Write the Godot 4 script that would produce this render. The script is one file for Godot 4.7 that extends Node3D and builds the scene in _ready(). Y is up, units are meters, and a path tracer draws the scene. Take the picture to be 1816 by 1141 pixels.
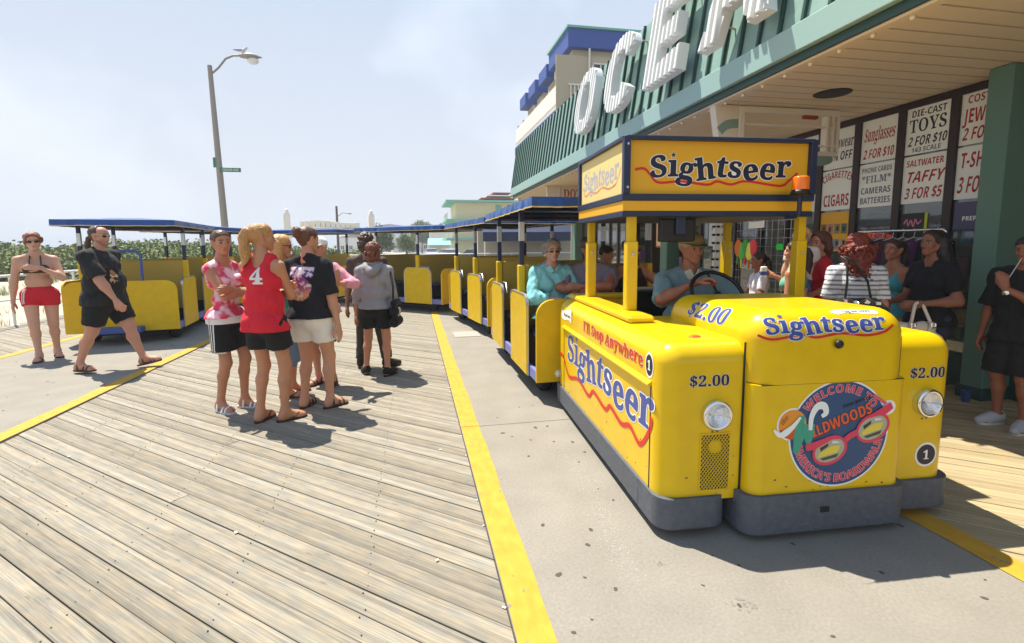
extends Node3D
# A boardwalk with a yellow sightseeing tram, rebuilt from a photograph. Metres, y up; -z runs along the shop front.

var rng := RandomNumberGenerator.new()
var counts := {}
var M := {}
var fonts := {}

# ---------------------------------------------------------------- naming and tagging
func numbered(parent: Node, called: String) -> String:
	var key := str(parent.get_instance_id()) + "/" + called
	var k: int = counts.get(key, 0)
	counts[key] = k + 1
	return called if k == 0 else "%s_%03d" % [called, k]

func put(o: Node3D, called: String, parent: Node) -> Node3D:
	o.name = numbered(parent, called)
	parent.add_child(o)
	return o

func tag(o: Node, label: String, category: String, group := "") -> void:
	o.set_meta("label", label)
	o.set_meta("category", category)
	if group != "":
		o.set_meta("group", group)

func thing(called: String, at: Vector3, turn: float, label: String, category: String, group := "") -> Node3D:
	var o := Node3D.new()
	put(o, called, self)
	o.position = at
	o.rotation.y = turn
	tag(o, label, category, group)
	return o

func show_mesh(mesh: Mesh, called: String, m: Material, parent: Node) -> MeshInstance3D:
	var o := MeshInstance3D.new()
	o.mesh = mesh
	o.material_override = m
	put(o, called, parent)
	return o

func setting(o: Node) -> Node:
	o.set_meta("kind", "structure")
	return o

# ---------------------------------------------------------------- mesh builder
class MB:
	var v := PackedVector3Array()
	var n := PackedVector3Array()
	var uv := PackedVector2Array()
	var c := PackedColorArray()
	var col := Color(1, 1, 1)

	func t3(a: Vector3, b: Vector3, d: Vector3, na: Vector3, nb: Vector3, nd: Vector3, ua := Vector2.ZERO, ub := Vector2.ZERO, ud := Vector2.ZERO) -> void:
		# wound so that the face looks along its normals
		if (d - a).cross(b - a).dot(na + nb + nd) < 0.0:
			v.append_array([a, d, b]); n.append_array([na, nd, nb]); uv.append_array([ua, ud, ub])
		else:
			v.append_array([a, b, d]); n.append_array([na, nb, nd]); uv.append_array([ua, ub, ud])
		c.append_array([col, col, col])

	func quad(a: Vector3, b: Vector3, d: Vector3, e: Vector3, out: Vector3, u0 := Vector2.ZERO, u1 := Vector2(1, 1)) -> void:
		var nn := (b - a).cross(d - a)
		if nn.length_squared() < 1e-16:
			nn = (d - a).cross(e - a)
		nn = nn.normalized()
		if nn.dot(out) < 0.0:
			nn = -nn
		t3(a, b, d, nn, nn, nn, u0, Vector2(u1.x, u0.y), u1)
		t3(a, d, e, nn, nn, nn, u0, u1, Vector2(u0.x, u1.y))

	func box(at: Vector3, s: Vector3, bevel := 0.0, q := Basis.IDENTITY) -> void:
		var h := s * 0.5
		var b := minf(bevel, minf(h.x, minf(h.y, h.z)) * 0.9)
		for ax in 3:
			for sg in [-1.0, 1.0]:
				var p := []
				for k in [[-1, -1], [1, -1], [1, 1], [-1, 1]]:
					var w := Vector3.ZERO
					w[ax] = sg * h[ax]
					w[(ax + 1) % 3] = k[0] * (h[(ax + 1) % 3] - b)
					w[(ax + 2) % 3] = k[1] * (h[(ax + 2) % 3] - b)
					p.append(at + q * w)
				var o := Vector3.ZERO
				o[ax] = sg
				quad(p[0], p[1], p[2], p[3], q * o)
		if b <= 0.0:
			return
		for ax in 3:
			var i := (ax + 1) % 3
			var j := (ax + 2) % 3
			for si in [-1.0, 1.0]:
				for sj in [-1.0, 1.0]:
					var p := []
					for k in [[-1, 0], [1, 0], [1, 1], [-1, 1]]:
						var w := Vector3.ZERO
						w[ax] = k[0] * (h[ax] - b)
						w[i] = si * (h[i] - (b if k[1] == 1 else 0.0))
						w[j] = sj * (h[j] - (0.0 if k[1] == 1 else b))
						p.append(at + q * w)
					var o := Vector3.ZERO
					o[i] = si
					o[j] = sj
					quad(p[0], p[1], p[2], p[3], q * o)
		for sx in [-1.0, 1.0]:
			for sy in [-1.0, 1.0]:
				for sz in [-1.0, 1.0]:
					var a := at + q * Vector3(sx * h.x, sy * (h.y - b), sz * (h.z - b))
					var d := at + q * Vector3(sx * (h.x - b), sy * h.y, sz * (h.z - b))
					var e := at + q * Vector3(sx * (h.x - b), sy * (h.y - b), sz * h.z)
					var o := q * Vector3(sx, sy, sz).normalized()
					t3(a, d, e, o, o, o)

	func span(a: Vector3, b: Vector3, w: float, h: float, bevel := 0.0) -> void:
		# a bar between two points, w across and h high
		var z := (b - a).normalized()
		var up := Vector3.UP if absf(z.y) < 0.95 else Vector3.RIGHT
		var x := up.cross(z).normalized()
		box((a + b) * 0.5, Vector3(w, h, a.distance_to(b)), bevel, Basis(x, z.cross(x), z))

	func tube(pts: Array, r, seg := 10, caps := true) -> void:
		var rings := []
		var norms := []
		var x := Vector3.ZERO
		for i in pts.size():
			var p: Vector3 = pts[i]
			var d: Vector3 = (pts[mini(i + 1, pts.size() - 1)] - pts[maxi(i - 1, 0)]).normalized()
			if i == 0:
				x = (Vector3.UP if absf(d.y) < 0.9 else Vector3.RIGHT).cross(d).normalized()
			x = (x - d * x.dot(d)).normalized()
			var y := d.cross(x)
			var rr: float = r[i] if r is Array else r
			var ring := []
			var nr := []
			for k in seg:
				var a := TAU * k / seg
				var o := x * cos(a) + y * sin(a)
				ring.append(p + o * rr)
				nr.append(o)
			rings.append(ring)
			norms.append(nr)
		for i in pts.size() - 1:
			for k in seg:
				var l := (k + 1) % seg
				t3(rings[i][k], rings[i][l], rings[i + 1][l], norms[i][k], norms[i][l], norms[i + 1][l])
				t3(rings[i][k], rings[i + 1][l], rings[i + 1][k], norms[i][k], norms[i + 1][l], norms[i + 1][k])
		if caps:
			for e in [0, pts.size() - 1]:
				var d: Vector3 = (pts[1] - pts[0]).normalized() * -1.0 if e == 0 else (pts[e] - pts[e - 1]).normalized()
				for k in seg:
					t3(pts[e], rings[e][k], rings[e][(k + 1) % seg], d, d, d)

	func lathe(prof: Array, seg: int, q := Transform3D.IDENTITY) -> void:
		# profile of Vector2(radius, height), smooth except where a point is doubled
		var m := prof.size()
		var pn := []
		for i in m:
			var d: Vector2 = prof[mini(i + 1, m - 1)] - prof[maxi(i - 1, 0)]
			if i > 0 and prof[i] == prof[i - 1] and i + 1 < m:
				d = prof[i + 1] - prof[i]
			elif i + 1 < m and prof[i] == prof[i + 1] and i > 0:
				d = prof[i] - prof[i - 1]
			pn.append(Vector2(d.y, -d.x).normalized())
		for i in m - 1:
			if prof[i] == prof[i + 1]:
				continue
			for k in seg:
				var a0 := TAU * k / seg
				var a1 := TAU * (k + 1) / seg
				var w := []
				var nn := []
				for e in [[i, a0], [i, a1], [i + 1, a1], [i + 1, a0]]:
					var p: Vector2 = prof[e[0]]
					var o: Vector2 = pn[e[0]]
					w.append(q * Vector3(p.x * cos(e[1]), p.y, p.x * sin(e[1])))
					nn.append((q.basis * Vector3(o.x * cos(e[1]), o.y, o.x * sin(e[1]))).normalized())
				t3(w[0], w[1], w[2], nn[0], nn[1], nn[2])
				t3(w[0], w[2], w[3], nn[0], nn[2], nn[3])

	func prism(poly: PackedVector2Array, q: Transform3D, depth: float, bev := 0.0) -> void:
		# polygon in the local xy plane, pushed out along local +z, top edge chamfered by bev
		var top := poly
		if bev > 0.0:
			var ins := Geometry2D.offset_polygon(poly, -bev)
			if ins.size() == 1 and ins[0].size() == poly.size():
				top = ins[0]
				# match the first corner
				var best := 0
				for k in top.size():
					if top[k].distance_squared_to(poly[0]) < top[best].distance_squared_to(poly[0]):
						best = k
				var t2 := PackedVector2Array()
				var rev := Geometry2D.is_polygon_clockwise(top) != Geometry2D.is_polygon_clockwise(poly)
				for k in top.size():
					t2.append(top[posmod(best - k if rev else best + k, top.size())])
				top = t2
			else:
				bev = 0.0
		var ix := Geometry2D.triangulate_polygon(top)
		var up := q.basis.z.normalized()
		for i in range(0, ix.size(), 3):
			var w := []
			for k in 3:
				w.append(q * Vector3(top[ix[i + k]].x, top[ix[i + k]].y, depth))
			t3(w[0], w[1], w[2], up, up, up, top[ix[i]], top[ix[i + 1]], top[ix[i + 2]])
		var cw := 1.0 if Geometry2D.is_polygon_clockwise(poly) else -1.0
		for i in poly.size():
			var j := (i + 1) % poly.size()
			var e := poly[j] - poly[i]
			var o := q.basis * (Vector3(-e.y, e.x, 0.0) * cw)
			var zs := depth - bev
			quad(q * Vector3(poly[i].x, poly[i].y, 0), q * Vector3(poly[j].x, poly[j].y, 0), q * Vector3(poly[j].x, poly[j].y, zs), q * Vector3(poly[i].x, poly[i].y, zs), o)
			if bev > 0.0:
				quad(q * Vector3(poly[i].x, poly[i].y, zs), q * Vector3(poly[j].x, poly[j].y, zs), q * Vector3(top[j].x, top[j].y, depth), q * Vector3(top[i].x, top[i].y, depth), o + up * e.length())

	func back(poly: PackedVector2Array, q: Transform3D) -> void:
		var ix := Geometry2D.triangulate_polygon(poly)
		var up := -q.basis.z.normalized()
		for i in range(0, ix.size(), 3):
			var w := []
			for k in 3:
				w.append(q * Vector3(poly[ix[i + k]].x, poly[ix[i + k]].y, 0))
			t3(w[0], w[1], w[2], up, up, up)

	func slab(poly: PackedVector2Array, q: Transform3D, depth: float, bev := 0.0) -> void:
		prism(poly, q, depth, bev)
		back(poly, q)

	func loft(rings: Array, smooth := true, cap0 := true, cap1 := true, closed := true) -> void:
		var m: int = rings.size()
		var k: int = rings[0].size()
		var nn := []
		for i in m:
			var row := []
			for j in k:
				var ja := (j + 1) % k if closed else mini(j + 1, k - 1)
				var jb := posmod(j - 1, k) if closed else maxi(j - 1, 0)
				var du: Vector3 = rings[i][ja] - rings[i][jb]
				var dv: Vector3 = rings[mini(i + 1, m - 1)][j] - rings[maxi(i - 1, 0)][j]
				row.append(du.cross(dv).normalized())
			nn.append(row)
		# turn the normals outwards
		if closed:
			var mid := Vector3.ZERO
			for p in rings[m / 2]:
				mid += p
			mid /= k
			var s := 0.0
			for j in k:
				s += nn[m / 2][j].dot(rings[m / 2][j] - mid)
			if s < 0.0:
				for row in nn:
					for j in k:
						row[j] = -row[j]
		for i in m - 1:
			for j in (k if closed else k - 1):
				var l := (j + 1) % k
				var ua := Vector2(float(j) / k, float(i) / (m - 1))
				var ub := Vector2(float(j + 1) / k, float(i + 1) / (m - 1))
				if smooth:
					t3(rings[i][j], rings[i][l], rings[i + 1][l], nn[i][j], nn[i][l], nn[i + 1][l], ua, Vector2(ub.x, ua.y), ub)
					t3(rings[i][j], rings[i + 1][l], rings[i + 1][j], nn[i][j], nn[i + 1][l], nn[i + 1][j], ua, ub, Vector2(ua.x, ub.y))
				else:
					quad(rings[i][j], rings[i][l], rings[i + 1][l], rings[i + 1][j], nn[i][j] + nn[i + 1][l])
		for e in [0, m - 1]:
			if (e == 0 and not cap0) or (e == m - 1 and not cap1):
				continue
			var mid := Vector3.ZERO
			for p in rings[e]:
				mid += p
			mid /= k
			var inner := Vector3.ZERO
			for p in rings[1 if e == 0 else m - 2]:
				inner += p
			inner /= k
			var d := (mid - inner).normalized()
			for j in k:
				t3(mid, rings[e][j], rings[e][(j + 1) % k], d, d, d)

	func rbox(lo: Vector3, hi: Vector3, r: float, rt: float, rb: float, seg := 6, hole := []) -> void:
		# box with upright edges of radius r, top edges of radius rt and bottom edges of radius rb; hole = [x0, x1, z0, z1] left open on top
		var rows := []   # [inset from the side, y, normal's tilt]
		if rb > 0.0:
			for k in seg + 1:
				var a := -PI / 2 + PI / 2 * k / seg
				rows.append([rb - rb * cos(a), lo.y + rb + rb * sin(a), a])
		else:
			rows.append([0.0, lo.y, 0.0])
		if rt > 0.0:
			for k in seg + 1:
				var a := PI / 2 * k / seg
				rows.append([rt - rt * cos(a), hi.y - rt + rt * sin(a), a])
		else:
			rows.append([0.0, hi.y, 0.0])
		var ring_p := []
		var ring_n := []
		for row in rows:
			var pp := []
			var pn := []
			for qd in 4:
				var cx: float = hi.x - r if qd in [0, 3] else lo.x + r
				var cz: float = hi.z - r if qd in [0, 1] else lo.z + r
				for k in seg + 1:
					var a := PI / 2 * qd + PI / 2 * k / seg
					var o := Vector3(cos(a), 0, sin(a))
					pp.append(Vector3(cx, row[1], cz) + o * (r - row[0]))
					pn.append(o * cos(row[2]) + Vector3.UP * sin(row[2]))
			ring_p.append(pp)
			ring_n.append(pn)
		var k4: int = ring_p[0].size()
		for i in rows.size() - 1:
			for j in k4:
				var l := (j + 1) % k4
				t3(ring_p[i][j], ring_p[i][l], ring_p[i + 1][l], ring_n[i][j], ring_n[i][l], ring_n[i + 1][l])
				t3(ring_p[i][j], ring_p[i + 1][l], ring_p[i + 1][j], ring_n[i][j], ring_n[i + 1][l], ring_n[i + 1][j])
		for e in [0, rows.size() - 1]:
			var o := Vector3.DOWN if e == 0 else Vector3.UP
			var y: float = rows[e][1]
			if e > 0 and hole.size() == 4:
				var x0 := lo.x + rt
				var x1 := hi.x - rt
				var z0 := lo.z + rt
				var z1 := hi.z - rt
				for q in [[x0, x1, z0, hole[2]], [x0, x1, hole[3], z1], [x0, hole[0], hole[2], hole[3]], [hole[1], x1, hole[2], hole[3]]]:
					quad(Vector3(q[0], y, q[2]), Vector3(q[1], y, q[2]), Vector3(q[1], y, q[3]), Vector3(q[0], y, q[3]), o)
			else:
				var mid := Vector3((lo.x + hi.x) / 2, y, (lo.z + hi.z) / 2)
				for j in k4:
					t3(mid, ring_p[e][j], ring_p[e][(j + 1) % k4], o, o, o)

	func ball(at: Vector3, r: Vector3, seg := 12, rows := 8) -> void:
		for i in rows:
			for k in seg:
				var w := []
				var nn := []
				for e in [[i, k], [i, k + 1], [i + 1, k + 1], [i + 1, k]]:
					var th: float = PI * e[0] / rows
					var ph: float = TAU * e[1] / seg
					var o := Vector3(sin(th) * cos(ph), cos(th), sin(th) * sin(ph))
					w.append(at + o * r)
					nn.append((o / r).normalized())
				if i > 0:
					t3(w[0], w[1], w[2], nn[0], nn[1], nn[2])
				if i < rows - 1:
					t3(w[0], w[2], w[3], nn[0], nn[2], nn[3])

	func mesh() -> ArrayMesh:
		var a := []
		a.resize(Mesh.ARRAY_MAX)
		a[Mesh.ARRAY_VERTEX] = v
		a[Mesh.ARRAY_NORMAL] = n
		a[Mesh.ARRAY_TEX_UV] = uv
		a[Mesh.ARRAY_COLOR] = c
		var m := ArrayMesh.new()
		m.add_surface_from_arrays(Mesh.PRIMITIVE_TRIANGLES, a)
		return m

func commit(b: MB, called: String, m: Material, parent: Node) -> MeshInstance3D:
	return show_mesh(b.mesh(), called, m, parent)

# ---------------------------------------------------------------- materials
func std(c: Color, rough: float, metal := 0.0) -> StandardMaterial3D:
	var m := StandardMaterial3D.new()
	m.albedo_color = c
	m.roughness = rough
	m.metallic = metal
	return m

func noise_tex(w: int, h: int, freq: float, lo: Color, hi: Color, seed_: int, oct := 4, sx := 1, gain := 1.0) -> ImageTexture:
	# fractal noise between two colours; sx squeezes it into streaks
	var f := FastNoiseLite.new()
	f.seed = seed_
	f.frequency = freq
	f.fractal_octaves = oct
	f.noise_type = FastNoiseLite.TYPE_SIMPLEX_SMOOTH
	var im := f.get_seamless_image(maxi(w / sx, 8), h)
	im.resize(w, h, Image.INTERPOLATE_CUBIC)
	im.convert(Image.FORMAT_L8)
	var d := im.get_data()
	var out := PackedByteArray()
	out.resize(w * h * 3)
	var lut := []
	for k in 256:
		lut.append(lo.lerp(hi, clampf((k / 255.0 - 0.5) * gain + 0.5, 0, 1)))
	for i in w * h:
		var cc: Color = lut[d[i]]
		out[i * 3] = int(cc.r * 255.0)
		out[i * 3 + 1] = int(cc.g * 255.0)
		out[i * 3 + 2] = int(cc.b * 255.0)
	var r := Image.create_from_data(w, h, false, Image.FORMAT_RGB8, out)
	return ImageTexture.create_from_image(r)

func normal_tex(w: int, h: int, freq: float, seed_: int, sx := 1, strength := 4.0) -> ImageTexture:
	var f := FastNoiseLite.new()
	f.seed = seed_
	f.frequency = freq
	f.fractal_octaves = 4
	var im := f.get_seamless_image(maxi(w / sx, 8), h)
	im.resize(w, h, Image.INTERPOLATE_CUBIC)
	im.convert(Image.FORMAT_L8)
	im.bump_map_to_normal_map(strength)
	return ImageTexture.create_from_image(im)

func triplanar(m: StandardMaterial3D, s: float, world := true) -> StandardMaterial3D:
	m.uv1_triplanar = true
	m.uv1_world_triplanar = world
	m.uv1_scale = Vector3(s, s, s)
	return m

func g8(r: int, g: int, b: int) -> Color:
	return Color(r / 255.0, g / 255.0, b / 255.0)

# ---------------------------------------------------------------- lettering
func font_of(key: String) -> Font:
	if not fonts.has(key):
		var f := SystemFont.new()
		f.font_names = PackedStringArray(["Droid Serif" if key == "serif" else "Droid Sans"])
		f.font_weight = 700
		fonts[key] = f
	return fonts[key]

func outlines(tris: PackedVector2Array) -> Array:
	# the closed border lines of a triangulated shape
	var next := {}
	var at := {}
	for i in range(0, tris.size(), 3):
		var flip := (tris[i + 1] - tris[i]).cross(tris[i + 2] - tris[i]) < 0.0
		for k in 3:
			var p := tris[i + (k if not flip else 2 - k)]
			var q := tris[i + ((k + 1) % 3 if not flip else posmod(1 - k, 3))]
			var kp := Vector2i((p * 4000.0).round())
			var kq := Vector2i((q * 4000.0).round())
			if kp == kq:
				continue
			at[kp] = p
			at[kq] = q
			if next.has([kq, kp]):
				next.erase([kq, kp])
			else:
				next[[kp, kq]] = true
	var step := {}
	for e in next:
		if not step.has(e[0]):
			step[e[0]] = []
		step[e[0]].append(e[1])
	var loops := []
	while step.size() > 0:
		var first: Vector2i = step.keys()[0]
		var cur := first
		var loop := PackedVector2Array()
		while step.has(cur):
			loop.append(at[cur])
			var nx: Vector2i = step[cur].pop_back()
			if step[cur].is_empty():
				step.erase(cur)
			cur = nx
			if cur == first:
				break
		if loop.size() > 2:
			loops.append(loop)
	return loops

func swell(tris: PackedVector2Array, w: float) -> PackedVector2Array:
	# the same shape grown by w on every side, its holes kept
	var solid := []
	var holes := []
	for l in outlines(tris):
		var area := 0.0
		for i in l.size():
			area += l[i].cross(l[(i + 1) % l.size()])
		if absf(area) < 0.0004:
			continue
		if area > 0.0:
			for q in Geometry2D.offset_polygon(l, w, Geometry2D.JOIN_ROUND):
				if not Geometry2D.is_polygon_clockwise(q):
					solid.append(q)
		else:
			for q in Geometry2D.offset_polygon(l, -w, Geometry2D.JOIN_ROUND):
				holes.append(q)
	var pieces := solid
	for h in holes:
		var mid := Vector2.ZERO
		for p in h:
			mid += p
		mid /= h.size()
		var cut := []
		for s in pieces:
			for half in [PackedVector2Array([Vector2(-99, -99), Vector2(mid.x, -99), Vector2(mid.x, 99), Vector2(-99, 99)]), PackedVector2Array([Vector2(mid.x, -99), Vector2(99, -99), Vector2(99, 99), Vector2(mid.x, 99)])]:
				for q in Geometry2D.intersect_polygons(s, half):
					for r in Geometry2D.clip_polygons(q, h):
						cut.append(r)
		pieces = cut
	var out := PackedVector2Array()
	for s in pieces:
		for i in Geometry2D.triangulate_polygon(s):
			out.append(s[i])
	return out

var cap_memo := {}
func glyph(ch: String, key: String, bold: float) -> Array:
	# [triangles centred in x with the baseline at 0 and capitals 1 high, advance]; bold swells the letter
	var id := key + ch + str(bold)
	if cap_memo.has(id):
		return cap_memo[id]
	var f := font_of(key)
	if not cap_memo.has("cap" + key):
		var h := TextMesh.new()
		h.font = f; h.text = "H"; h.font_size = 96; h.pixel_size = 0.01; h.depth = 0.0
		cap_memo["cap" + key] = h.get_aabb()
	var bb: AABB = cap_memo["cap" + key]
	var k := 1.0 / bb.size.y
	var out := PackedVector2Array()
	if bold > 0.0:
		out = swell(glyph(ch, key, 0.0)[0], bold * 0.027)
	elif ch != " ":
		var t := TextMesh.new()
		t.font = f; t.text = ch; t.font_size = 96; t.pixel_size = 0.01; t.depth = 0.0; t.curve_step = 6.0
		if t.get_surface_count() > 0:
			var a := t.surface_get_arrays(0)
			var vv: PackedVector3Array = a[0]
			var ii: PackedInt32Array = a[12]
			for i in ii:
				out.append(Vector2(vv[i].x, vv[i].y - bb.position.y) * k)
	var adv := f.get_string_size(ch, HORIZONTAL_ALIGNMENT_LEFT, -1, 96).x * 0.01 * k
	cap_memo[id] = [out, adv]
	return cap_memo[id]

func text2d(s: String, key: String, cap: float, bold := 0.0, wide := 1.0, slant := 0.0, bounce := 0.0, gap := 0.0) -> PackedVector2Array:
	var out := PackedVector2Array()
	var x := 0.0
	for i in s.length():
		var gl := glyph(s[i], key, bold)
		var adv: float = gl[1]
		var turn := sin(i * 2.3 + 0.6) * bounce * 0.12
		var lift := sin(i * 1.7 + 0.4) * bounce * 0.06
		var mid := x + adv * 0.5
		for p in gl[0]:
			var q: Vector2 = (p - Vector2(0, 0.4)).rotated(turn) + Vector2(0, 0.4 + lift)
			out.append(Vector2((mid + q.x + q.y * slant) * wide, q.y) * cap)
		x += adv + gap
	return out

func text_width(s: String, key: String, cap: float, wide := 1.0, gap := 0.0) -> float:
	var x := 0.0
	for i in s.length():
		x += glyph(s[i], key, 0.0)[1] + gap
	return x * cap * wide

func shift2(a: PackedVector2Array, d: Vector2) -> PackedVector2Array:
	return Transform2D(0.0, d) * a

func centred(s: String, key: String, cap: float, bold := 0.0, wide := 1.0, slant := 0.0) -> PackedVector2Array:
	return shift2(text2d(s, key, cap, bold, wide, slant), Vector2(-text_width(s, key, cap, wide) * 0.5, 0))

func fit(s: String, key: String, cap: float, width: float, bold := 0.0, slant := 0.0) -> PackedVector2Array:
	# centred and stretched to a given width
	return centred(s, key, cap, bold, width / text_width(s, key, cap), slant)

func arc_text(s: String, key: String, cap: float, radius: float, mid: float, bold := 0.0, inside := false, stretch := 1.0) -> PackedVector2Array:
	# along a circle round the origin, mid = angle of the middle; inside = reads along the bottom
	var out := PackedVector2Array()
	var w := text_width(s, key, cap) * stretch
	var x := -w * 0.5
	for i in s.length():
		var gl := glyph(s[i], key, bold)
		var adv: float = gl[1] * cap * stretch
		var a := mid + (x + adv * 0.5) / radius * (1.0 if inside else -1.0)
		var o := Vector2(cos(a), sin(a)) * radius
		var turn := a + PI / 2 if inside else a - PI / 2
		for p in gl[0]:
			out.append(o + (p * cap * Vector2(stretch, 1.0)).rotated(turn))
		x += adv
	return out

func tri2(poly: PackedVector2Array) -> PackedVector2Array:
	var out := PackedVector2Array()
	for i in Geometry2D.triangulate_polygon(poly):
		out.append(poly[i])
	return out

func disc2(at: Vector2, rx: float, ry: float, seg := 40, turn := 0.0) -> PackedVector2Array:
	var p := PackedVector2Array()
	for k in seg:
		p.append(at + Vector2(cos(TAU * k / seg) * rx, sin(TAU * k / seg) * ry).rotated(turn))
	return p

func star2(at: Vector2, r: float, turn := 0.0) -> PackedVector2Array:
	var p := PackedVector2Array()
	for k in 10:
		p.append(at + Vector2.UP.rotated(TAU * k / 10 + turn + PI) * (r if k % 2 == 0 else r * 0.42))
	return p

func curve2(pts: Array, steps := 8) -> PackedVector2Array:
	# a smooth line through points
	var out := PackedVector2Array()
	for i in pts.size() - 1:
		var a: Vector2 = pts[maxi(i - 1, 0)]
		var b: Vector2 = pts[i]
		var d: Vector2 = pts[i + 1]
		var e: Vector2 = pts[mini(i + 2, pts.size() - 1)]
		for k in steps:
			out.append(b.cubic_interpolate(d, a, e, float(k) / steps))
	out.append(pts[-1])
	return out

func ribbon2(line: PackedVector2Array, w: float, taper := 0.0) -> PackedVector2Array:
	var out := PackedVector2Array()
	var l := []
	for i in line.size():
		var d := (line[mini(i + 1, line.size() - 1)] - line[maxi(i - 1, 0)]).normalized().orthogonal()
		var ww := w * (1.0 - taper * absf(2.0 * i / (line.size() - 1) - 1.0))
		l.append([line[i] - d * ww * 0.5, line[i] + d * ww * 0.5])
	for i in line.size() - 1:
		out.append_array([l[i][0], l[i][1], l[i + 1][1], l[i][0], l[i + 1][1], l[i + 1][0]])
	return out

func ring2(outer: PackedVector2Array, inner: PackedVector2Array) -> PackedVector2Array:
	var out := PackedVector2Array()
	for i in outer.size():
		var j := (i + 1) % outer.size()
		out.append_array([outer[i], outer[j], inner[j], outer[i], inner[j], inner[i]])
	return out

func print_flat(b: MB, tris: PackedVector2Array, q: Transform3D) -> void:
	var up := q.basis.z.normalized()
	for i in range(0, tris.size(), 3):
		b.t3(q * Vector3(tris[i].x, tris[i].y, 0), q * Vector3(tris[i + 1].x, tris[i + 1].y, 0), q * Vector3(tris[i + 2].x, tris[i + 2].y, 0), up, up, up)

func print_bent(b: MB, tris: PackedVector2Array, f: Callable, most := 0.02) -> void:
	# f(point) gives [position, normal]
	var todo := Array(tris)
	while todo.size() > 0:
		var r: Vector2 = todo.pop_back()
		var q: Vector2 = todo.pop_back()
		var p: Vector2 = todo.pop_back()
		var lp := p.distance_to(q)
		var lq := q.distance_to(r)
		var lr := r.distance_to(p)
		var l := maxf(lp, maxf(lq, lr))
		if l > most:
			if l == lp:
				var m := (p + q) * 0.5
				todo.append_array([p, m, r, m, q, r])
			elif l == lq:
				var m := (q + r) * 0.5
				todo.append_array([p, q, m, p, m, r])
			else:
				var m := (r + p) * 0.5
				todo.append_array([p, q, m, m, q, r])
			continue
		var a: Array = f.call(p)
		var d: Array = f.call(q)
		var e: Array = f.call(r)
		b.t3(a[0], d[0], e[0], a[1], d[1], e[1])

func ink(tris: PackedVector2Array, q: Transform3D, called: String, m: Material, parent: Node) -> MeshInstance3D:
	var b := MB.new()
	print_flat(b, tris, q)
	return commit(b, called, m, parent)

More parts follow.
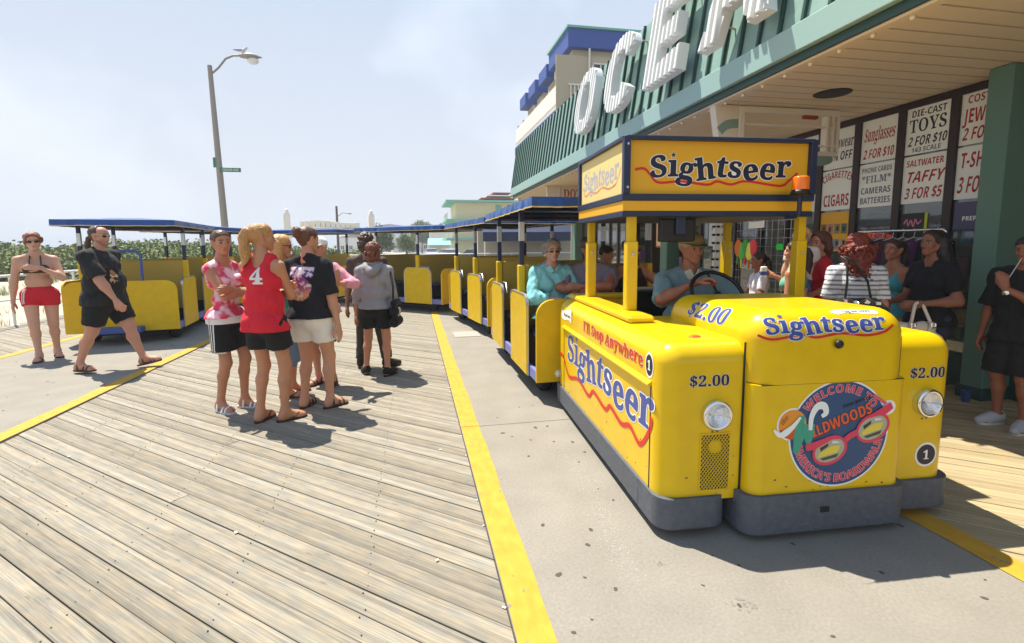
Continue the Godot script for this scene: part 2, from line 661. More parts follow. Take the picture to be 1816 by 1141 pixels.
# ---------------------------------------------------------------- smooth bodies: capsule field meshed as surface nets
class Field:
	var bones := []
	var planes := []      # [normal, distance]: kept where normal . p < distance
	var K := 75.0
	var cell := 0.012
	var noise: FastNoiseLite = null
	var noise_amp := 0.0
	var noise_scale := Vector3.ONE
	var tint = null
	var base := Color(1, 1, 1)

	func bone(a: Vector3, b: Vector3, ra: float, rb: float, flat := false) -> void:
		bones.append([a, b, ra, rb, flat])

	func ball(a: Vector3, r: float) -> void:
		bones.append([a, a, r, r, false])

	func chain(pts: Array, rs: Array) -> void:
		for i in pts.size() - 1:
			bone(pts[i], pts[i + 1], rs[i], rs[i + 1])

	func mesh() -> ArrayMesh:
		var mg := 3.5 / K + 0.004
		var lo := Vector3(1e9, 1e9, 1e9)
		var hi := -lo
		for q in bones:
			for e in 2:
				var p: Vector3 = q[e]
				var r: float = q[2 + e] + mg + cell
				lo = lo.min(p - Vector3(r, r, r))
				hi = hi.max(p + Vector3(r, r, r))
		var nx := int(ceil((hi.x - lo.x) / cell)) + 2
		var ny := int(ceil((hi.y - lo.y) / cell)) + 2
		var nz := int(ceil((hi.z - lo.z) / cell)) + 2
		var s := PackedFloat32Array()
		s.resize(nx * ny * nz)
		for q in bones:
			var a: Vector3 = q[0]
			var b: Vector3 = q[1]
			var ra: float = q[2]
			var dr: float = q[3] - q[2]
			var flat: bool = q[4]
			var ba := b - a
			var l2 := ba.length_squared()
			var inv := 1.0 / l2 if l2 > 1e-10 else 0.0
			var dir := ba.normalized()
			var rm := maxf(q[2], q[3]) + mg
			var l := ((a.min(b) - Vector3(rm, rm, rm) - lo) / cell).floor()
			var h := ((a.max(b) + Vector3(rm, rm, rm) - lo) / cell).ceil()
			for z in range(maxi(int(l.z), 0), mini(int(h.z), nz - 1) + 1):
				for y in range(maxi(int(l.y), 0), mini(int(h.y), ny - 1) + 1):
					var i := nx * (y + ny * z) + maxi(int(l.x), 0)
					for x in range(maxi(int(l.x), 0), mini(int(h.x), nx - 1) + 1):
						var p := lo + Vector3(x, y, z) * cell - a
						var t := clampf(p.dot(ba) * inv, 0.0, 1.0)
						var d := (p - ba * t).length() - ra - dr * t
						if flat:
							d = maxf(d, (p - ba).dot(dir))
						if d < mg:
							s[i] += exp(-K * d)
						i += 1
		# distances
		var n := nx * ny * nz
		var plain := planes.is_empty() and noise == null
		var out := PackedFloat32Array()
		out.resize(n)
		var act := PackedInt32Array()
		var i0 := 0
		for z in nz:
			for y in ny:
				for x in nx:
					var sv := s[i0]
					if sv <= 0.0:
						out[i0] = mg
					else:
						var d := -log(sv) / K
						if not plain:
							var p := lo + Vector3(x, y, z) * cell
							if noise != null and absf(d) < 0.03:
								d += noise.get_noise_3dv(p * noise_scale) * noise_amp
							for pl in planes:
								d = maxf(d, pl[0].dot(p) - pl[1])
						out[i0] = d
						if d < mg * 0.999 and x < nx - 1 and y < ny - 1 and z < nz - 1 and x > 0 and y > 0 and z > 0:
							act.append(i0)
					i0 += 1
		s = out
		var sy := nx
		var sz := nx * ny
		var off := PackedInt32Array([0, 1, sy, sy + 1, sz, sz + 1, sz + sy, sz + sy + 1])
		var at := [Vector3(0, 0, 0), Vector3(1, 0, 0), Vector3(0, 1, 0), Vector3(1, 1, 0), Vector3(0, 0, 1), Vector3(1, 0, 1), Vector3(0, 1, 1), Vector3(1, 1, 1)]
		var edges := PackedInt32Array([0, 1, 2, 3, 4, 5, 6, 7, 0, 2, 1, 3, 4, 6, 5, 7, 0, 4, 1, 5, 2, 6, 3, 7])
		var idx := {}
		var v := PackedVector3Array()
		var order := PackedInt32Array()
		# cells whose lowest corner is outside but that still hold surface start one step down, so look there too
		var seen := {}
		for a in act:
			for o in off:
				var cidx := a - o
				if cidx < 0 or seen.has(cidx):
					continue
				seen[cidx] = true
				var mask := 0
				for k in 8:
					if s[cidx + off[k]] < 0.0:
						mask |= 1 << k
				if mask == 0 or mask == 255:
					continue
				var sum := Vector3.ZERO
				var cnt := 0
				for e in range(0, 24, 2):
					var da := s[cidx + off[edges[e]]]
					var db := s[cidx + off[edges[e + 1]]]
					if (da < 0.0) != (db < 0.0):
						sum += at[edges[e]].lerp(at[edges[e + 1]], da / (da - db))
						cnt += 1
				var cx := cidx % nx
				var cy := (cidx / nx) % ny
				var cz := cidx / sz
				idx[cidx] = v.size()
				order.append(cidx)
				v.append(lo + (Vector3(cx, cy, cz) + sum / cnt) * cell)
		var tri := PackedInt32Array()
		var nn := PackedVector3Array()
		nn.resize(v.size())
		for cidx in order:
			var inside := s[cidx] < 0.0
			for ax in 3:
				var st: int = [1, sy, sz][ax]
				if (s[cidx + st] < 0.0) == inside:
					continue
				var u: int = [sy, sz, 1][ax]
				var w: int = [sz, 1, sy][ax]
				if not (idx.has(cidx - u) and idx.has(cidx - w) and idx.has(cidx - u - w)):
					continue
				var q := [idx[cidx], idx[cidx - u], idx[cidx - u - w], idx[cidx - w]]
				if not inside:
					q.reverse()
				# Godot's front faces run clockwise
				var f := (v[q[2]] - v[q[0]]).cross(v[q[3]] - v[q[1]])
				var g := Vector3.ZERO
				g[ax] = 1.0 if inside else -1.0
				if f.dot(g) < 0.0:
					f = -f
				for k in q:
					nn[k] += f
				if (v[q[2]] - v[q[0]]).cross(v[q[1]] - v[q[0]]).dot(f) < 0.0:
					q.reverse()
				tri.append_array([q[0], q[1], q[2], q[0], q[2], q[3]])
		var col := PackedColorArray()
		col.resize(v.size())
		for k in v.size():
			nn[k] = nn[k].normalized()
			col[k] = tint.call(v[k], nn[k]) if tint != null else base
		var arr := []
		arr.resize(Mesh.ARRAY_MAX)
		arr[Mesh.ARRAY_VERTEX] = v
		arr[Mesh.ARRAY_NORMAL] = nn
		arr[Mesh.ARRAY_COLOR] = col
		arr[Mesh.ARRAY_INDEX] = tri
		var m := ArrayMesh.new()
		if v.size() > 3:
			m.add_surface_from_arrays(Mesh.PRIMITIVE_TRIANGLES, arr)
		return m

# ================================================================ scene
func _ready() -> void:
	rng.seed = 20070804
	camera_and_light()
	materials()
	ground()
	shop()
	far_buildings()
	dunes()
	street_things()
	tram()
	people()
	small_things()

func camera_and_light() -> void:
	var cam := Camera3D.new()
	cam.name = "camera"
	add_child(cam)
	cam.projection = Camera3D.PROJECTION_FRUSTUM
	cam.keep_aspect = Camera3D.KEEP_HEIGHT
	cam.near = 0.05
	cam.far = 3000.0
	cam.size = 0.05 * 1141.0 / 880.0
	cam.frustum_offset = Vector2(0.0, -0.05 * 35.5 / 880.0)
	cam.transform = Transform3D(Basis(Vector3.UP, deg_to_rad(-11.127)) * Basis(Vector3.RIGHT, deg_to_rad(-6.509)) * Basis(Vector3.BACK, -0.008), Vector3(0, 1.5, 0))
	cam.current = true
	var e := Environment.new()
	e.background_mode = Environment.BG_SKY
	var sky := Sky.new()
	var sm := ProceduralSkyMaterial.new()
	sm.sky_top_color = g8(84, 131, 183)
	sm.sky_horizon_color = g8(183, 187, 193)
	sm.sky_curve = 0.95
	sm.sky_energy_multiplier = 1.0
	sm.ground_bottom_color = g8(120, 116, 104)
	sm.ground_horizon_color = g8(183, 187, 193)
	sm.ground_curve = 0.02
	sm.sun_angle_max = 1.0
	sm.sky_cover = clouds()
	sm.sky_cover_modulate = Color(1, 1, 1, 0.07)
	sky.sky_material = sm
	e.sky = sky
	e.tonemap_mode = Environment.TONE_MAPPER_LINEAR
	e.tonemap_exposure = 1.8
	e.background_energy_multiplier = 1.0
	e.sdfgi_enabled = true
	e.ssao_enabled = true
	e.ssil_enabled = true
	e.fog_enabled = true
	e.fog_light_color = g8(222, 232, 245)
	e.fog_density = 0.0016
	var we := WorldEnvironment.new()
	we.name = "world_environment"
	we.environment = e
	add_child(we)
	var sun := DirectionalLight3D.new()
	sun.name = "sun"
	sun.light_energy = 1.6
	sun.light_color = g8(255, 246, 230)
	sun.light_angular_distance = 0.5
	sun.shadow_enabled = true
	add_child(sun)
	sun.look_at_from_position(Vector3.ZERO, Vector3(0.28, -1.0, 0.36), Vector3.FORWARD)

func clouds() -> ImageTexture:
	# a few thin fair-weather wisps low over the land
	var f := FastNoiseLite.new()
	f.seed = 5
	f.frequency = 0.011
	f.fractal_octaves = 5
	var im := f.get_seamless_image(1024, 128)
	im.convert(Image.FORMAT_L8)
	var d := im.get_data()
	var out := Image.create(1024, 512, false, Image.FORMAT_RGBA8)
	out.fill(Color(1, 1, 1, 0))
	for y in 128:
		var el := 1.0 - absf(y - 64.0) / 64.0
		for x in 1024:
			var a := clampf((d[y * 1024 + x] / 255.0 - 0.56) * 3.4, 0.0, 1.0) * smoothstep(0.0, 0.5, el)
			if a > 0.0:
				out.set_pixel(x, 136 + y, Color(1, 1, 1, a))
	return ImageTexture.create_from_image(out)

# ---------------------------------------------------------------- materials
func wood_tex(seed_: int, base: Color, vary: float) -> Array:
	var w := 1024
	var h := 128
	var fa := FastNoiseLite.new()
	fa.seed = seed_
	fa.frequency = 0.02
	fa.fractal_octaves = 3
	var streak := fa.get_seamless_image(24, h)
	streak.resize(w, h, Image.INTERPOLATE_CUBIC)
	streak.convert(Image.FORMAT_L8)
	fa.seed = seed_ + 7
	fa.frequency = 0.11
	var fine := fa.get_seamless_image(40, h)
	fine.resize(w, h, Image.INTERPOLATE_CUBIC)
	fine.convert(Image.FORMAT_L8)
	fa.seed = seed_ + 13
	fa.frequency = 0.009
	var blotch := fa.get_seamless_image(w, h)
	blotch.convert(Image.FORMAT_L8)
	var a := streak.get_data()
	var b := fine.get_data()
	var e := blotch.get_data()
	var r := RandomNumberGenerator.new()
	r.seed = seed_ * 31
	var knots := []
	for k in 2:
		knots.append(Vector3(r.randf() * w, r.randf_range(0.15, 0.85) * h, r.randf_range(4, 8)))
	var cracks := []
	for k in 9:
		cracks.append([r.randf() * w, r.randf() * h, r.randf_range(60, 260), r.randf_range(-0.012, 0.012)])
	var val := PackedFloat32Array()
	val.resize(w * h)
	for i in w * h:
		val[i] = (a[i] / 255.0 - 0.5) * 0.8 + (b[i] / 255.0 - 0.5) * 0.9 + (e[i] / 255.0 - 0.5) * 0.3
	for k in knots:
		for y in range(int(k.y - k.z * 2), int(k.y + k.z * 2)):
			for x in range(int(k.x - k.z * 5), int(k.x + k.z * 5)):
				if y < 0 or y >= h or x < 0 or x >= w:
					continue
				var q: float = Vector2((x - k.x) * 0.45, y - k.y).length() / k.z
				if q < 1.0:
					val[y * w + x] -= 0.5 * (1.0 - q * 0.4)
				elif q < 2.0:
					val[y * w + x] += 0.25 * sin(q * 19.0) * (2.0 - q)
	for k in cracks:
		for x in int(k[2]):
			var xx := int(k[0] + x) % w
			var yy := clampi(int(k[1] + k[3] * x + sin(x * 0.07) * 0.8), 0, h - 1)
			val[yy * w + xx] -= 0.9
	var im := Image.create(w, h, false, Image.FORMAT_RGB8)
	var bump := Image.create(w, h, false, Image.FORMAT_L8)
	var out := PackedByteArray()
	out.resize(w * h * 3)
	var bb := PackedByteArray()
	bb.resize(w * h)
	for i in w * h:
		var f := 1.0 + val[i] * vary
		var warm := (e[i] / 255.0 - 0.5) * 0.06
		out[i * 3] = clampi(int(base.r * 255.0 * f * (1.0 + warm)), 0, 255)
		out[i * 3 + 1] = clampi(int(base.g * 255.0 * f), 0, 255)
		out[i * 3 + 2] = clampi(int(base.b * 255.0 * f * (1.0 - warm * 1.5)), 0, 255)
		bb[i] = clampi(int(128 + val[i] * 90.0), 0, 255)
	im.set_data(w, h, false, Image.FORMAT_RGB8, out)
	bump.set_data(w, h, false, Image.FORMAT_L8, bb)
	bump.bump_map_to_normal_map(3.0)
	return [ImageTexture.create_from_image(im), ImageTexture.create_from_image(bump)]

func wood(seed_: int, base: Color, vary: float, rough := 0.85) -> StandardMaterial3D:
	var t := wood_tex(seed_, base, vary)
	var m := std(Color(1, 1, 1), rough)
	m.albedo_texture = t[0]
	m.normal_enabled = true
	m.normal_texture = t[1]
	m.normal_scale = 0.6
	m.uv1_scale = Vector3(1.0 / 1.7, 1.0 / 0.11, 1.0)
	return m

func cloth(c: Color, rough := 0.85) -> StandardMaterial3D:
	var m := std(c, rough)
	m.normal_enabled = true
	m.normal_texture = M.weave
	m.normal_scale = 0.5
	triplanar(m, 1.6, false)
	return m

func vcol(rough: float) -> StandardMaterial3D:
	var m := std(Color(1, 1, 1), rough)
	m.vertex_color_use_as_albedo = true
	return m

func materials() -> void:
	M.old_wood = []
	for k in 6:
		var t := [0, 5, -5, 8, -9, 2]
		M.old_wood.append(wood(100 + k * 17, g8(133 + t[k], 126 + t[k], 112 + t[k]), 0.3))
	M.new_wood = []
	for k in 4:
		var t := [0, 9, -8, 4]
		M.new_wood.append(wood(300 + k * 19, g8(164 + t[k], 148 + t[k], 114 + t[k]), 0.2))
	M.under = std(g8(34, 30, 26), 0.95)
	var c := std(Color(1, 1, 1), 0.9)
	c.albedo_texture = noise_tex(1024, 1024, 0.006, g8(136, 131, 121), g8(148, 143, 133), 3, 6)
	c.normal_enabled = true
	c.normal_texture = normal_tex(1024, 1024, 0.12, 9, 1, 3.0)
	c.normal_scale = 0.12
	c.detail_enabled = true
	c.detail_blend_mode = BaseMaterial3D.BLEND_MODE_MUL
	c.detail_albedo = noise_tex(512, 512, 0.35, g8(232, 231, 229), g8(255, 255, 255), 4, 3, 1, 1.4)
	c.uv2_triplanar = true
	c.uv2_world_triplanar = true
	c.uv2_scale = Vector3(1.3, 1.3, 1.3)
	M.concrete = triplanar(c, 0.33)
	var y := std(Color(1, 1, 1), 0.75)
	y.albedo_texture = noise_tex(1024, 512, 0.02, g8(184, 138, 34), g8(197, 154, 48), 21, 5, 1, 1.3)
	M.road_yellow = triplanar(y, 0.6)
	M.gum = std(g8(78, 74, 68), 0.9)
	M.stain = std(g8(127, 122, 112), 0.9)
	M.wear = std(g8(58, 54, 46), 0.9)
	M.scuff = std(g8(158, 154, 146), 0.9)
	var s := std(Color(1, 1, 1), 0.95)
	s.albedo_texture = noise_tex(512, 512, 0.01, g8(164, 154, 135), g8(186, 177, 159), 31, 5)
	M.sand = triplanar(s, 0.08)
	M.asphalt = std(g8(112, 111, 110), 0.9)
	M.sea = std(g8(92, 116, 132), 0.25)
	M.weave = normal_tex(512, 512, 0.01, 77, 1, 6.0)
	# tram
	var p := std(Color(1, 1, 1), 0.4)
	p.albedo_texture = noise_tex(512, 512, 0.012, g8(219, 180, 0), g8(228, 191, 2), 71, 6)
	p.roughness_texture = noise_tex(512, 512, 0.02, g8(200, 200, 200), g8(255, 255, 255), 72, 5)
	p.metallic_specular = 0.35
	triplanar(p, 0.9, false)
	p.clearcoat_enabled = true
	p.clearcoat = 0.35
	p.clearcoat_roughness = 0.12
	M.tram_yellow = p
	var p2 := std(Color(1, 1, 1), 0.5)
	p2.albedo_texture = noise_tex(512, 512, 0.014, g8(206, 170, 0), g8(219, 183, 4), 73, 6)
	p2.metallic_specular = 0.35
	triplanar(p2, 0.7, false)
	p2.clearcoat_enabled = true
	p2.clearcoat = 0.15
	p2.clearcoat_roughness = 0.3
	M.panel_yellow = p2
	M.sign_yellow = std(g8(224, 168, 16), 0.5)
	M.seat_yellow_shaded = std(g8(178, 152, 56), 0.6)  # bench backs: yellow darkened to olive, the roof's shade put into the colour
	M.navy = std(g8(26, 38, 72), 0.45)
	M.navy_dark = std(g8(16, 24, 46), 0.5)
	M.trim_blue = std(g8(58, 84, 148), 0.5)
	var gk := std(Color(1, 1, 1), 0.6)
	gk.albedo_texture = noise_tex(512, 512, 0.03, g8(76, 81, 90), g8(90, 95, 104), 41, 5, 1, 1.2)
	M.skirt = triplanar(gk, 1.3, false)
	var tarp := std(g8(27, 74, 142), 0.42)
	M.tarp = tarp
	M.tarp_trim = std(g8(214, 190, 120), 0.7)
	M.sill = std(g8(112, 118, 176), 0.55)
	M.alu = std(g8(196, 200, 204), 0.35, 0.8)
	M.chrome = std(g8(225, 228, 232), 0.12, 1.0)
	M.rubber = std(g8(22, 22, 23), 0.8)
	M.black = std(g8(14, 14, 15), 0.5)
	M.white = std(g8(218, 218, 214), 0.55)
	M.ink_navy = std(g8(14, 19, 50), 0.45)
	M.ink_blue = std(g8(62, 78, 146), 0.45)
	M.ink_white = std(g8(240, 240, 238), 0.45)
	M.ink_red = std(g8(206, 32, 26), 0.45)
	M.ink_orange = std(g8(226, 92, 40), 0.45)
	M.amber = std(g8(240, 120, 16), 0.2)
	var gl := std(Color(0.9, 0.95, 1.0, 0.22), 0.05)
	gl.transparency = BaseMaterial3D.TRANSPARENCY_ALPHA
	gl.metallic_specular = 0.7
	M.lens = gl
	var pane := std(Color(0.75, 0.85, 0.85, 0.06), 0.03)
	pane.transparency = BaseMaterial3D.TRANSPARENCY_ALPHA
	M.pane = pane
	var dark := std(Color(0.08, 0.09, 0.1, 0.72), 0.08)
	dark.transparency = BaseMaterial3D.TRANSPARENCY_ALPHA
	M.smoked = dark
	# shop
	var gr := std(Color(1, 1, 1), 0.5)
	gr.albedo_texture = noise_tex(512, 512, 0.02, g8(124, 156, 147), g8(136, 168, 158), 51, 4)
	M.roof_green = triplanar(gr, 0.5)
	M.rib_green = std(g8(34, 68, 60), 0.5)
	M.trim_green = std(g8(146, 178, 172), 0.5)
	M.pillar_green = triplanar(std(g8(92, 126, 114), 0.7), 1.0)
	M.soffit = std(g8(228, 212, 188), 0.5)
	M.soffit_hole = std(g8(120, 92, 66), 0.8)
	M.mullion = std(g8(44, 26, 22), 0.5)
	M.letter_white = std(g8(214, 216, 214), 0.45)
	M.letter_side = std(g8(196, 186, 160), 0.6)
	M.poster = std(g8(236, 240, 234), 0.6)
	M.poster_navy = std(g8(34, 38, 62), 0.6)
	M.poster_red = std(g8(168, 28, 30), 0.6)
	M.poster_slate = std(g8(86, 98, 124), 0.6)
	M.shop_dark = std(g8(58, 52, 48), 0.9)
	M.shop_wall = std(g8(150, 140, 124), 0.9)
	M.cream = triplanar(std(g8(206, 196, 170), 0.85), 1.0)
	M.stucco = std(g8(182, 170, 144), 0.9)
	M.hotel_blue = std(g8(48, 78, 152), 0.6)
	M.hotel_white = std(g8(228, 224, 212), 0.8)
	M.mint = std(g8(120, 182, 164), 0.7)
	M.pale_yellow = std(g8(226, 212, 172), 0.85)
	M.window_dark = std(g8(58, 66, 76), 0.15)
	M.rail_white = std(g8(226, 226, 222), 0.5)
	M.pole_grey = std(g8(148, 140, 130), 0.55, 0.2)
	M.street_green = std(g8(40, 120, 84), 0.5)
	M.rust = std(g8(150, 62, 40), 0.9)

# ---------------------------------------------------------------- ground
func plate(x0: float, x1: float, z0: float, z1: float, y: float, called: String, m: Material, parent: Node, thick := 0.0) -> MeshInstance3D:
	var b := MB.new()
	if thick > 0.0:
		b.box(Vector3((x0 + x1) / 2, y - thick / 2, (z0 + z1) / 2), Vector3(x1 - x0, thick, z1 - z0), 0.004)
	else:
		b.quad(Vector3(x0, y, z0), Vector3(x1, y, z0), Vector3(x1, y, z1), Vector3(x0, y, z1), Vector3.UP)
	return commit(b, called, m, parent)

func deck(called: String, x0: float, x1: float, z0: float, z1: float, ang: float, mats: Array, pitch: float, split: float, z_fine: float) -> void:
	# diagonal planks clipped to a rectangle
	var root := Node3D.new()
	put(root, called, self)
	setting(root)
	var d := Vector2(cos(ang), sin(ang))        # along the plank, in (x, z)
	var w := Vector2(-sin(ang), cos(ang))
	var corners := [Vector2(x0, z0), Vector2(x1, z0), Vector2(x1, z1), Vector2(x0, z1)]
	var lo := 1e9
	var hi := -1e9
	for p in corners:
		lo = minf(lo, p.dot(w))
		hi = maxf(hi, p.dot(w))
	var region := PackedVector2Array()
	for p in corners:
		region.append(Vector2(p.dot(d), p.dot(w)))
	var k := int(floor(lo / pitch))
	var last := -1
	while k * pitch < hi:
		var a := k * pitch + rng.randf_range(0.0015, 0.0035)
		var b := (k + 1) * pitch - rng.randf_range(0.0015, 0.0035)
		k += 1
		var strip := PackedVector2Array([Vector2(-99, a), Vector2(99, a), Vector2(99, b), Vector2(-99, b)])
		for poly in Geometry2D.intersect_polygons(region, strip):
			var mn := 1e9
			var mx := -1e9
			for p in poly:
				mn = minf(mn, p.x)
				mx = maxf(mx, p.x)
			if mx - mn < 0.12:
				continue
			var pieces := [poly]
			var world_mid := d * (mn + mx) / 2 + w * a
			if rng.randf() < split and mx - mn > 1.6 and world_mid.y > z_fine:
				var cut := rng.randf_range(mn + 0.6, mx - 0.6)
				pieces = Geometry2D.intersect_polygons(poly, PackedVector2Array([Vector2(-99, -99), Vector2(cut - 0.0025, -99), Vector2(cut - 0.0025, 99), Vector2(-99, 99)]))
				pieces.append_array(Geometry2D.intersect_polygons(poly, PackedVector2Array([Vector2(cut + 0.0025, -99), Vector2(99, -99), Vector2(99, 99), Vector2(cut + 0.0025, 99)])))
			for pc in pieces:
				var off := rng.randf() * 40.0
				var moved := PackedVector2Array()
				for p in pc:
					moved.append(Vector2(p.x + off, p.y - a))
				var y := rng.randf_range(-0.003, 0.002)
				# local x along the plank, local y across it, local z up
				var q := Transform3D(Basis(Vector3(d.x, 0, d.y), Vector3(w.x, 0, w.y), Vector3.UP), Vector3(0, y - 0.04, 0) - Vector3(d.x, 0, d.y) * off + Vector3(w.x, 0, w.y) * a)
				var mb := MB.new()
				mb.prism(moved, q, 0.04, 0.0025)
				var pick := rng.randi() % mats.size()
				if pick == last:
					pick = (pick + 1) % mats.size()
				last = pick
				commit(mb, "plank", mats[pick], root)

func ground() -> void:
	setting(plate(-420, 420, -900, 60, -0.9, "ground", M.sand, self))
	setting(plate(-7.95, 60, -27.0, 8, -0.062, "deck_underside", M.under, self))
	deck("boardwalk", -3.19, 0.335, -26.5, 0.7, deg_to_rad(40), M.old_wood, 0.112, 0.35, -9.0)
	deck("seaside_boardwalk", -7.9, -5.72, -26.5, -2.5, deg_to_rad(40), M.old_wood, 0.112, 0.1, -9.0)
	deck("shop_boardwalk", 2.752, 5.5, -16.9, 1.2, deg_to_rad(40), M.new_wood, 0.112, 0.2, -9.0)
	for t in [["tram_track", 0.34, 2.74, 0.15, 0.155], ["seaside_tram_track", -5.71, -3.2, 0.14, 0.14]]:
		var root := Node3D.new()
		put(root, t[0], self)
		setting(root)
		var z := 1.05
		while z > -26.5:
			var z2 := maxf(z - 5.0, -26.5)
			plate(t[1], t[2], z2 + 0.004, z - 0.004, 0.008, "concrete_slab", M.concrete, root, 0.06)
			var b := MB.new()
			for side in [0, 1]:
				var w: float = t[3 + side]
				# painted kerb strip with a slightly wavering inner edge
				var n := 24
				for k in n:
					var za := lerpf(z - 0.004, z2 + 0.004, float(k) / n)
					var zb := lerpf(z - 0.004, z2 + 0.004, float(k + 1) / n)
					var wa := w + sin(za * 5.1 + side) * 0.004 + sin(za * 13.7) * 0.003
					var wb := w + sin(zb * 5.1 + side) * 0.004 + sin(zb * 13.7) * 0.003
					if side == 0:
						b.quad(Vector3(t[1] + 0.002, 0.012, za), Vector3(t[1] + wa, 0.012, za), Vector3(t[1] + wb, 0.012, zb), Vector3(t[1] + 0.002, 0.012, zb), Vector3.UP)
					else:
						b.quad(Vector3(t[2] - 0.002, 0.012, za), Vector3(t[2] - wa, 0.012, za), Vector3(t[2] - wb, 0.012, zb), Vector3(t[2] - 0.002, 0.012, zb), Vector3.UP)
			commit(b, "yellow_line", M.road_yellow, root)
			z = z2
	# flattened chewing gum and grit on the concrete
	var g := MB.new()
	for k in 190:
		var near := k < 140
		var x := rng.randf_range(0.55, 2.5) if near else rng.randf_range(-5.5, -3.4)
		var z := -0.8 - 8.0 * pow(rng.randf(), 1.4) if near else rng.randf_range(-9.0, -4.0)
		var r := rng.randf_range(0.004, 0.014) * (1.6 if rng.randf() < 0.1 else 1.0)
		var poly := PackedVector2Array()
		var ph := rng.randf() * TAU
		for i in 9:
			var a := TAU * i / 9
			poly.append(Vector2(cos(a), sin(a)) * r * (1.0 + 0.25 * sin(a * 2 + ph) + rng.randf_range(-0.15, 0.15)))
		g.prism(poly, Transform3D(Basis(Vector3.RIGHT, Vector3.FORWARD, Vector3.UP), Vector3(x, 0.008, z)), 0.0015)
	var o := commit(g, "gum_spots", M.gum, self)
	o.set_meta("kind", "stuff")
	tag(o, "dark flattened gum spots scattered over the concrete tram track", "gum")
	var sc := MB.new()
	for k in 900:
		var t := rng.randf()
		var at := Vector2(lerpf(0.98, 1.0, t) + sin(t * 5.0) * 0.06, lerpf(-3.5, -1.95, t))
		at += Vector2(rng.randfn() * 0.035, rng.randfn() * 0.03)
		var poly := PackedVector2Array()
		var rr := rng.randf_range(0.001, 0.0034)
		for i in 6:
			poly.append(Vector2(cos(TAU * i / 6) * rr * rng.randf_range(0.6, 1.4), sin(TAU * i / 6) * rr * rng.randf_range(0.8, 2.4)))
		sc.prism(poly, Transform3D(Basis(Vector3.RIGHT, Vector3.FORWARD, Vector3.UP), Vector3(at.x, 0.008, at.y)), 0.0008)
	o = commit(sc, "chalky_scuffs", M.scuff, self)
	o.set_meta("kind", "stuff")
	tag(o, "pale chalky scuffs trailing over the concrete beside the tram", "scuffs")
	# stains and paint chipped off the kerb lines
	var sn := MB.new()
	for e in [[1.3, -1.68, 0.03], [1.1, -2.0, 0.014], [-4.3, -5.6, 0.03]]:
		for k in 26:
			var poly := PackedVector2Array()
			var c := Vector2(e[0] + rng.randfn() * e[2], e[1] + rng.randfn() * e[2] * 0.8)
			var r: float = e[2] * rng.randf_range(0.06, 0.3)
			for i in 7:
				poly.append(Vector2(cos(TAU * i / 7), sin(TAU * i / 7)) * r * rng.randf_range(0.6, 1.3))
			sn.prism(poly, Transform3D(Basis(Vector3.RIGHT, Vector3.FORWARD, Vector3.UP), Vector3(c.x, 0.008, c.y)), 0.0008 + 0.00003 * k)
	o = commit(sn, "concrete_stains", M.stain, self)
	o.set_meta("kind", "stuff")
	tag(o, "speckled grey stains soaked into the concrete tram tracks", "stains")
	var chp := MB.new()
	for k in 90:
		var x: float = [0.345 + rng.randf() * 0.14, 2.6 + rng.randf() * 0.13, -3.335 + rng.randf() * 0.13][k % 3]
		var poly := PackedVector2Array()
		var r := rng.randf_range(0.002, 0.009)
		for i in 7:
			poly.append(Vector2(cos(TAU * i / 7), sin(TAU * i / 7) * 1.6) * r * rng.randf_range(0.5, 1.4))
		chp.prism(poly, Transform3D(Basis(Vector3.RIGHT, Vector3.FORWARD, Vector3.UP), Vector3(x, 0.0125, -1.0 - 6.0 * rng.randf())), 0.0006)
	o = commit(chp, "paint_chips", M.concrete, self)
	o.set_meta("kind", "stuff")
	tag(o, "small spots where the yellow kerb paint has chipped away", "worn paint")
	var nl := MB.new()
	var dn := Vector2(cos(deg_to_rad(40)), sin(deg_to_rad(40)))
	var wn := Vector2(-dn.y, dn.x)
	for k in range(-42, -4):
		for j in range(-6, 2):
			for s in [0.024, 0.088]:
				var v: float = k * 0.112 + s + rng.randf_range(-0.004, 0.004)
				# joists run along z every 0.6 m
				var x := -0.25 + j * 0.6 + rng.randf_range(-0.012, 0.012)
				var z := (v - x * wn.x) / wn.y
				if x < -3.1 or x > 0.25 or z > -0.9 or z < -6.5:
					continue
				nl.prism(disc2(Vector2.ZERO, 0.0035, 0.0035, 6), Transform3D(Basis(Vector3.RIGHT, Vector3.FORWARD, Vector3.UP), Vector3(x, 0.0, z)), 0.0026)
	o = commit(nl, "nail_heads", M.wear, self)
	o.set_meta("kind", "stuff")
	tag(o, "rows of dark nail heads in the boardwalk planks", "nails")
	# far paint patch on the track, road and sea
	setting(plate(0.62, 1.05, -8.5, -8.0, 0.014, "white_patch", M.scuff, self))
	setting(plate(-2.0, 12.0, -420, -27.2, -0.4, "road", M.asphalt, self))
	setting(plate(-900, -95, -1500, 200, -0.85, "sea", M.sea, self))

# ---------------------------------------------------------------- the shop under its green roof
const WALL_X := 5.54
func on_wall(z: float, y: float, x := WALL_X) -> Transform3D:
	# writing that faces the boardwalk (-x): its x runs towards +z
	return Transform3D(Basis(Vector3(0, 0, 1), Vector3.UP, Vector3(-1, 0, 0)), Vector3(x, y, z))

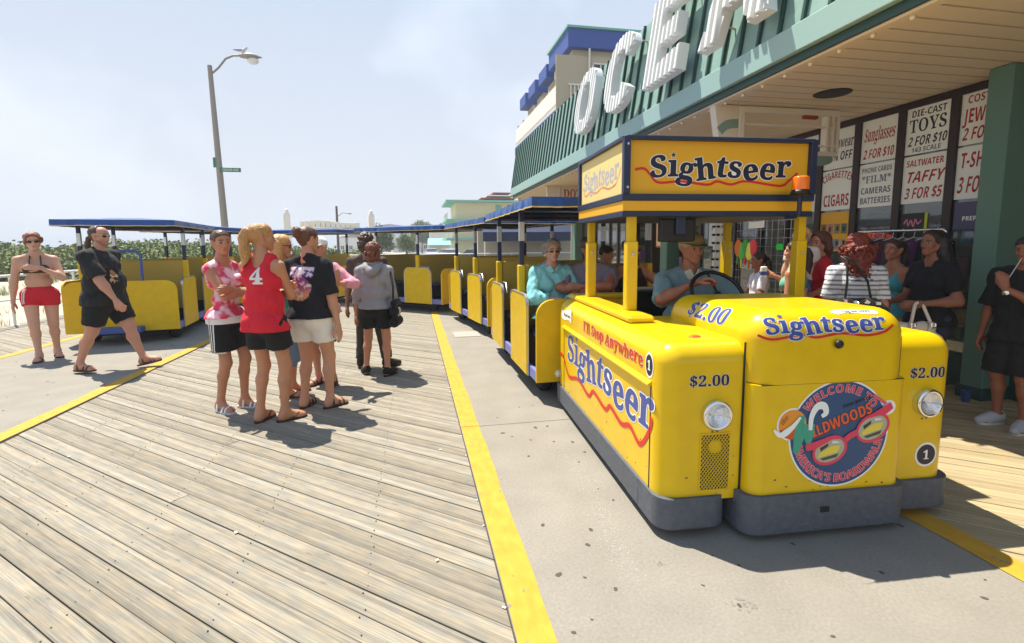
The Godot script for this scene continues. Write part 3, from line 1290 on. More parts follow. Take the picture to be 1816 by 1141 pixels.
func poster(z0: float, z1: float, y0: float, y1: float, lines: Array, called: String, label: String, x := WALL_X + 0.018, back: Material = null) -> Node3D:
	# lines: [text, font, cap height, y of the baseline (0..1), material, width share, slant]
	var w := z1 - z0
	var t := thing(called, Vector3(x, y0, (z0 + z1) / 2), 0, label, "poster", "posters in the shop windows")
	var b := MB.new()
	b.box(Vector3(0, (y1 - y0) / 2, 0), Vector3(0.006, y1 - y0, w))
	commit(b, "sheet", back if back else M.poster, t)
	for l in lines:
		var q := on_wall(0, l[3] * (y1 - y0), -0.0045)
		if l.size() > 7:
			ink(arc_text(l[0], l[1], l[2], 0.42, PI / 2, 0.0, false, l[7]), Transform3D(q.basis, q.origin + Vector3(0, -0.42, 0)), "lettering", l[4], t)
		else:
			ink(fit(l[0], l[1], l[2], w * l[5], 0.0, l[6]), q, "lettering", l[4], t)
	return t

func shop() -> void:
	var z0 := -16.63
	var z1 := 2.4
	var s := thing("shop_building", Vector3.ZERO, 0, "long shop building with a ribbed green mansard roof, deep tan soffit and dark framed windows", "building")
	# roof band
	var b := MB.new()
	b.box(Vector3(3.29, 3.245, (z0 + z1) / 2), Vector3(0.06, 0.23, z1 - z0), 0.006)
	b.box(Vector3(3.29, 3.245, z0 - 0.03), Vector3(0.06, 0.23, 0.06))
	commit(b, "fascia_board", M.trim_green, s)
	b = MB.new()
	b.box(Vector3(3.335, 3.11, (z0 + z1) / 2), Vector3(0.03, 0.1, z1 - z0))
	commit(b, "drip_strip", M.rib_green, s)
	b = MB.new()
	var lean := Vector3(0.2, 1.36, 0).normalized()
	var out := Vector3(-lean.y, lean.x, 0)
	var poly := PackedVector2Array([Vector2(3.3, 3.36), Vector2(3.5, 4.72), Vector2(9.6, 4.72), Vector2(9.6, 3.36)])
	b.slab(poly, Transform3D(Basis.IDENTITY, Vector3(0, 0, z0)), z1 - z0)
	commit(b, "mansard_roof", M.roof_green, s)
	var rib := MB.new()
	var qb := Basis(out, lean, Vector3.BACK)
	rib.box(Vector3.ZERO, Vector3(0.034, 1.37, 0.034), 0.003, qb)
	var rm := rib.mesh()
	var z := z0 + 0.03
	while z < z1:
		var o := show_mesh(rm, "roof_rib", M.rib_green, s)
		o.position = Vector3(3.4, 4.04, z) + out * 0.017
		z += 0.283
	# soffit of perforated boards
	b = MB.new()
	b.box(Vector3(4.45, 3.105, (z0 + z1) / 2), Vector3(2.2, 0.03, z1 - z0))
	commit(b, "soffit_backing", M.soffit_hole, s)
	var sb := MB.new()
	sb.box(Vector3.ZERO, Vector3(2.17, 0.03, 0.178), 0.003)
	var sm := sb.mesh()
	z = z0 + 0.1
	while z < z1:
		if absf(z + 4.67) > 0.0:
			var o := show_mesh(sm, "soffit_board", M.soffit, s)
			o.position = Vector3(4.44, 3.073, z)
		z += 0.186
	# perforation dots along every joint, nearest joints only
	var pf := MB.new()
	z = z0 + 0.1 + 0.093
	while z < z1:
		if z > -5.5 and z < -1.2:
			var x := 3.42
			while x < 5.5:
				pf.box(Vector3(x, 3.0572, z - 0.008), Vector3(0.011, 0.0016, 0.011), 0.0, Basis(Vector3.UP, 0.7))
				x += 0.026
		z += 0.186
	var ph := commit(pf, "perforations", M.soffit_hole, s)
	ph.set_meta("kind", "stuff")
	b = MB.new()
	b.lathe([Vector2(0, 0.0), Vector2(0.165, 0.0), Vector2(0.18, 0.006), Vector2(0.18, 0.012)], 28, Transform3D(Basis.IDENTITY, Vector3(4.37, 3.048, -4.67)))
	commit(b, "recessed_light", M.black, s)
	b = MB.new()
	b.box(Vector3(3.40, 3.068, (z0 + z1) / 2), Vector3(0.09, 0.05, z1 - z0), 0.005)
	commit(b, "soffit_trim", M.soffit, s)
	var lamp := MB.new()
	lamp.lathe([Vector2(0.0, -0.03), Vector2(0.012, -0.028), Vector2(0.018, -0.016), Vector2(0.016, -0.004), Vector2(0.012, 0.0)], 10)
	var lm := lamp.mesh()
	z = -12.0
	while z < 1.0:
		var o := show_mesh(lm, "festoon_bulb", M.soffit, s)
		o.position = Vector3(3.41, 3.042, z)
		z += 0.3
	# shell: floor, back, ends, ceiling
	b = MB.new()
	b.box(Vector3(7.6, -0.03, (z0 + z1) / 2), Vector3(4.2, 0.06, z1 - z0))
	commit(b, "floor", M.shop_wall, s)
	b = MB.new()
	b.box(Vector3(9.65, 1.7, (z0 + z1) / 2), Vector3(0.1, 3.3, z1 - z0))
	b.box(Vector3(7.55, 1.7, z0 - 0.05), Vector3(4.3, 3.3, 0.1))
	b.box(Vector3(7.55, 1.7, z1 + 0.05), Vector3(4.3, 3.3, 0.1))
	commit(b, "wall", M.shop_wall, s)
	b = MB.new()
	b.box(Vector3(7.6, 3.2, (z0 + z1) / 2), Vector3(4.2, 0.1, z1 - z0))
	commit(b, "ceiling", M.shop_wall, s)
	b = MB.new()
	b.box(Vector3(WALL_X + 0.04, 3.02, (z0 + z1) / 2), Vector3(0.09, 0.075, z1 - z0), 0.004)
	commit(b, "window_header", M.mullion, s)
	b = MB.new()
	b.box(Vector3(WALL_X + 0.04, 0.17, (z0 - 8.4) / 2 - 0.9), Vector3(0.12, 0.34, 6.4), 0.004)
	b.box(Vector3(WALL_X + 0.04, 0.17, -2.7), Vector3(0.12, 0.34, 10.2), 0.004)
	commit(b, "plinth", M.rib_green, s)
	var mu := MB.new()
	mu.box(Vector3.ZERO, Vector3(0.1, 2.66, 0.095), 0.006)
	var mm := mu.mesh()
	var gp := MB.new()
	gp.box(Vector3.ZERO, Vector3(0.008, 2.64, 0.475))
	var gm := gp.mesh()
	for k in range(-9, 22):
		var zz := -4.325 - 0.577 * k
		if zz < -10.6 and zz > -11.6 or zz > z1:
			continue
		var o := show_mesh(mm, "window_post", M.mullion, s)
		o.position = Vector3(WALL_X + 0.04, 1.655, zz)
		if zz - 0.29 < -8.9 and zz - 0.29 > -10.7:
			continue
		o = show_mesh(gm, "window_pane", M.pane, s)
		o.position = Vector3(WALL_X + 0.03, 1.655, zz - 0.2885)
	# pillars
	for pz in [-3.7, -10.0, -16.2]:
		var p := thing("green_pillar", Vector3(5.48, 0, pz), 0, {-3.7: "broad green pillar at the shop front, nearest to the boy with a straw", -10.0: "green pillar beside the shop entrance behind the tram", -16.2: "green pillar at the far corner of the shop"}[pz], "pillar", "pillars of the shop front")
		var pb := MB.new()
		pb.box(Vector3(0, 1.53, 0), Vector3(0.56 if pz == -3.7 else 0.3, 3.05, 0.2 if pz == -3.7 else 0.3), 0.012)
		commit(pb, "shaft", M.pillar_green, p)
		pb = MB.new()
		pb.box(Vector3(0, 0.06, 0), Vector3(0.6 if pz == -3.7 else 0.34, 0.12, 0.24 if pz == -3.7 else 0.34), 0.01)
		commit(pb, "base", M.rib_green, p)
	roof_letters()
	posters()
	blade_signs()
	merchandise()

func roof_letters() -> void:
	# white corrugated letters standing off the roof on pins; x runs towards +z
	var lean := Vector3(0.2, 1.36, 0).normalized()
	var out := Vector3(-lean.y, lean.x, 0)
	var spec := [["O", -9.44, -8.44], ["C", -7.92, -6.92], ["E", -6.42, -5.55], ["A", -5.1, -4.05]]
	for e in spec:
		var w: float = e[2] - e[1]
		var t := thing("roof_letter", Vector3(3.43, 4.04, (e[1] + e[2]) / 2) + out * 0.22, 0, "white corrugated roof letter %s standing on the green mansard" % e[0], "letter", "letters of the roof sign")
		var outer := PackedVector2Array()
		var inner := PackedVector2Array()
		var h := 1.12
		var hw := w / 2
		if e[0] in ["O", "C"]:
			for k in 48:
				var a := TAU * k / 48
				var p := Vector2(cos(a), sin(a))
				outer.append(Vector2(signf(p.x) * pow(absf(p.x), 0.75) * hw, signf(p.y) * pow(absf(p.y), 0.8) * h / 2))
				inner.append(Vector2(signf(p.x) * pow(absf(p.x), 0.7) * (hw - 0.27), signf(p.y) * pow(absf(p.y), 0.8) * (h / 2 - 0.22)))
		# corrugations: the letter is cut in upright strips, each with a raised rib
		var shapes := []
		if e[0] == "O":
			for from in [12, 36]:
				var pl := PackedVector2Array()
				for k in 25:
					pl.append(outer[(from + k) % 48])
				for k in range(24, -1, -1):
					pl.append(inner[(from + k) % 48])
				shapes.append(pl)
		elif e[0] == "C":
			var pl := PackedVector2Array()
			for k in range(4, 45):
				pl.append(outer[k])
			for k in range(44, 3, -1):
				pl.append(inner[k])
			shapes.append(pl)
		elif e[0] == "E":
			shapes.append(PackedVector2Array([Vector2(-hw, -h / 2), Vector2(hw, -h / 2), Vector2(hw, -h / 2 + 0.3), Vector2(-hw + 0.3, -h / 2 + 0.23), Vector2(-hw + 0.3, -0.1), Vector2(hw - 0.14, -0.1), Vector2(hw - 0.14, 0.16), Vector2(-hw + 0.3, 0.12), Vector2(-hw + 0.3, h / 2 - 0.22), Vector2(hw, h / 2 - 0.28), Vector2(hw, h / 2), Vector2(-hw, h / 2)]))
		elif e[0] == "A":
			shapes.append(PackedVector2Array([Vector2(-hw, -h / 2), Vector2(-hw + 0.28, -h / 2), Vector2(-hw + 0.36, -0.26), Vector2(hw - 0.36, -0.26), Vector2(hw - 0.28, -h / 2), Vector2(hw, -h / 2), Vector2(0.18, h / 2), Vector2(-0.18, h / 2)]))
		var q := Transform3D(Basis(Vector3(0, 0, 1), lean, out), Vector3.ZERO)
		var body := MB.new()
		var face := MB.new()
		for sh in shapes:
			body.slab(sh, Transform3D(q.basis, -out * 0.05), 0.09)
			var x := -hw
			while x < hw:
				for pc in Geometry2D.intersect_polygons(sh, PackedVector2Array([Vector2(x, -2), Vector2(x + 0.062, -2), Vector2(x + 0.062, 2), Vector2(x, 2)])):
					face.prism(pc, Transform3D(q.basis, out * 0.04), 0.045, 0.009)
				x += 0.115
		commit(body, "letter_body", M.letter_white, t)
		commit(face, "corrugated_face", M.letter_white, t)
		var pin := MB.new()
		for p in [Vector2(hw * 0.6, h * 0.36), Vector2(-hw * 0.6, -h * 0.3)]:
			var a := q * Vector3(p.x, p.y, -0.05)
			pin.tube([a, a - out * 0.2], 0.012, 8)
		commit(pin, "standoff_pin", M.letter_side, t)

func posters() -> void:
	var n: Material = M.poster_navy
	var r: Material = M.poster_red
	var sl: Material = M.poster_slate
	var U := [2.475, 2.985]
	var L := [1.93, 2.455]
	poster(-4.28, -3.78, U[0], U[1], [["COSTUME", "sans", 0.075, 0.80, r, 0.78, 0.05], ["JEWELRY", "sans", 0.14, 0.42, r, 0.86, 0.08], ["2 FOR $10", "sans", 0.12, 0.09, r, 0.88, 0.25]], "window_poster", "costume jewelry window poster in red capitals, upper row next to the pillar")
	poster(-4.28, -3.78, L[0], L[1], [["T-SHIRTS", "sans", 0.15, 0.6, r, 0.86, 0.12], ["3 FOR $10", "sans", 0.16, 0.12, r, 0.9, 0.25]], "window_poster", "T-shirt window poster in red letters, lower row next to the pillar")
	poster(-4.86, -4.37, U[0], U[1], [["DIE-CAST", "sans", 0.07, 0.8, n, 0.78, 0.05], ["TOYS", "serif", 0.14, 0.47, n, 0.84, 0.0], ["2 FOR $10", "sans", 0.1, 0.18, n, 0.86, 0.25], ["143 SCALE", "sans", 0.05, 0.04, sl, 0.66, 0.05]], "window_poster", "die-cast toys window poster in dark blue capitals, upper row")
	poster(-4.86, -4.37, L[0], L[1], [["SALTWATER", "sans", 0.07, 0.78, r, 0.84, 0.05], ["TAFFY", "sans", 0.12, 0.44, r, 0.84, 0.3], ["3 FOR $5", "sans", 0.12, 0.1, r, 0.84, 0.25]], "window_poster", "saltwater taffy window poster in red letters, lower row")
	poster(-5.43, -4.96, U[0], U[1], [["Sunglasses", "serif", 0.15, 0.5, r, 0.86, 0.25], ["2 FOR $10", "sans", 0.11, 0.09, r, 0.86, 0.22]], "window_poster", "sunglasses window poster in slanting red letters, upper row")
	poster(-5.43, -4.96, L[0], L[1], [["PHONE CARDS", "sans", 0.06, 0.8, sl, 0.86, 0.0], ["*FILM*", "serif", 0.085, 0.56, sl, 0.84, 0.0], ["CAMERAS", "sans", 0.075, 0.31, sl, 0.86, 0.0], ["BATTERIES", "sans", 0.075, 0.08, sl, 0.88, 0.0]], "window_poster", "phone cards, film, cameras and batteries window poster in slate blue")
	poster(-6.01, -5.53, U[0], U[1], [["Swimwear", "serif", 0.13, 0.52, n, 0.9, 0.2], ["50% OFF", "sans", 0.11, 0.2, n, 0.86, 0.15]], "window_poster", "swimwear fifty percent off window poster in dark blue, upper row")
	poster(-6.01, -5.53, L[0], L[1], [["CIGARETTES", "sans", 0.09, 0.8, r, 0.86, 0.0, 0.62], ["CIGARS", "sans", 0.15, 0.1, r, 0.86, 0.0]], "window_poster", "cigarettes and cigars window poster with arched red lettering")
	poster(-6.6, -6.1, U[0], U[1], [["ENT", "sans", 0.16, 0.6, r, 0.55, 0.12]], "window_poster", "window poster ending in red capitals ENT behind the tram sign, upper row")
	poster(-6.6, -6.1, L[0], L[1], [["S", "sans", 0.12, 0.55, sl, 0.16, 0.1], ["TS", "sans", 0.09, 0.12, sl, 0.3, 0.0]], "window_poster", "pale window poster with slate letters behind the orange beacon, lower row")
	# yellow picture sheet under the cigars poster
	var t := poster(-6.0, -5.55, 1.38, 1.9, [], "picture_poster", "yellow sheet of small hair wrap pictures under the cigars poster", WALL_X + 0.018, M.sign_yellow)
	var pr := RandomNumberGenerator.new()
	pr.seed = 4
	for row in 2:
		for k in 4:
			var b := MB.new()
			var at := Vector3(-0.006, 0.1 + row * 0.2, -0.165 + k * 0.11)
			b.box(at, Vector3(0.004, 0.13, 0.085), 0.001)
			commit(b, "picture", std(Color.from_hsv(pr.randf(), 0.3, pr.randf_range(0.4, 0.75)), 0.6), t)
			b = MB.new()
			b.box(at + Vector3(-0.003, pr.randf_range(-0.02, 0.02), pr.randf_range(-0.015, 0.015)), Vector3(0.003, 0.06, 0.035), 0.001)
			commit(b, "picture_subject", std(g8(60, 44, 34), 0.6), t)
	poster(-4.26, -3.86, 1.62, 1.9, [["PREPAID", "sans", 0.045, 0.32, M.ink_white, 0.6, 0.0]], "window_poster", "small purple prepaid card poster low in the window by the pillar", WALL_X + 0.018, std(g8(84, 82, 112), 0.6))
	var np := poster(-4.83, -4.56, 1.55, 1.82, [], "window_poster", "black window card with pink scrawl and a lime stripe", WALL_X + 0.018, M.black)
	ink(ribbon2(curve2([Vector2(-0.1, 0.15), Vector2(-0.07, 0.2), Vector2(-0.05, 0.13), Vector2(-0.02, 0.19), Vector2(0.01, 0.12), Vector2(0.03, 0.2), Vector2(0.06, 0.15), Vector2(0.1, 0.19)]), 0.016), on_wall(0, 0, -0.0045), "scrawl", std(g8(214, 120, 150), 0.6), np)
	var lb := MB.new()
	lb.box(Vector3(-0.005, 0.13, 0.15), Vector3(0.004, 0.27, 0.03))
	commit(lb, "stripe", std(g8(190, 200, 40), 0.6), np)

func blade_signs() -> void:
	var cream := std(g8(216, 204, 182), 0.7)
	var sage := std(g8(124, 150, 136), 0.7)
	var white := std(g8(222, 214, 200), 0.6)
	for e in [[-5.27, 0.0, "empty white blade sign frame with cream swoosh panel hanging under the soffit"], [-13.0, 1.0, "hanging blade sign reading DOT'S CLOTHING under the far soffit"]]:
		var z: float = e[0]
		var t := thing("blade_sign", Vector3(3.36 if e[1] == 0.0 else 3.5, 2.58 if e[1] == 0.0 else 2.3, z), 0, e[2], "sign", "blade signs under the soffit")
		var top := 0.47 if e[1] == 0.0 else 0.74
		var b := MB.new()
		b.slab(PackedVector2Array([Vector2(0.09, -0.06), Vector2(0.31, -0.06), Vector2(0.31, top), Vector2(0.0, top)]), Transform3D(Basis.IDENTITY, Vector3(0, 0, -0.05)), 0.1, 0.004)
		var pn := commit(b, "end_panel", cream, t)
		b = MB.new()
		for y in [0.18, -0.06]:
			print_flat(b, ribbon2(curve2([Vector2(0.07, y), Vector2(0.14, y + 0.06), Vector2(0.22, y + 0.085), Vector2(0.305, y + 0.09)]), 0.1), Transform3D(Basis.IDENTITY, Vector3(0, 0, 0.052)))
		commit(b, "swoosh", sage, pn)
		b = MB.new()
		b.box(Vector3(0.35, top / 2 - 0.03, 0), Vector3(0.075, top + 0.06, 0.11), 0.008)
		commit(b, "post", white, t)
		if e[1] == 0.0:
			b = MB.new()
			b.box(Vector3(1.02, top - 0.035, 0), Vector3(1.28, 0.07, 0.11), 0.006)
			b.box(Vector3(1.02, 0.275, 0.02), Vector3(1.22, 0.022, 0.022))
			b.box(Vector3(1.02, 0.06, 0.02), Vector3(1.22, 0.022, 0.022))
			b.box(Vector3(1.02, -0.035, 0), Vector3(1.28, 0.05, 0.11), 0.006)
			for x in [1.5, 1.58, 1.65]:
				b.box(Vector3(x, 0.2, 0), Vector3(0.035, 0.44, 0.09), 0.004)
			commit(b, "frame", white, t)
			b = MB.new()
			b.box(Vector3(1.26, top - 0.09, 0.03), Vector3(0.2, 0.04, 0.05), 0.01)
			commit(b, "rusty_fitting", M.rust, t)
			b = MB.new()
			b.slab(disc2(Vector2(1.42, -0.1), 0.17, 0.07, 28), Transform3D(Basis.IDENTITY, Vector3(0, 0, -0.05)), 0.1)
			commit(b, "lower_panel", sage, t)
		else:
			b = MB.new()
			b.box(Vector3(1.0, 0.34, 0), Vector3(1.2, 0.8, 0.08), 0.006)
			commit(b, "board", cream, t)
			ink(shift2(text2d("DOT'S", "serif", 0.22, 0.0, 0.75), Vector2(0.47, 0.44)), Transform3D(Basis.IDENTITY, Vector3(0, 0, 0.043)), "lettering", M.poster_red, t)
			ink(shift2(text2d("CLOTHING", "sans", 0.15, 0.0, 0.8), Vector2(0.47, 0.16)), Transform3D(Basis.IDENTITY, Vector3(0, 0, 0.043)), "lettering", M.poster_navy, t)

func merchandise() -> void:
	var rg := RandomNumberGenerator.new()
	rg.seed = 99
	# sunglasses rack beside the window
	var t := thing("sunglasses_rack", Vector3(5.05, 0, -7.55), -0.5, "white spinner rack of dark sunglasses behind the driver's shoulder", "display rack")
	var b := MB.new()
	b.box(Vector3(0, 1.2, 0), Vector3(0.2, 1.5, 0.16), 0.01)
	commit(b, "column", M.white, t)
	b = MB.new()
	b.lathe([Vector2(0, 0), Vector2(0.26, 0), Vector2(0.26, 0.03), Vector2(0.04, 0.06), Vector2(0.03, 0.5)], 20)
	commit(b, "foot", M.black, t)
	var gl := MB.new()
	for s in [-1, 1]:
		gl.ball(Vector3(s * 0.035, 0, 0), Vector3(0.03, 0.02, 0.006), 10, 6)
	gl.box(Vector3(0, 0.006, 0.004), Vector3(0.13, 0.006, 0.006))
	var gm := gl.mesh()
	for k in 10:
		for s in [-1, 1]:
			var o := show_mesh(gm, "sunglasses", M.black, t)
			o.position = Vector3(s * 0.075, 0.56 + k * 0.135, 0.1)
		var o2 := show_mesh(gm, "sunglasses", M.black, t)
		o2.position = Vector3(-0.115, 0.56 + k * 0.135, 0.0)
		o2.rotation.y = -PI / 2
	# beach toys on a wire panel
	var cols := [g8(232, 110, 40), g8(90, 190, 70), g8(60, 160, 60), g8(236, 224, 90), g8(226, 60, 70)]
	for k in 5:
		var d := thing("beach_paddle", Vector3(5.12, 1.42 - 0.05 * (k % 2), -7.16 + k * 0.09), 0, "%s foam beach paddle hanging behind the girl in white" % ["orange", "lime", "green", "yellow", "red"][k], "toy", "beach toys outside the shop")
		b = MB.new()
		b.ball(Vector3(0, 0, 0), Vector3(0.02, 0.14, 0.09), 14, 8)
		commit(b, "blade", std(cols[k], 0.6), d)
		b = MB.new()
		b.tube([Vector3(0, -0.13, 0), Vector3(0, -0.26, 0)], 0.016, 8)
		commit(b, "handle", std(cols[(k + 2) % 5], 0.6), d)
	var grid := thing("wire_grid_rack", Vector3(5.3, 0, -6.75), 0, "black wire grid rack hung with goods in the shop window", "display rack")
	b = MB.new()
	for k in 13:
		b.tube([Vector3(0, 0.4, -0.75 + k * 0.125), Vector3(0, 2.1, -0.75 + k * 0.125)], 0.004, 5, false)
	for k in 14:
		b.tube([Vector3(0.006, 0.42 + k * 0.128, -0.75), Vector3(0.006, 0.42 + k * 0.128, 0.75)], 0.004, 5, false)
	commit(b, "grid", M.alu, grid)
	b = MB.new()
	for s in [-0.75, 0.75]:
		b.box(Vector3(0, 1.05, s), Vector3(0.03, 2.1, 0.03))
		b.box(Vector3(0, 0.02, s), Vector3(0.4, 0.04, 0.05))
	commit(b, "stand", M.black, grid)
	var tag_ := thing("price_card", Vector3(5.27, 1.44, -6.42), 0, "small bright green price card on the wire rack", "price card")
	b = MB.new()
	b.box(Vector3.ZERO, Vector3(0.004, 0.09, 0.14))
	commit(b, "card", std(g8(40, 220, 70), 0.6), tag_)
	var mk := thing("shop_sign", Vector3(5.25, 1.83, -6.92), 0, "white cardboard cigarette sign with black lettering above the beach toys", "sign")
	b = MB.new()
	b.box(Vector3.ZERO, Vector3(0.01, 0.2, 0.36))
	commit(b, "card", M.poster, mk)
	ink(shift2(fit("Marlboro", "serif", 0.07, 0.3), Vector2(0, 0.0)), on_wall(0, 0, -0.007), "lettering", M.black, mk)
	# soft toys and shelves inside, behind the panes
	for k in 9:
		var sh := thing("shop_shelf", Vector3(6.7 + 0.9 * (k % 2), 0, -4.2 - k * 1.25), 0, "dim shop shelf unit of boxed goods inside the store, unit %s from the pillar" % ["first", "second", "third", "fourth", "fifth", "sixth", "seventh", "eighth", "ninth"][k], "shelf", "shelves inside the shop")
		b = MB.new()
		for y in [0.1, 0.55, 1.0, 1.45, 1.9]:
			b.box(Vector3(0, y, 0), Vector3(0.4, 0.03, 1.1))
		b.box(Vector3(0.21, 1.0, 0), Vector3(0.02, 2.0, 1.1))
		commit(b, "shelves", M.shop_wall, sh)
		for row in 4:
			for j in 6:
				b = MB.new()
				var hh := rg.randf_range(0.14, 0.34)
				b.box(Vector3(-0.05, 0.118 + row * 0.45 + hh / 2, -0.45 + j * 0.18), Vector3(0.2, hh, rg.randf_range(0.08, 0.16)), 0.01)
				commit(b, "boxed_goods", std(Color.from_hsv(rg.randf(), rg.randf_range(0.2, 0.75), rg.randf_range(0.35, 0.85)), 0.6), sh)
	# clothes rail with shirts just inside the glass
	for e in [[-4.6, "chrome clothes rail of dark shirts standing before the taffy poster window"], [-5.9, "chrome clothes rail of mixed shirts behind the picture sheet"]]:
		var rl := thing("clothes_rail", Vector3(5.2 if e[0] > -5.0 else 5.98, 0, e[0] + (0.05 if e[0] > -5.0 else 0.0)), 0, e[1], "clothes rail", "clothes rails inside the window")
		b = MB.new()
		b.tube([Vector3(0, 0.03, -0.5), Vector3(0, 1.6, -0.5), Vector3(0, 1.62, -0.48), Vector3(0, 1.62, 0.48), Vector3(0, 1.6, 0.5), Vector3(0, 0.03, 0.5)], 0.014, 8)
		for s in [-0.5, 0.5]:
			b.tube([Vector3(-0.25, 0.03, s), Vector3(0.25, 0.03, s)], 0.014, 8)
		commit(b, "rail", M.chrome, rl)
		for k in 8:
			var hz := -0.42 + k * 0.12
			b = MB.new()
			b.tube([Vector3(0, 1.64, hz), Vector3(0.012, 1.6, hz), Vector3(0, 1.55, hz)], 0.003, 5)
			b.tube([Vector3(-0.2, 1.48, hz), Vector3(0, 1.55, hz), Vector3(0.2, 1.48, hz)], 0.007, 6)
			commit(b, "hanger", M.white, rl)
			b = MB.new()
			var sway := rg.randf_range(-0.02, 0.02)
			b.loft([[Vector3(-0.23, 1.5, hz), Vector3(0, 1.53, hz + 0.03), Vector3(0.23, 1.5, hz), Vector3(0, 1.53, hz - 0.03)], [Vector3(-0.27, 1.25, hz + sway), Vector3(0, 1.25, hz + 0.045), Vector3(0.27, 1.25, hz - sway), Vector3(0, 1.25, hz - 0.04)], [Vector3(-0.25, 0.75, hz - sway), Vector3(0, 0.74, hz + 0.05), Vector3(0.25, 0.75, hz + sway), Vector3(0, 0.74, hz - 0.05)]])
			commit(b, "hanging_shirt", cloth(Color.from_hsv(rg.randf(), 0.5 if k % 3 == 0 else 0.1, rg.randf_range(0.06, 0.5))), rl)
	var sp := thing("sale_sign", Vector3(5.42, 1.5, -4.98), -0.15, "bright orange SPECIAL sale card with bent corners on the clothes rail", "sign")
	b = MB.new()
	b.slab(PackedVector2Array([Vector2(-0.19, -0.1), Vector2(0.13, -0.13), Vector2(0.2, -0.06), Vector2(0.2, 0.08), Vector2(-0.16, 0.13)]), on_wall(0, 0, 0), 0.006)
	commit(b, "card", std(g8(240, 70, 40), 0.5), sp)
	ink(shift2(fit("SPECIAL", "sans", 0.05, 0.26), Vector2(0.01, 0.04)), on_wall(0, 0, -0.0075), "lettering", M.poster_navy, sp)
	ink(shift2(fit("$3.99", "sans", 0.06, 0.2), Vector2(-0.02, -0.07)), on_wall(0, 0, -0.0075), "lettering", std(g8(250, 170, 60), 0.5), sp)
	# framed prints by the entrance
	for e in [[-10.35, g8(222, 212, 160), "cream poster in a red frame by the shop entrance"], [-8.3, g8(190, 200, 210), "pale blue framed print beside the shop entrance"]]:
		var fr := thing("framed_print", Vector3(5.46, 1.72, e[0]), 0, e[2], "poster", "framed prints by the entrance")
		b = MB.new()
		b.box(Vector3.ZERO, Vector3(0.03, 0.62, 0.46), 0.008)
		commit(b, "frame", M.poster_red if e[0] < -9 else M.mullion, fr)
		b = MB.new()
		b.box(Vector3(-0.012, 0, 0), Vector3(0.012, 0.54, 0.38))
		commit(b, "print", std(e[1], 0.7), fr)
		ink(ribbon2(curve2([Vector2(-0.1, 0.02), Vector2(-0.03, 0.1), Vector2(0.04, 0.02), Vector2(0.1, 0.08)]), 0.02), on_wall(0, 0, -0.02), "drawing", M.poster_slate, fr)

# ---------------------------------------------------------------- the tram
func side_t(z: float, y: float, x := -0.8165) -> Transform3D:
	return Transform3D(Basis(Vector3(0, 0, 1), Vector3.UP, Vector3(-1, 0, 0)), Vector3(x, y, z))

func front_t(x: float, y: float, z: float) -> Transform3D:
	return Transform3D(Basis.IDENTITY, Vector3(x, y, z))

func outlined(s: String, cap: float, width: float, q: Transform3D, fill: Material, parent: Node, key := "serif", bounce := 1.0, edge := 1.9) -> void:
	# playful lettering with a pale outline, left edge at the transform's origin
	var wide := width / text_width(s, key, cap)
	ink(text2d(s, key, cap, edge, wide, 0.0, bounce), q, "lettering_outline", M.ink_white, parent)
	ink(text2d(s, key, cap, 0.55, wide, 0.0, bounce), Transform3D(q.basis, q.origin + q.basis.z * 0.0012), "lettering", fill, parent)

func word_sightseer(cap: float, width: float, q: Transform3D, fill: Material, parent: Node) -> void:
	# dotless i with a star over it
	var wide := width / text_width("Sightseer", "serif", cap)
	var word := "S\u0131ghtseer"
	ink(text2d(word, "serif", cap, 2.1, wide, 0.06, 1.5), q, "lettering_outline", M.ink_white, parent)
	ink(text2d(word, "serif", cap, 0.75, wide, 0.06, 1.5), Transform3D(q.basis, q.origin + q.basis.z * 0.0012), "lettering", fill, parent)
	var at := Vector2(width * 0.165, cap * 1.08)
	ink(tri2(star2(at, cap * 0.2)), q, "star_outline", M.ink_white, parent)
	ink(tri2(star2(at, cap * 0.15)), Transform3D(q.basis, q.origin + q.basis.z * 0.0012), "star", fill, parent)

func number_disc(q: Transform3D, rx: float, ry: float, parent: Node) -> void:
	ink(tri2(disc2(Vector2.ZERO, rx, ry)), q, "number_disc_rim", M.ink_white, parent)
	ink(tri2(disc2(Vector2.ZERO, rx * 0.82, ry * 0.82)), Transform3D(q.basis, q.origin + q.basis.z * 0.001), "number_disc", M.ink_navy, parent)
	ink(shift2(centred("1", "serif", ry * 0.75, 0.6), Vector2(0, -ry * 0.37)), Transform3D(q.basis, q.origin + q.basis.z * 0.002), "number", M.ink_white, parent)

func tram() -> void:
	engine()
	# wagons: [x, z, heading turn, label]; the doors are on the side that faces the boardwalk's middle
	var w := [
		[1.83, -5.76, 0.01, "first tram wagon behind the engine, carrying passengers"],
		[1.645, -9.2, 0.165, "second tram wagon behind the engine, swinging onto the track"],
		[0.12, -12.38, 0.83, "third tram wagon behind the engine, crossing the boardwalk planks"],
		[-2.76, -14.69, 1.1, "fourth tram wagon, broadside behind the standing group"],
		[-4.63, -13.07, 2.95, "fifth tram wagon, mostly hidden behind the last wagon and the girls"],
		[-4.64, -9.99, 3.277, "last tram wagon with a blue hoop rail on the seaside track"],
	]
	for k in w.size():
		wagon(Vector3(w[k][0], 0, w[k][1]), w[k][2], w[k][3], k)

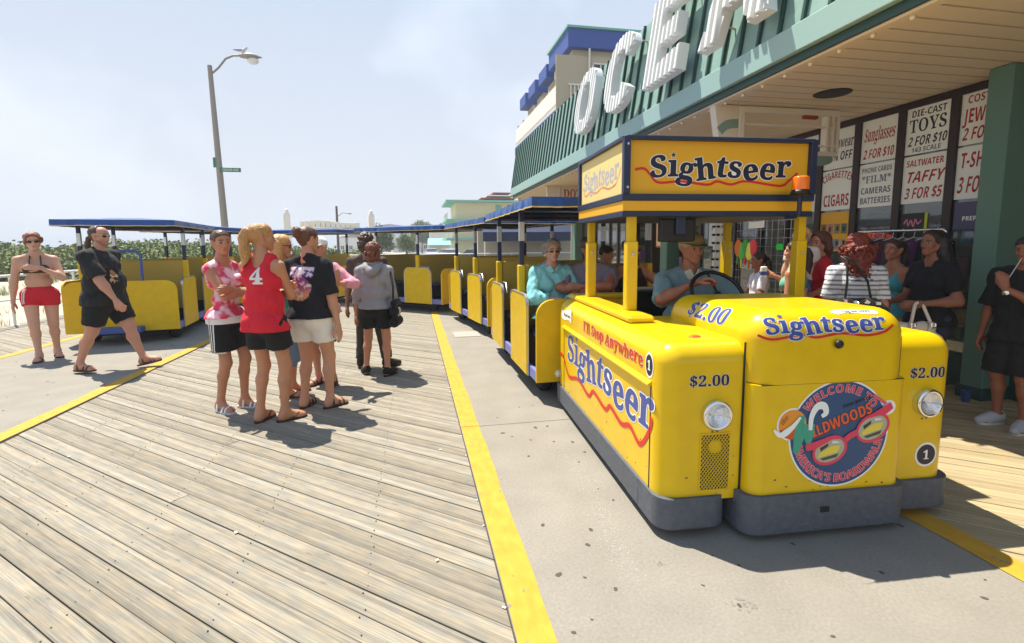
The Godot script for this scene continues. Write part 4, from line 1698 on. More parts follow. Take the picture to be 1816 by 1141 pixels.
func engine() -> void:
	var E_ := thing("tram_engine", Vector3(1.985, 0.012, -2.13), -0.0565, "yellow tram engine with a SIGHTSEER sign box on its roof, nearest to the viewer", "tram")
	var y: Material = M.tram_yellow
	var b := MB.new()
	b.rbox(Vector3(-0.815, 0.19, -2.2), Vector3(0.85, 1.0, 0.0), 0.105, 0.105, 0.0, 7, [-0.6, 0.6, -1.98, -0.93])
	# cockpit lining
	for q in [[-0.6, -1.98, -0.6, -0.93, Vector3.RIGHT], [0.6, -1.98, 0.6, -0.93, Vector3.LEFT], [-0.6, -1.98, 0.6, -1.98, Vector3.BACK], [-0.6, -0.93, 0.6, -0.93, Vector3.FORWARD]]:
		b.quad(Vector3(q[0], 0.3, q[1]), Vector3(q[2], 0.3, q[3]), Vector3(q[2], 1.0, q[3]), Vector3(q[0], 1.0, q[1]), q[4])
	b.quad(Vector3(-0.6, 0.3, -1.98), Vector3(0.6, 0.3, -1.98), Vector3(0.6, 0.3, -0.93), Vector3(-0.6, 0.3, -0.93), Vector3.UP)
	var body := commit(b, "body", y, E_)
	# folded lip over the recessed side panel, door seams
	for s in [-1.0, 1.0]:
		var sx := -0.813 if s < 0 else 0.848
		b = MB.new()
		b.loft([
			[Vector3(sx, 0.79, -1.97), Vector3(sx + s * 0.025, 0.772, -1.97), Vector3(sx + s * 0.025, 0.764, -1.97), Vector3(sx, 0.764, -1.97)],
			[Vector3(sx, 0.79, -0.12), Vector3(sx + s * 0.025, 0.772, -0.12), Vector3(sx + s * 0.025, 0.764, -0.12), Vector3(sx, 0.764, -0.12)]], false)
		commit(b, "panel_lip", y, E_)
		b = MB.new()
		b.box(Vector3(sx + s * 0.003, 0.49, -0.125), Vector3(0.004, 0.57, 0.006))
		b.box(Vector3(sx + s * 0.003, 0.49, -1.97), Vector3(0.004, 0.57, 0.006))
		commit(b, "panel_seam", M.navy_dark, E_)
	# ledges that carry the roof posts
	b = MB.new()
	for s in [-1.0, 1.0]:
		b.box(Vector3(s * 0.65, 1.022, -1.4), Vector3(0.17, 0.048, 1.5), 0.016)
	b.box(Vector3(0, 1.022, -2.07), Vector3(1.1, 0.048, 0.16), 0.016)
	commit(b, "cockpit_ledge", y, E_)
	# bonnet: lid over a front panel
	b = MB.new()
	b.rbox(Vector3(-0.38, 0.2, -0.92), Vector3(0.48, 0.797, 0.086), 0.07, 0.0, 0.0, 7)
	commit(b, "bonnet_front", y, E_)
	b = MB.new()
	b.rbox(Vector3(-0.383, 0.8, -0.93), Vector3(0.483, 1.155, 0.09), 0.14, 0.14, 0.0, 9)
	var lid := commit(b, "bonnet_lid", y, E_)
	b = MB.new()
	b.box(Vector3(0.05, 0.7985, 0.08), Vector3(0.78, 0.003, 0.011))
	for x in [-0.386, 0.486]:
		b.box(Vector3(x, 0.6, 0.004), Vector3(0.008, 0.8, 0.006))
	commit(b, "bonnet_seam", M.navy_dark, E_)
	b = MB.new()
	b.ball(Vector3(0.04, 0.995, 0.107), Vector3(0.022, 0.022, 0.016), 14, 8)
	commit(b, "bonnet_knob", M.black, lid)
	# grey rubbing skirt
	b = MB.new()
	b.rbox(Vector3(-0.412, 0.03, -0.5), Vector3(0.515, 0.238, 0.108), 0.09, 0.004, 0.014, 6)
	commit(b, "bumper", M.skirt, E_)
	for s in [-1.0, 1.0]:
		b = MB.new()
		var x0 := -0.828 if s < 0 else 0.49
		b.rbox(Vector3(x0, 0.045, -0.5), Vector3(x0 + 0.39, 0.214, 0.022), 0.1, 0.004, 0.014, 6)
		commit(b, "corner_bumper", M.skirt, E_)
		b = MB.new()
		b.box(Vector3(-0.815 if s < 0 else 0.85, 0.135, -1.2), Vector3(0.03, 0.155, 1.94), 0.004)
		commit(b, "side_skirt", M.skirt, E_)
	b = MB.new()
	b.box(Vector3(0, 0.144, -2.19), Vector3(1.6, 0.135, 0.03), 0.004)
	commit(b, "rear_skirt", M.skirt, E_)
	b = MB.new()
	b.box(Vector3(0.02, 0.15, 0.1085), Vector3(0.05, 0.03, 0.004))
	commit(b, "tow_slot", M.black, E_)
	b = MB.new()
	b.box(Vector3(0, 0.16, -1.1), Vector3(1.5, 0.06, 2.0))
	commit(b, "chassis", M.rubber, E_)
	wheels(E_, [-0.45, -1.75], 0.6, 0.19)
	# rivets along the rubbing skirt, chipped paint and scrapes low on the body
	b = MB.new()
	for k in 7:
		b.ball(Vector3(-0.3 + k * 0.115, 0.215, 0.1085), Vector3(0.006, 0.006, 0.003), 8, 4)
	for k in 4:
		b.ball(Vector3(-0.72 + k * 0.1, 0.19, 0.0225), Vector3(0.006, 0.006, 0.003), 8, 4)
	for k in 13:
		b.ball(Vector3(-0.8305, 0.19, -0.3 - k * 0.145), Vector3(0.003, 0.006, 0.006), 8, 4)
	commit(b, "rivet", M.skirt, E_)
	b = MB.new()
	var wr := RandomNumberGenerator.new()
	wr.seed = 31
	for k in 44:
		var poly := PackedVector2Array()
		var r := wr.randf_range(0.0012, 0.0055)
		for i in 7:
			poly.append(Vector2(cos(TAU * i / 7) * 1.5, sin(TAU * i / 7)) * r * wr.randf_range(0.5, 1.4))
		var low := pow(wr.randf(), 2.2)
		if k % 2 == 0:
			print_flat(b, tri2(poly), side_t(wr.randf_range(-2.05, -0.16), 0.222 + low * 0.3, -0.8158))
		elif k % 4 == 1:
			print_flat(b, tri2(poly), front_t(wr.randf_range(-0.68, -0.42), 0.222 + low * 0.25, 0.0008))
		else:
			print_flat(b, tri2(poly), front_t(wr.randf_range(-0.3, 0.4), 0.246 + low * 0.1, 0.0868))
	for k in 9:
		var a := Vector2(wr.randf_range(-1.9, -0.3), wr.randf_range(0.26, 0.42))
		print_flat(b, ribbon2(PackedVector2Array([a, a + Vector2(wr.randf_range(0.05, 0.16), wr.randf_range(-0.015, 0.02))]), 0.0018, 0.7), side_t(0, 0, -0.8159))
	commit(b, "paint_chips", M.wear, E_).set_meta("kind", "stuff")
	b = MB.new()
	for k in 26:
		var poly := PackedVector2Array()
		var r := wr.randf_range(0.002, 0.011)
		for i in 8:
			poly.append(Vector2(cos(TAU * i / 8) * 1.8, sin(TAU * i / 8) * 0.7) * r * wr.randf_range(0.5, 1.4))
		print_flat(b, tri2(poly), front_t(wr.randf_range(-0.3, 0.4), wr.randf_range(0.05, 0.22), 0.1086))
	commit(b, "bumper_scrapes", std(g8(98, 101, 106), 0.8), E_).set_meta("kind", "stuff")
	# headlights, grille, indicators
	for x in [-0.53, 0.668]:
		b = MB.new()
		b.lathe([Vector2(0.078, 0.0), Vector2(0.078, 0.03), Vector2(0.074, 0.04), Vector2(0.062, 0.042), Vector2(0.056, 0.034)], 32, Transform3D(Basis(Vector3.RIGHT, PI / 2), Vector3(x, 0.64, -0.004)))
		var ring := commit(b, "headlight", M.chrome, E_)
		b = MB.new()
		b.lathe([Vector2(0.0, 0.006), Vector2(0.03, 0.012), Vector2(0.058, 0.034)], 28, Transform3D(Basis(Vector3.RIGHT, PI / 2), Vector3(x, 0.64, 0.0)))
		commit(b, "reflector", M.chrome, ring)
		b = MB.new()
		b.lathe([Vector2(0.0, 0.05), Vector2(0.03, 0.047), Vector2(0.06, 0.036)], 28, Transform3D(Basis(Vector3.RIGHT, PI / 2), Vector3(x, 0.64, 0.0)))
		for k in 7:
			b.box(Vector3(x - 0.042 + k * 0.014, 0.64, 0.041), Vector3(0.003, 0.085 - absf(k - 3) * 0.012, 0.006))
		commit(b, "lens", M.lens, ring)
		b = MB.new()
		b.box(Vector3(x - 0.012, 0.548, 0.0015), Vector3(0.008, 0.006, 0.003))
		b.box(Vector3(x + 0.014, 0.55, 0.0015), Vector3(0.008, 0.006, 0.003))
		commit(b, "screw", M.navy_dark, E_)
	b = MB.new()
	b.box(Vector3(-0.525, 0.39, -0.012), Vector3(0.16, 0.298, 0.028))
	var gr := commit(b, "grille_recess", M.navy_dark, E_)
	b = MB.new()
	var gx0 := -0.605
	var cw := 0.16 / 9.0
	var ch := 0.298 / 13.0
	for i in 9:
		for j in 13:
			var a := Vector3(gx0 + i * cw, 0.241 + j * ch, 0.004)
			b.span(a, a + Vector3(cw / 2, ch / 2, 0), 0.0045, 0.003)
			b.span(a + Vector3(cw, 0, 0), a + Vector3(cw / 2, ch / 2, 0), 0.0045, 0.003)
			b.span(a + Vector3(0, ch, 0), a + Vector3(cw / 2, ch / 2, 0), 0.0045, 0.003)
			b.span(a + Vector3(cw, ch, 0), a + Vector3(cw / 2, ch / 2, 0), 0.0045, 0.003)
	for e in [[-0.605, 0.39, 0.006, 0.3], [-0.445, 0.39, 0.006, 0.3], [-0.525, 0.241, 0.16, 0.006], [-0.525, 0.539, 0.16, 0.006]]:
		b.box(Vector3(e[0], e[1], 0.003), Vector3(e[2], e[3], 0.006))
	commit(b, "grille_mesh", y, gr)
	b = MB.new()
	b.lathe([Vector2(0.0, 0.012), Vector2(0.02, 0.012), Vector2(0.05, 0.004), Vector2(0.055, 0.0)], 20, Transform3D(Basis(Vector3.RIGHT, PI / 2), Vector3(-0.525, 0.47, -0.006)))
	commit(b, "horn", M.panel_yellow, gr)
	for p in [Vector3(-0.56, 1.0, -0.17), Vector3(0.6, 1.0, -0.14)]:
		b = MB.new()
		b.ball(p, Vector3(0.034, 0.012, 0.02), 12, 6)
		commit(b, "indicator", M.ink_orange, E_)
	# painted words
	word_sightseer(0.215, 1.76, side_t(-1.85, 0.505), M.ink_blue, E_)
	word_sightseer(0.215, 1.76, Transform3D(Basis(Vector3(0, 0, -1), Vector3.UP, Vector3(1, 0, 0)), Vector3(0.8515, 0.505, -0.08)), M.ink_blue, E_)
	var wave := curve2([Vector2(-2.12, 0.5), Vector2(-1.98, 0.49), Vector2(-1.8, 0.37), Vector2(-1.5, 0.42), Vector2(-1.22, 0.375), Vector2(-1.1, 0.44), Vector2(-0.84, 0.4), Vector2(-0.74, 0.45), Vector2(-0.54, 0.41), Vector2(-0.4, 0.445), Vector2(-0.25, 0.4), Vector2(-0.13, 0.52), Vector2(-0.105, 0.6)])
	ink(ribbon2(wave, 0.03), side_t(0, 0, -0.8175), "red_wave", M.ink_red, E_)
	outlined("I'll Stop Anywhere", 0.075, 1.14, side_t(-1.37, 0.838), M.ink_red, E_, "serif", 0.9, 1.2)
	number_disc(side_t(-0.15, 0.865), 0.052, 0.068, E_)
	flag(side_t(-1.72, 0.83), E_)
	outlined("$2.00", 0.055, 0.215, front_t(-0.675, 0.785, 0.0015), M.ink_navy, E_, "serif", 0.0, 1.6)
	# on the far fender the print runs on round the corner
	for e in [[1.6, "lettering_outline", M.ink_white, 0.0015], [0.5, "lettering", M.ink_navy, 0.0027]]:
		b = MB.new()
		print_bent(b, shift2(text2d("$2.00", "serif", 0.055, e[0], 0.215 / text_width("$2.00", "serif", 0.055)), Vector2(0.56, 0.772)), corner.bind(e[3]))
		commit(b, e[1], e[2], E_)
	for e in [[tri2(disc2(Vector2(0.70, 0.345), 0.068, 0.068)), "number_disc_rim", M.ink_white, 0.0015], [tri2(disc2(Vector2(0.70, 0.345), 0.056, 0.056)), "number_disc", M.ink_navy, 0.0025], [shift2(centred("1", "serif", 0.05, 0.6), Vector2(0.70, 0.32)), "number", M.ink_white, 0.0035]]:
		b = MB.new()
		print_bent(b, e[0], corner.bind(e[3]))
		commit(b, e[1], e[2], E_)
	# words on the rounded bonnet
	var R := 0.14
	var over := func(p: Vector2) -> Array:
		var a := clampf(p.y / R, 0.0, PI / 2)
		var nn := Vector3(0, sin(a), cos(a))
		return [Vector3(p.x, 1.015 + minf(p.y, 0.0), -0.05 - maxf(p.y - R * PI / 2, 0.0)) + nn * (R + 0.0012), nn]
	var over2 := func(p: Vector2) -> Array:
		var r: Array = over.call(p)
		return [r[0] + r[1] * 0.0012, r[1]]
	var cap := 0.085
	var wide := 0.66 / text_width("Sightseer", "serif", cap)
	var lift := Vector2(-0.34, 0.035)
	for e in [[2.1, "lettering_outline", M.ink_white, over], [0.75, "lettering", M.ink_blue, over2]]:
		b = MB.new()
		print_bent(b, shift2(text2d("S\u0131ghtseer", "serif", cap, e[0], wide, 0.06, 1.2), lift), e[3])
		commit(b, e[1], e[2], lid)
	b = MB.new()
	print_bent(b, tri2(star2(Vector2(-0.232, 0.132), 0.017)), over2)
	commit(b, "star", M.ink_blue, lid)
	b = MB.new()
	print_bent(b, ribbon2(curve2([Vector2(-0.38, 0.035), Vector2(-0.3, 0.012), Vector2(-0.15, 0.03), Vector2(-0.07, 0.014), Vector2(0.06, 0.03), Vector2(0.2, 0.016), Vector2(0.3, 0.03), Vector2(0.36, 0.065)]), 0.012), over)
	commit(b, "red_wave", M.ink_red, lid)
	b = MB.new()
	print_bent(b, tri2(curve2([Vector2(0.05, 0.158), Vector2(0.15, 0.175), Vector2(0.3, 0.16), Vector2(0.3, 0.128), Vector2(0.15, 0.142), Vector2(0.09, 0.132)])), over)
	commit(b, "painted_flag", M.ink_white, lid)
	b = MB.new()
	print_bent(b, shift2(fit("Flag me Down", "serif", 0.02, 0.16), Vector2(0.2, 0.145)), over2)
	commit(b, "lettering", M.ink_navy, lid)
	var along := func(p: Vector2) -> Array:
		# on the left shoulder of the bonnet: x runs to the front
		var a := clampf(p.y / R, 0.0, PI / 2)
		var nn := Vector3(-cos(a), sin(a), 0)
		return [Vector3(-0.243, 1.015, p.x) + nn * (R + 0.0012), nn]
	var along2 := func(p: Vector2) -> Array:
		var r: Array = along.call(p)
		return [r[0] + r[1] * 0.0012, r[1]]
	wide = 0.42 / text_width("$2.00", "serif", 0.1)
	for e in [[1.7, "lettering_outline", M.ink_white, along], [0.5, "lettering", M.ink_blue, along2]]:
		b = MB.new()
		print_bent(b, shift2(text2d("$2.00", "serif", 0.1, e[0], wide, 0.0, 0.5), Vector2(-0.62, 0.035)), e[3])
		commit(b, e[1], e[2], lid)
	emblem(E_)
	# roof posts and sign box
	for s in [-1.0, 1.0]:
		for z in [-0.95, -1.85]:
			b = MB.new()
			b.box(Vector3(s * 0.615, 1.275, z), Vector3(0.074, 0.46, 0.074), 0.006)
			var post := commit(b, "roof_post", y, E_)
			b = MB.new()
			b.box(Vector3(s * 0.615, 1.59, z), Vector3(0.055, 0.18, 0.055), 0.004)
			commit(b, "inner_tube", M.panel_yellow, post)
			b = MB.new()
			b.box(Vector3(s * 0.615, 1.42, z + 0.04), Vector3(0.02, 0.02, 0.02), 0.004)
			commit(b, "clamp_bolt", M.alu, post)
	var x0 := -0.7
	var x1 := 0.64
	var zf := -0.88
	var zr := -1.93
	for e in [[1.665, 1.7, "lower_band", M.navy, 0.006], [1.7, 1.767, "yellow_band", M.sign_yellow, 0.002], [1.767, 1.81, "upper_band", M.navy, 0.01]]:
		b = MB.new()
		b.box(Vector3((x0 + x1) / 2, (e[0] + e[1]) / 2, (zf + zr) / 2), Vector3(x1 - x0 + e[4] * 2, e[1] - e[0], zf - zr + e[4] * 2), 0.003)
		commit(b, e[2], e[3], E_)
	b = MB.new()
	b.box(Vector3((x0 + x1) / 2, 1.985, (zf + zr) / 2), Vector3(x1 - x0 - 0.03, 0.35, zf - zr - 0.03))
	var box_ := commit(b, "sign_box", M.sign_yellow, E_)
	b = MB.new()
	for e in [[x0 + 0.016, zf], [x1 - 0.016, zf], [x0 + 0.016, zr], [x1 - 0.016, zr]]:
		b.box(Vector3(e[0], 1.99, e[1] + (0.0 if e[1] == zf else 0.0)), Vector3(0.044, 0.36, 0.044), 0.003)
	for z in [zf, zr]:
		b.box(Vector3((x0 + x1) / 2, 2.162, z), Vector3(x1 - x0 - 0.02, 0.026, 0.04), 0.003)
	for x in [x0 + 0.01, x1 - 0.01]:
		b.box(Vector3(x, 2.162, (zf + zr) / 2), Vector3(0.036, 0.026, zf - zr), 0.003)
	commit(b, "sign_frame", M.navy, box_)
	b = MB.new()
	for p in [Vector2(x0 + 0.02, 2.12), Vector2(x0 + 0.02, 1.85)]:
		b.ball(Vector3(p.x, p.y, zf + 0.024), Vector3(0.009, 0.009, 0.006), 10, 6)
	commit(b, "bolt", M.alu, box_)
	var qf := front_t(-0.525, 1.915, zf - 0.014)
	word_sightseer(0.135, 1.0, qf, M.ink_navy, box_)
	ink(ribbon2(curve2([Vector2(-0.62, 1.965), Vector2(-0.56, 1.972), Vector2(-0.52, 1.94), Vector2(-0.46, 1.885), Vector2(-0.3, 1.893), Vector2(-0.12, 1.873), Vector2(-0.05, 1.895), Vector2(0.05, 1.876), Vector2(0.16, 1.898), Vector2(0.4, 1.87), Vector2(0.47, 1.905), Vector2(0.53, 1.955)]), 0.016), front_t(0, 0, zf - 0.0135), "red_wave", M.ink_red, box_)
	var sunlit_ink := std(g8(172, 170, 176), 0.6)  # sun on this side is painted in: paler lettering, wave and panel
	var q2 := side_t(-1.83, 1.915, x0 + 0.0138)
	word_sightseer(0.13, 0.82, q2, sunlit_ink, box_)
	ink(ribbon2(curve2([Vector2(-1.85, 1.95), Vector2(-1.78, 1.875), Vector2(-1.65, 1.9), Vector2(-1.5, 1.875), Vector2(-1.35, 1.9), Vector2(-1.2, 1.875), Vector2(-1.05, 1.9), Vector2(-0.97, 1.99)]), 0.016), side_t(0, 0, x0 + 0.0132), "red_wave", std(g8(222, 150, 110), 0.6), box_)
	b = MB.new()
	b.box(Vector3(x0 + 0.0142, 1.98, (zf + zr) / 2), Vector3(0.002, 0.325, 0.98))
	commit(b, "sunlit_side_panel", std(g8(226, 204, 132), 0.6), box_)  # paler than the front, with sunlight mixed into its yellow
	# beacon on its stalk
	b = MB.new()
	b.lathe([Vector2(0.0, 0.085), Vector2(0.04, 0.085), Vector2(0.05, 0.075), Vector2(0.052, 0.0), Vector2(0.048, 0.0)], 24, Transform3D(Basis.IDENTITY, Vector3(0.455, 1.83, -0.76)))
	var be := commit(b, "beacon", M.amber, E_)
	b = MB.new()
	b.lathe([Vector2(0.0, 0.0), Vector2(0.052, 0.0), Vector2(0.056, -0.012), Vector2(0.066, -0.038), Vector2(0.0, -0.038)], 24, Transform3D(Basis.IDENTITY, Vector3(0.455, 1.83, -0.76)))
	commit(b, "beacon_base", M.black, be)
	b = MB.new()
	b.tube([Vector3(0.455, 1.8, -0.76), Vector3(0.455, 1.68, -0.76), Vector3(0.46, 1.66, -0.8), Vector3(0.47, 1.66, -0.9)], 0.015, 10)
	commit(b, "beacon_stalk", M.navy, be)
	# driver's mirror under the sign
	b = MB.new()
	b.rbox(Vector3(-0.42, 1.5, -0.99), Vector3(-0.16, 1.655, -0.94), 0.02, 0.012, 0.012, 4)
	var mir := commit(b, "mirror", M.black, E_)
	b = MB.new()
	b.box(Vector3(-0.28, 1.61, -0.925), Vector3(0.07, 0.13, 0.02), 0.006)
	commit(b, "mirror_bracket", M.navy, mir)
	# steering wheel, seat
	var sw := MB.new()
	var qs := Transform3D(Basis(Vector3.RIGHT, 0.9), Vector3(0.06, 1.13, -1.02))
	var ring_pts := []
	for k in 33:
		ring_pts.append(qs * Vector3(cos(TAU * k / 32) * 0.19, 0, sin(TAU * k / 32) * 0.19))
	sw.tube(ring_pts, 0.014, 8, false)
	for a in [0.4, 2.5, 4.6]:
		sw.tube([qs * Vector3.ZERO, qs * Vector3(cos(a) * 0.19, 0, sin(a) * 0.19)], 0.009, 6)
	sw.tube([qs * Vector3(0, 0.01, 0), qs * Vector3(0, -0.35, 0)], 0.022, 10)
	commit(sw, "steering_wheel", M.black, E_)
	b = MB.new()
	b.rbox(Vector3(-0.3, 0.52, -1.78), Vector3(0.3, 0.66, -1.3), 0.05, 0.04, 0.02, 5)
	b.rbox(Vector3(-0.28, 0.62, -1.88), Vector3(0.28, 1.12, -1.74), 0.05, 0.05, 0.02, 5)
	b.box(Vector3(0, 0.41, -1.55), Vector3(0.5, 0.22, 0.4))
	commit(b, "driver_seat", M.black, E_)

func corner(p: Vector2, proud: float) -> Array:
	# the fender's front face and its rounded right corner
	var a := clampf((p.x - 0.745) / 0.105, 0.0, PI / 2)
	var nn := Vector3(sin(a), 0, cos(a))
	return [Vector3(minf(p.x, 0.745), p.y, -0.105) + nn * (0.105 + proud), nn]

func wheels(parent: Node, zs: Array, half: float, r: float) -> void:
	for z in zs:
		for s in [-1.0, 1.0]:
			var b := MB.new()
			b.lathe([Vector2(0.0, 0.07), Vector2(r * 0.6, 0.07), Vector2(r * 0.86, 0.075), Vector2(r, 0.05), Vector2(r, -0.05), Vector2(r * 0.86, -0.075), Vector2(0.0, -0.07)], 24, Transform3D(Basis(Vector3.FORWARD, PI / 2), Vector3(s * half, r, z)))
			commit(b, "wheel", M.rubber, parent)

func flag(q: Transform3D, parent: Node) -> void:
	var b := MB.new()
	print_flat(b, tri2(curve2([Vector2(0.0, 0.12), Vector2(-0.12, 0.11), Vector2(-0.28, 0.075), Vector2(-0.34, 0.085), Vector2(-0.34, 0.02), Vector2(-0.26, 0.0), Vector2(-0.1, 0.02), Vector2(0.0, 0.0)], 4)), q)
	commit(b, "painted_flag", M.ink_white, parent)
	b = MB.new()
	print_flat(b, ribbon2(PackedVector2Array([Vector2(0.006, 0.13), Vector2(0.006, 0.0)]), 0.01), Transform3D(q.basis, q.origin + q.basis.z * 0.001))
	print_flat(b, shift2(fit("Flag me Down", "serif", 0.025, 0.22), Vector2(-0.15, 0.04)), Transform3D(q.basis, q.origin + q.basis.z * 0.001))
	commit(b, "lettering", M.ink_navy, parent)

func emblem(parent: Node) -> void:
	# round town badge on the bonnet: lettering on arcs, wave shaped initial, cat-eye sunglasses
	var c := Vector2(0.09, 0.533)
	var R := 0.268
	var z := 0.0872
	var red := std(g8(208, 52, 74), 0.45)
	var pink := std(g8(238, 190, 196), 0.45)
	var blue := std(g8(26, 74, 120), 0.45)
	var layer := func(tris: PackedVector2Array, k: int, called: String, m: Material) -> void:
		ink(tris, front_t(c.x, c.y, z + k * 0.0007), called, m, parent)
	# the badge is cut off by the bonnet lid
	var cut := PackedVector2Array([Vector2(-1, -1), Vector2(1, -1), Vector2(1, 0.262), Vector2(-1, 0.262)])
	var tri_cut := func(p: PackedVector2Array) -> PackedVector2Array:
		var out := PackedVector2Array()
		for q in Geometry2D.intersect_polygons(p, cut):
			out.append_array(tri2(q))
		return out
	var rim: PackedVector2Array = tri_cut.call(disc2(Vector2.ZERO, R + 0.009, R + 0.009, 64))
	rim.append_array(tri2(disc2(Vector2(-0.26, 0.062), 0.084, 0.084, 36)))
	rim.append_array(tri2(disc2(Vector2(0.27, 0.122), 0.04, 0.038, 24)))
	layer.call(rim, 0, "badge_rim", M.ink_white)
	layer.call(tri_cut.call(disc2(Vector2.ZERO, R, R, 64)), 1, "badge_field", blue)
	layer.call(tri2(disc2(Vector2(-0.26, 0.062), 0.075, 0.075, 36)), 2, "badge_sun", std(g8(228, 146, 42), 0.45))
	# lower half of the sun is redder print
	var half := disc2(Vector2(-0.26, 0.062), 0.075, 0.075, 36)
	var low := Geometry2D.intersect_polygons(half, PackedVector2Array([Vector2(-1, -1), Vector2(1, -1), Vector2(1, 0.055), Vector2(-1, 0.03)]))
	for q in low:
		layer.call(tri2(q), 3, "badge_sun_foot", std(g8(206, 78, 34), 0.45))
	layer.call(arc_text("WELCOME TO", "sans", 0.04, R * 0.8, PI / 2, 1.6, false, 1.15), 2, "lettering_outline", pink)
	layer.call(arc_text("WELCOME TO", "sans", 0.04, R * 0.8, PI / 2, 0.0, false, 1.15), 3, "lettering", red)
	layer.call(arc_text("AMERICA'S BOARDWALK", "sans", 0.042, R * 0.935, -PI / 2, 1.6, true, 1.02), 2, "lettering_outline", pink)
	layer.call(arc_text("AMERICA'S BOARDWALK", "sans", 0.042, R * 0.935, -PI / 2, 0.0, true, 1.02), 3, "lettering", red)
	# the wave W
	var teal := std(g8(52, 158, 132), 0.45)
	var foam := std(g8(232, 240, 236), 0.45)
	var k_ := 4
	for e in [[Vector2(-0.212, 0.105), Vector2(-0.236, -0.084), 0.052], [Vector2(-0.236, -0.084), Vector2(-0.188, 0.055), 0.03], [Vector2(-0.192, 0.06), Vector2(-0.168, -0.04), 0.044], [Vector2(-0.168, -0.04), Vector2(-0.15, 0.06), 0.032]]:
		var mid2: Vector2 = (e[0] + e[1]) / 2
		layer.call(ribbon2(PackedVector2Array([e[0], mid2, e[1]]), e[2], 0.35), k_, "badge_initial", teal)
		k_ += 1
	layer.call(ribbon2(curve2([Vector2(-0.364, 0.042), Vector2(-0.325, 0.014), Vector2(-0.27, 0.045), Vector2(-0.222, 0.1)]), 0.036, 0.7), 9, "badge_foam", foam)
	layer.call(ribbon2(curve2([Vector2(-0.165, 0.03), Vector2(-0.162, 0.1), Vector2(-0.135, 0.148), Vector2(-0.098, 0.15), Vector2(-0.085, 0.115), Vector2(-0.108, 0.098)]), 0.04, 0.5), 9, "badge_curl", foam)
	var tilt := Transform2D(0.34, Vector2(-0.146, -0.012))
	var ws := 0.345 / text_width("ILDWOODS", "sans", 0.056)
	layer.call(Transform2D(0.34, Vector2(-0.143, -0.016)) * text2d("ILDWOODS", "sans", 0.056, 1.3, ws), 4, "lettering_shadow", std(g8(120, 22, 16), 0.45))
	layer.call(tilt * text2d("ILDWOODS", "sans", 0.056, 0.3, ws), 5, "lettering", M.ink_orange)
	layer.call(Transform2D(0.3, Vector2(0.008, 0.128)) * text2d("New Jersey", "serif", 0.02, 0.0, 1.05, 0.2), 5, "lettering", M.black)
	layer.call(Transform2D(0.9, Vector2(-0.315, 0.06)) * text2d("the", "serif", 0.022, 0.0, 1.0, 0.2), 7, "lettering", std(g8(170, 92, 30), 0.45))
	# sunglasses
	var pinkred := std(g8(214, 52, 92), 0.35)
	for e in [[Vector2(-0.05, -0.082), 0.34], [Vector2(0.184, 0.022), 0.42]]:
		var o := disc2(e[0], 0.098, 0.074, 40, e[1])
		var i := disc2(e[0], 0.083, 0.059, 40, e[1])
		layer.call(ring2(o, i), 8, "spectacle_rim", pinkred)
		layer.call(tri2(i), 7, "spectacle_lens", std(g8(168, 172, 150), 0.25))
		# the little tram pictured in each lens
		var tr := Transform2D(e[1] * 0.7, e[0])
		layer.call(tr * tri2(PackedVector2Array([Vector2(-0.07, -0.02), Vector2(0.04, -0.022), Vector2(0.062, 0.008), Vector2(0.015, 0.02), Vector2(-0.06, 0.002)])), 8, "lens_print", std(g8(226, 206, 70), 0.35))
		layer.call(tr * tri2(PackedVector2Array([Vector2(-0.05, 0.008), Vector2(-0.005, 0.024), Vector2(0.0, 0.04), Vector2(-0.05, 0.028)])), 8, "lens_print", std(g8(34, 40, 54), 0.35))
		layer.call(tr * tri2(PackedVector2Array([Vector2(-0.045, -0.042), Vector2(0.03, -0.046), Vector2(0.045, -0.03), Vector2(-0.06, -0.028)])), 8, "lens_print", std(g8(60, 66, 60), 0.35))
		layer.call(tr * tri2(PackedVector2Array([Vector2(0.02, 0.03), Vector2(0.06, 0.022), Vector2(0.05, 0.036), Vector2(0.02, 0.046)])), 8, "lens_print", std(g8(206, 216, 222), 0.35))
	layer.call(ribbon2(curve2([Vector2(0.03, -0.035), Vector2(0.06, -0.012), Vector2(0.1, 0.005)]), 0.032), 9, "spectacle_bridge", pinkred)
	layer.call(tri2(PackedVector2Array([Vector2(-0.19, -0.045), Vector2(-0.15, -0.035), Vector2(-0.03, -0.002), Vector2(0.035, -0.025), Vector2(-0.04, -0.026), Vector2(-0.14, -0.075), Vector2(-0.18, -0.075)])), 9, "spectacle_brow", pinkred)
	layer.call(tri2(PackedVector2Array([Vector2(0.085, 0.02), Vector2(0.16, 0.088), Vector2(0.275, 0.15), Vector2(0.292, 0.118), Vector2(0.255, 0.09), Vector2(0.14, 0.07)])), 9, "spectacle_brow", pinkred)
	layer.call(tri2(PackedVector2Array([Vector2(0.17, 0.186), Vector2(0.245, 0.138), Vector2(0.256, 0.148), Vector2(0.18, 0.2)])), 6, "spectacle_arm", std(g8(214, 90, 120), 0.35))

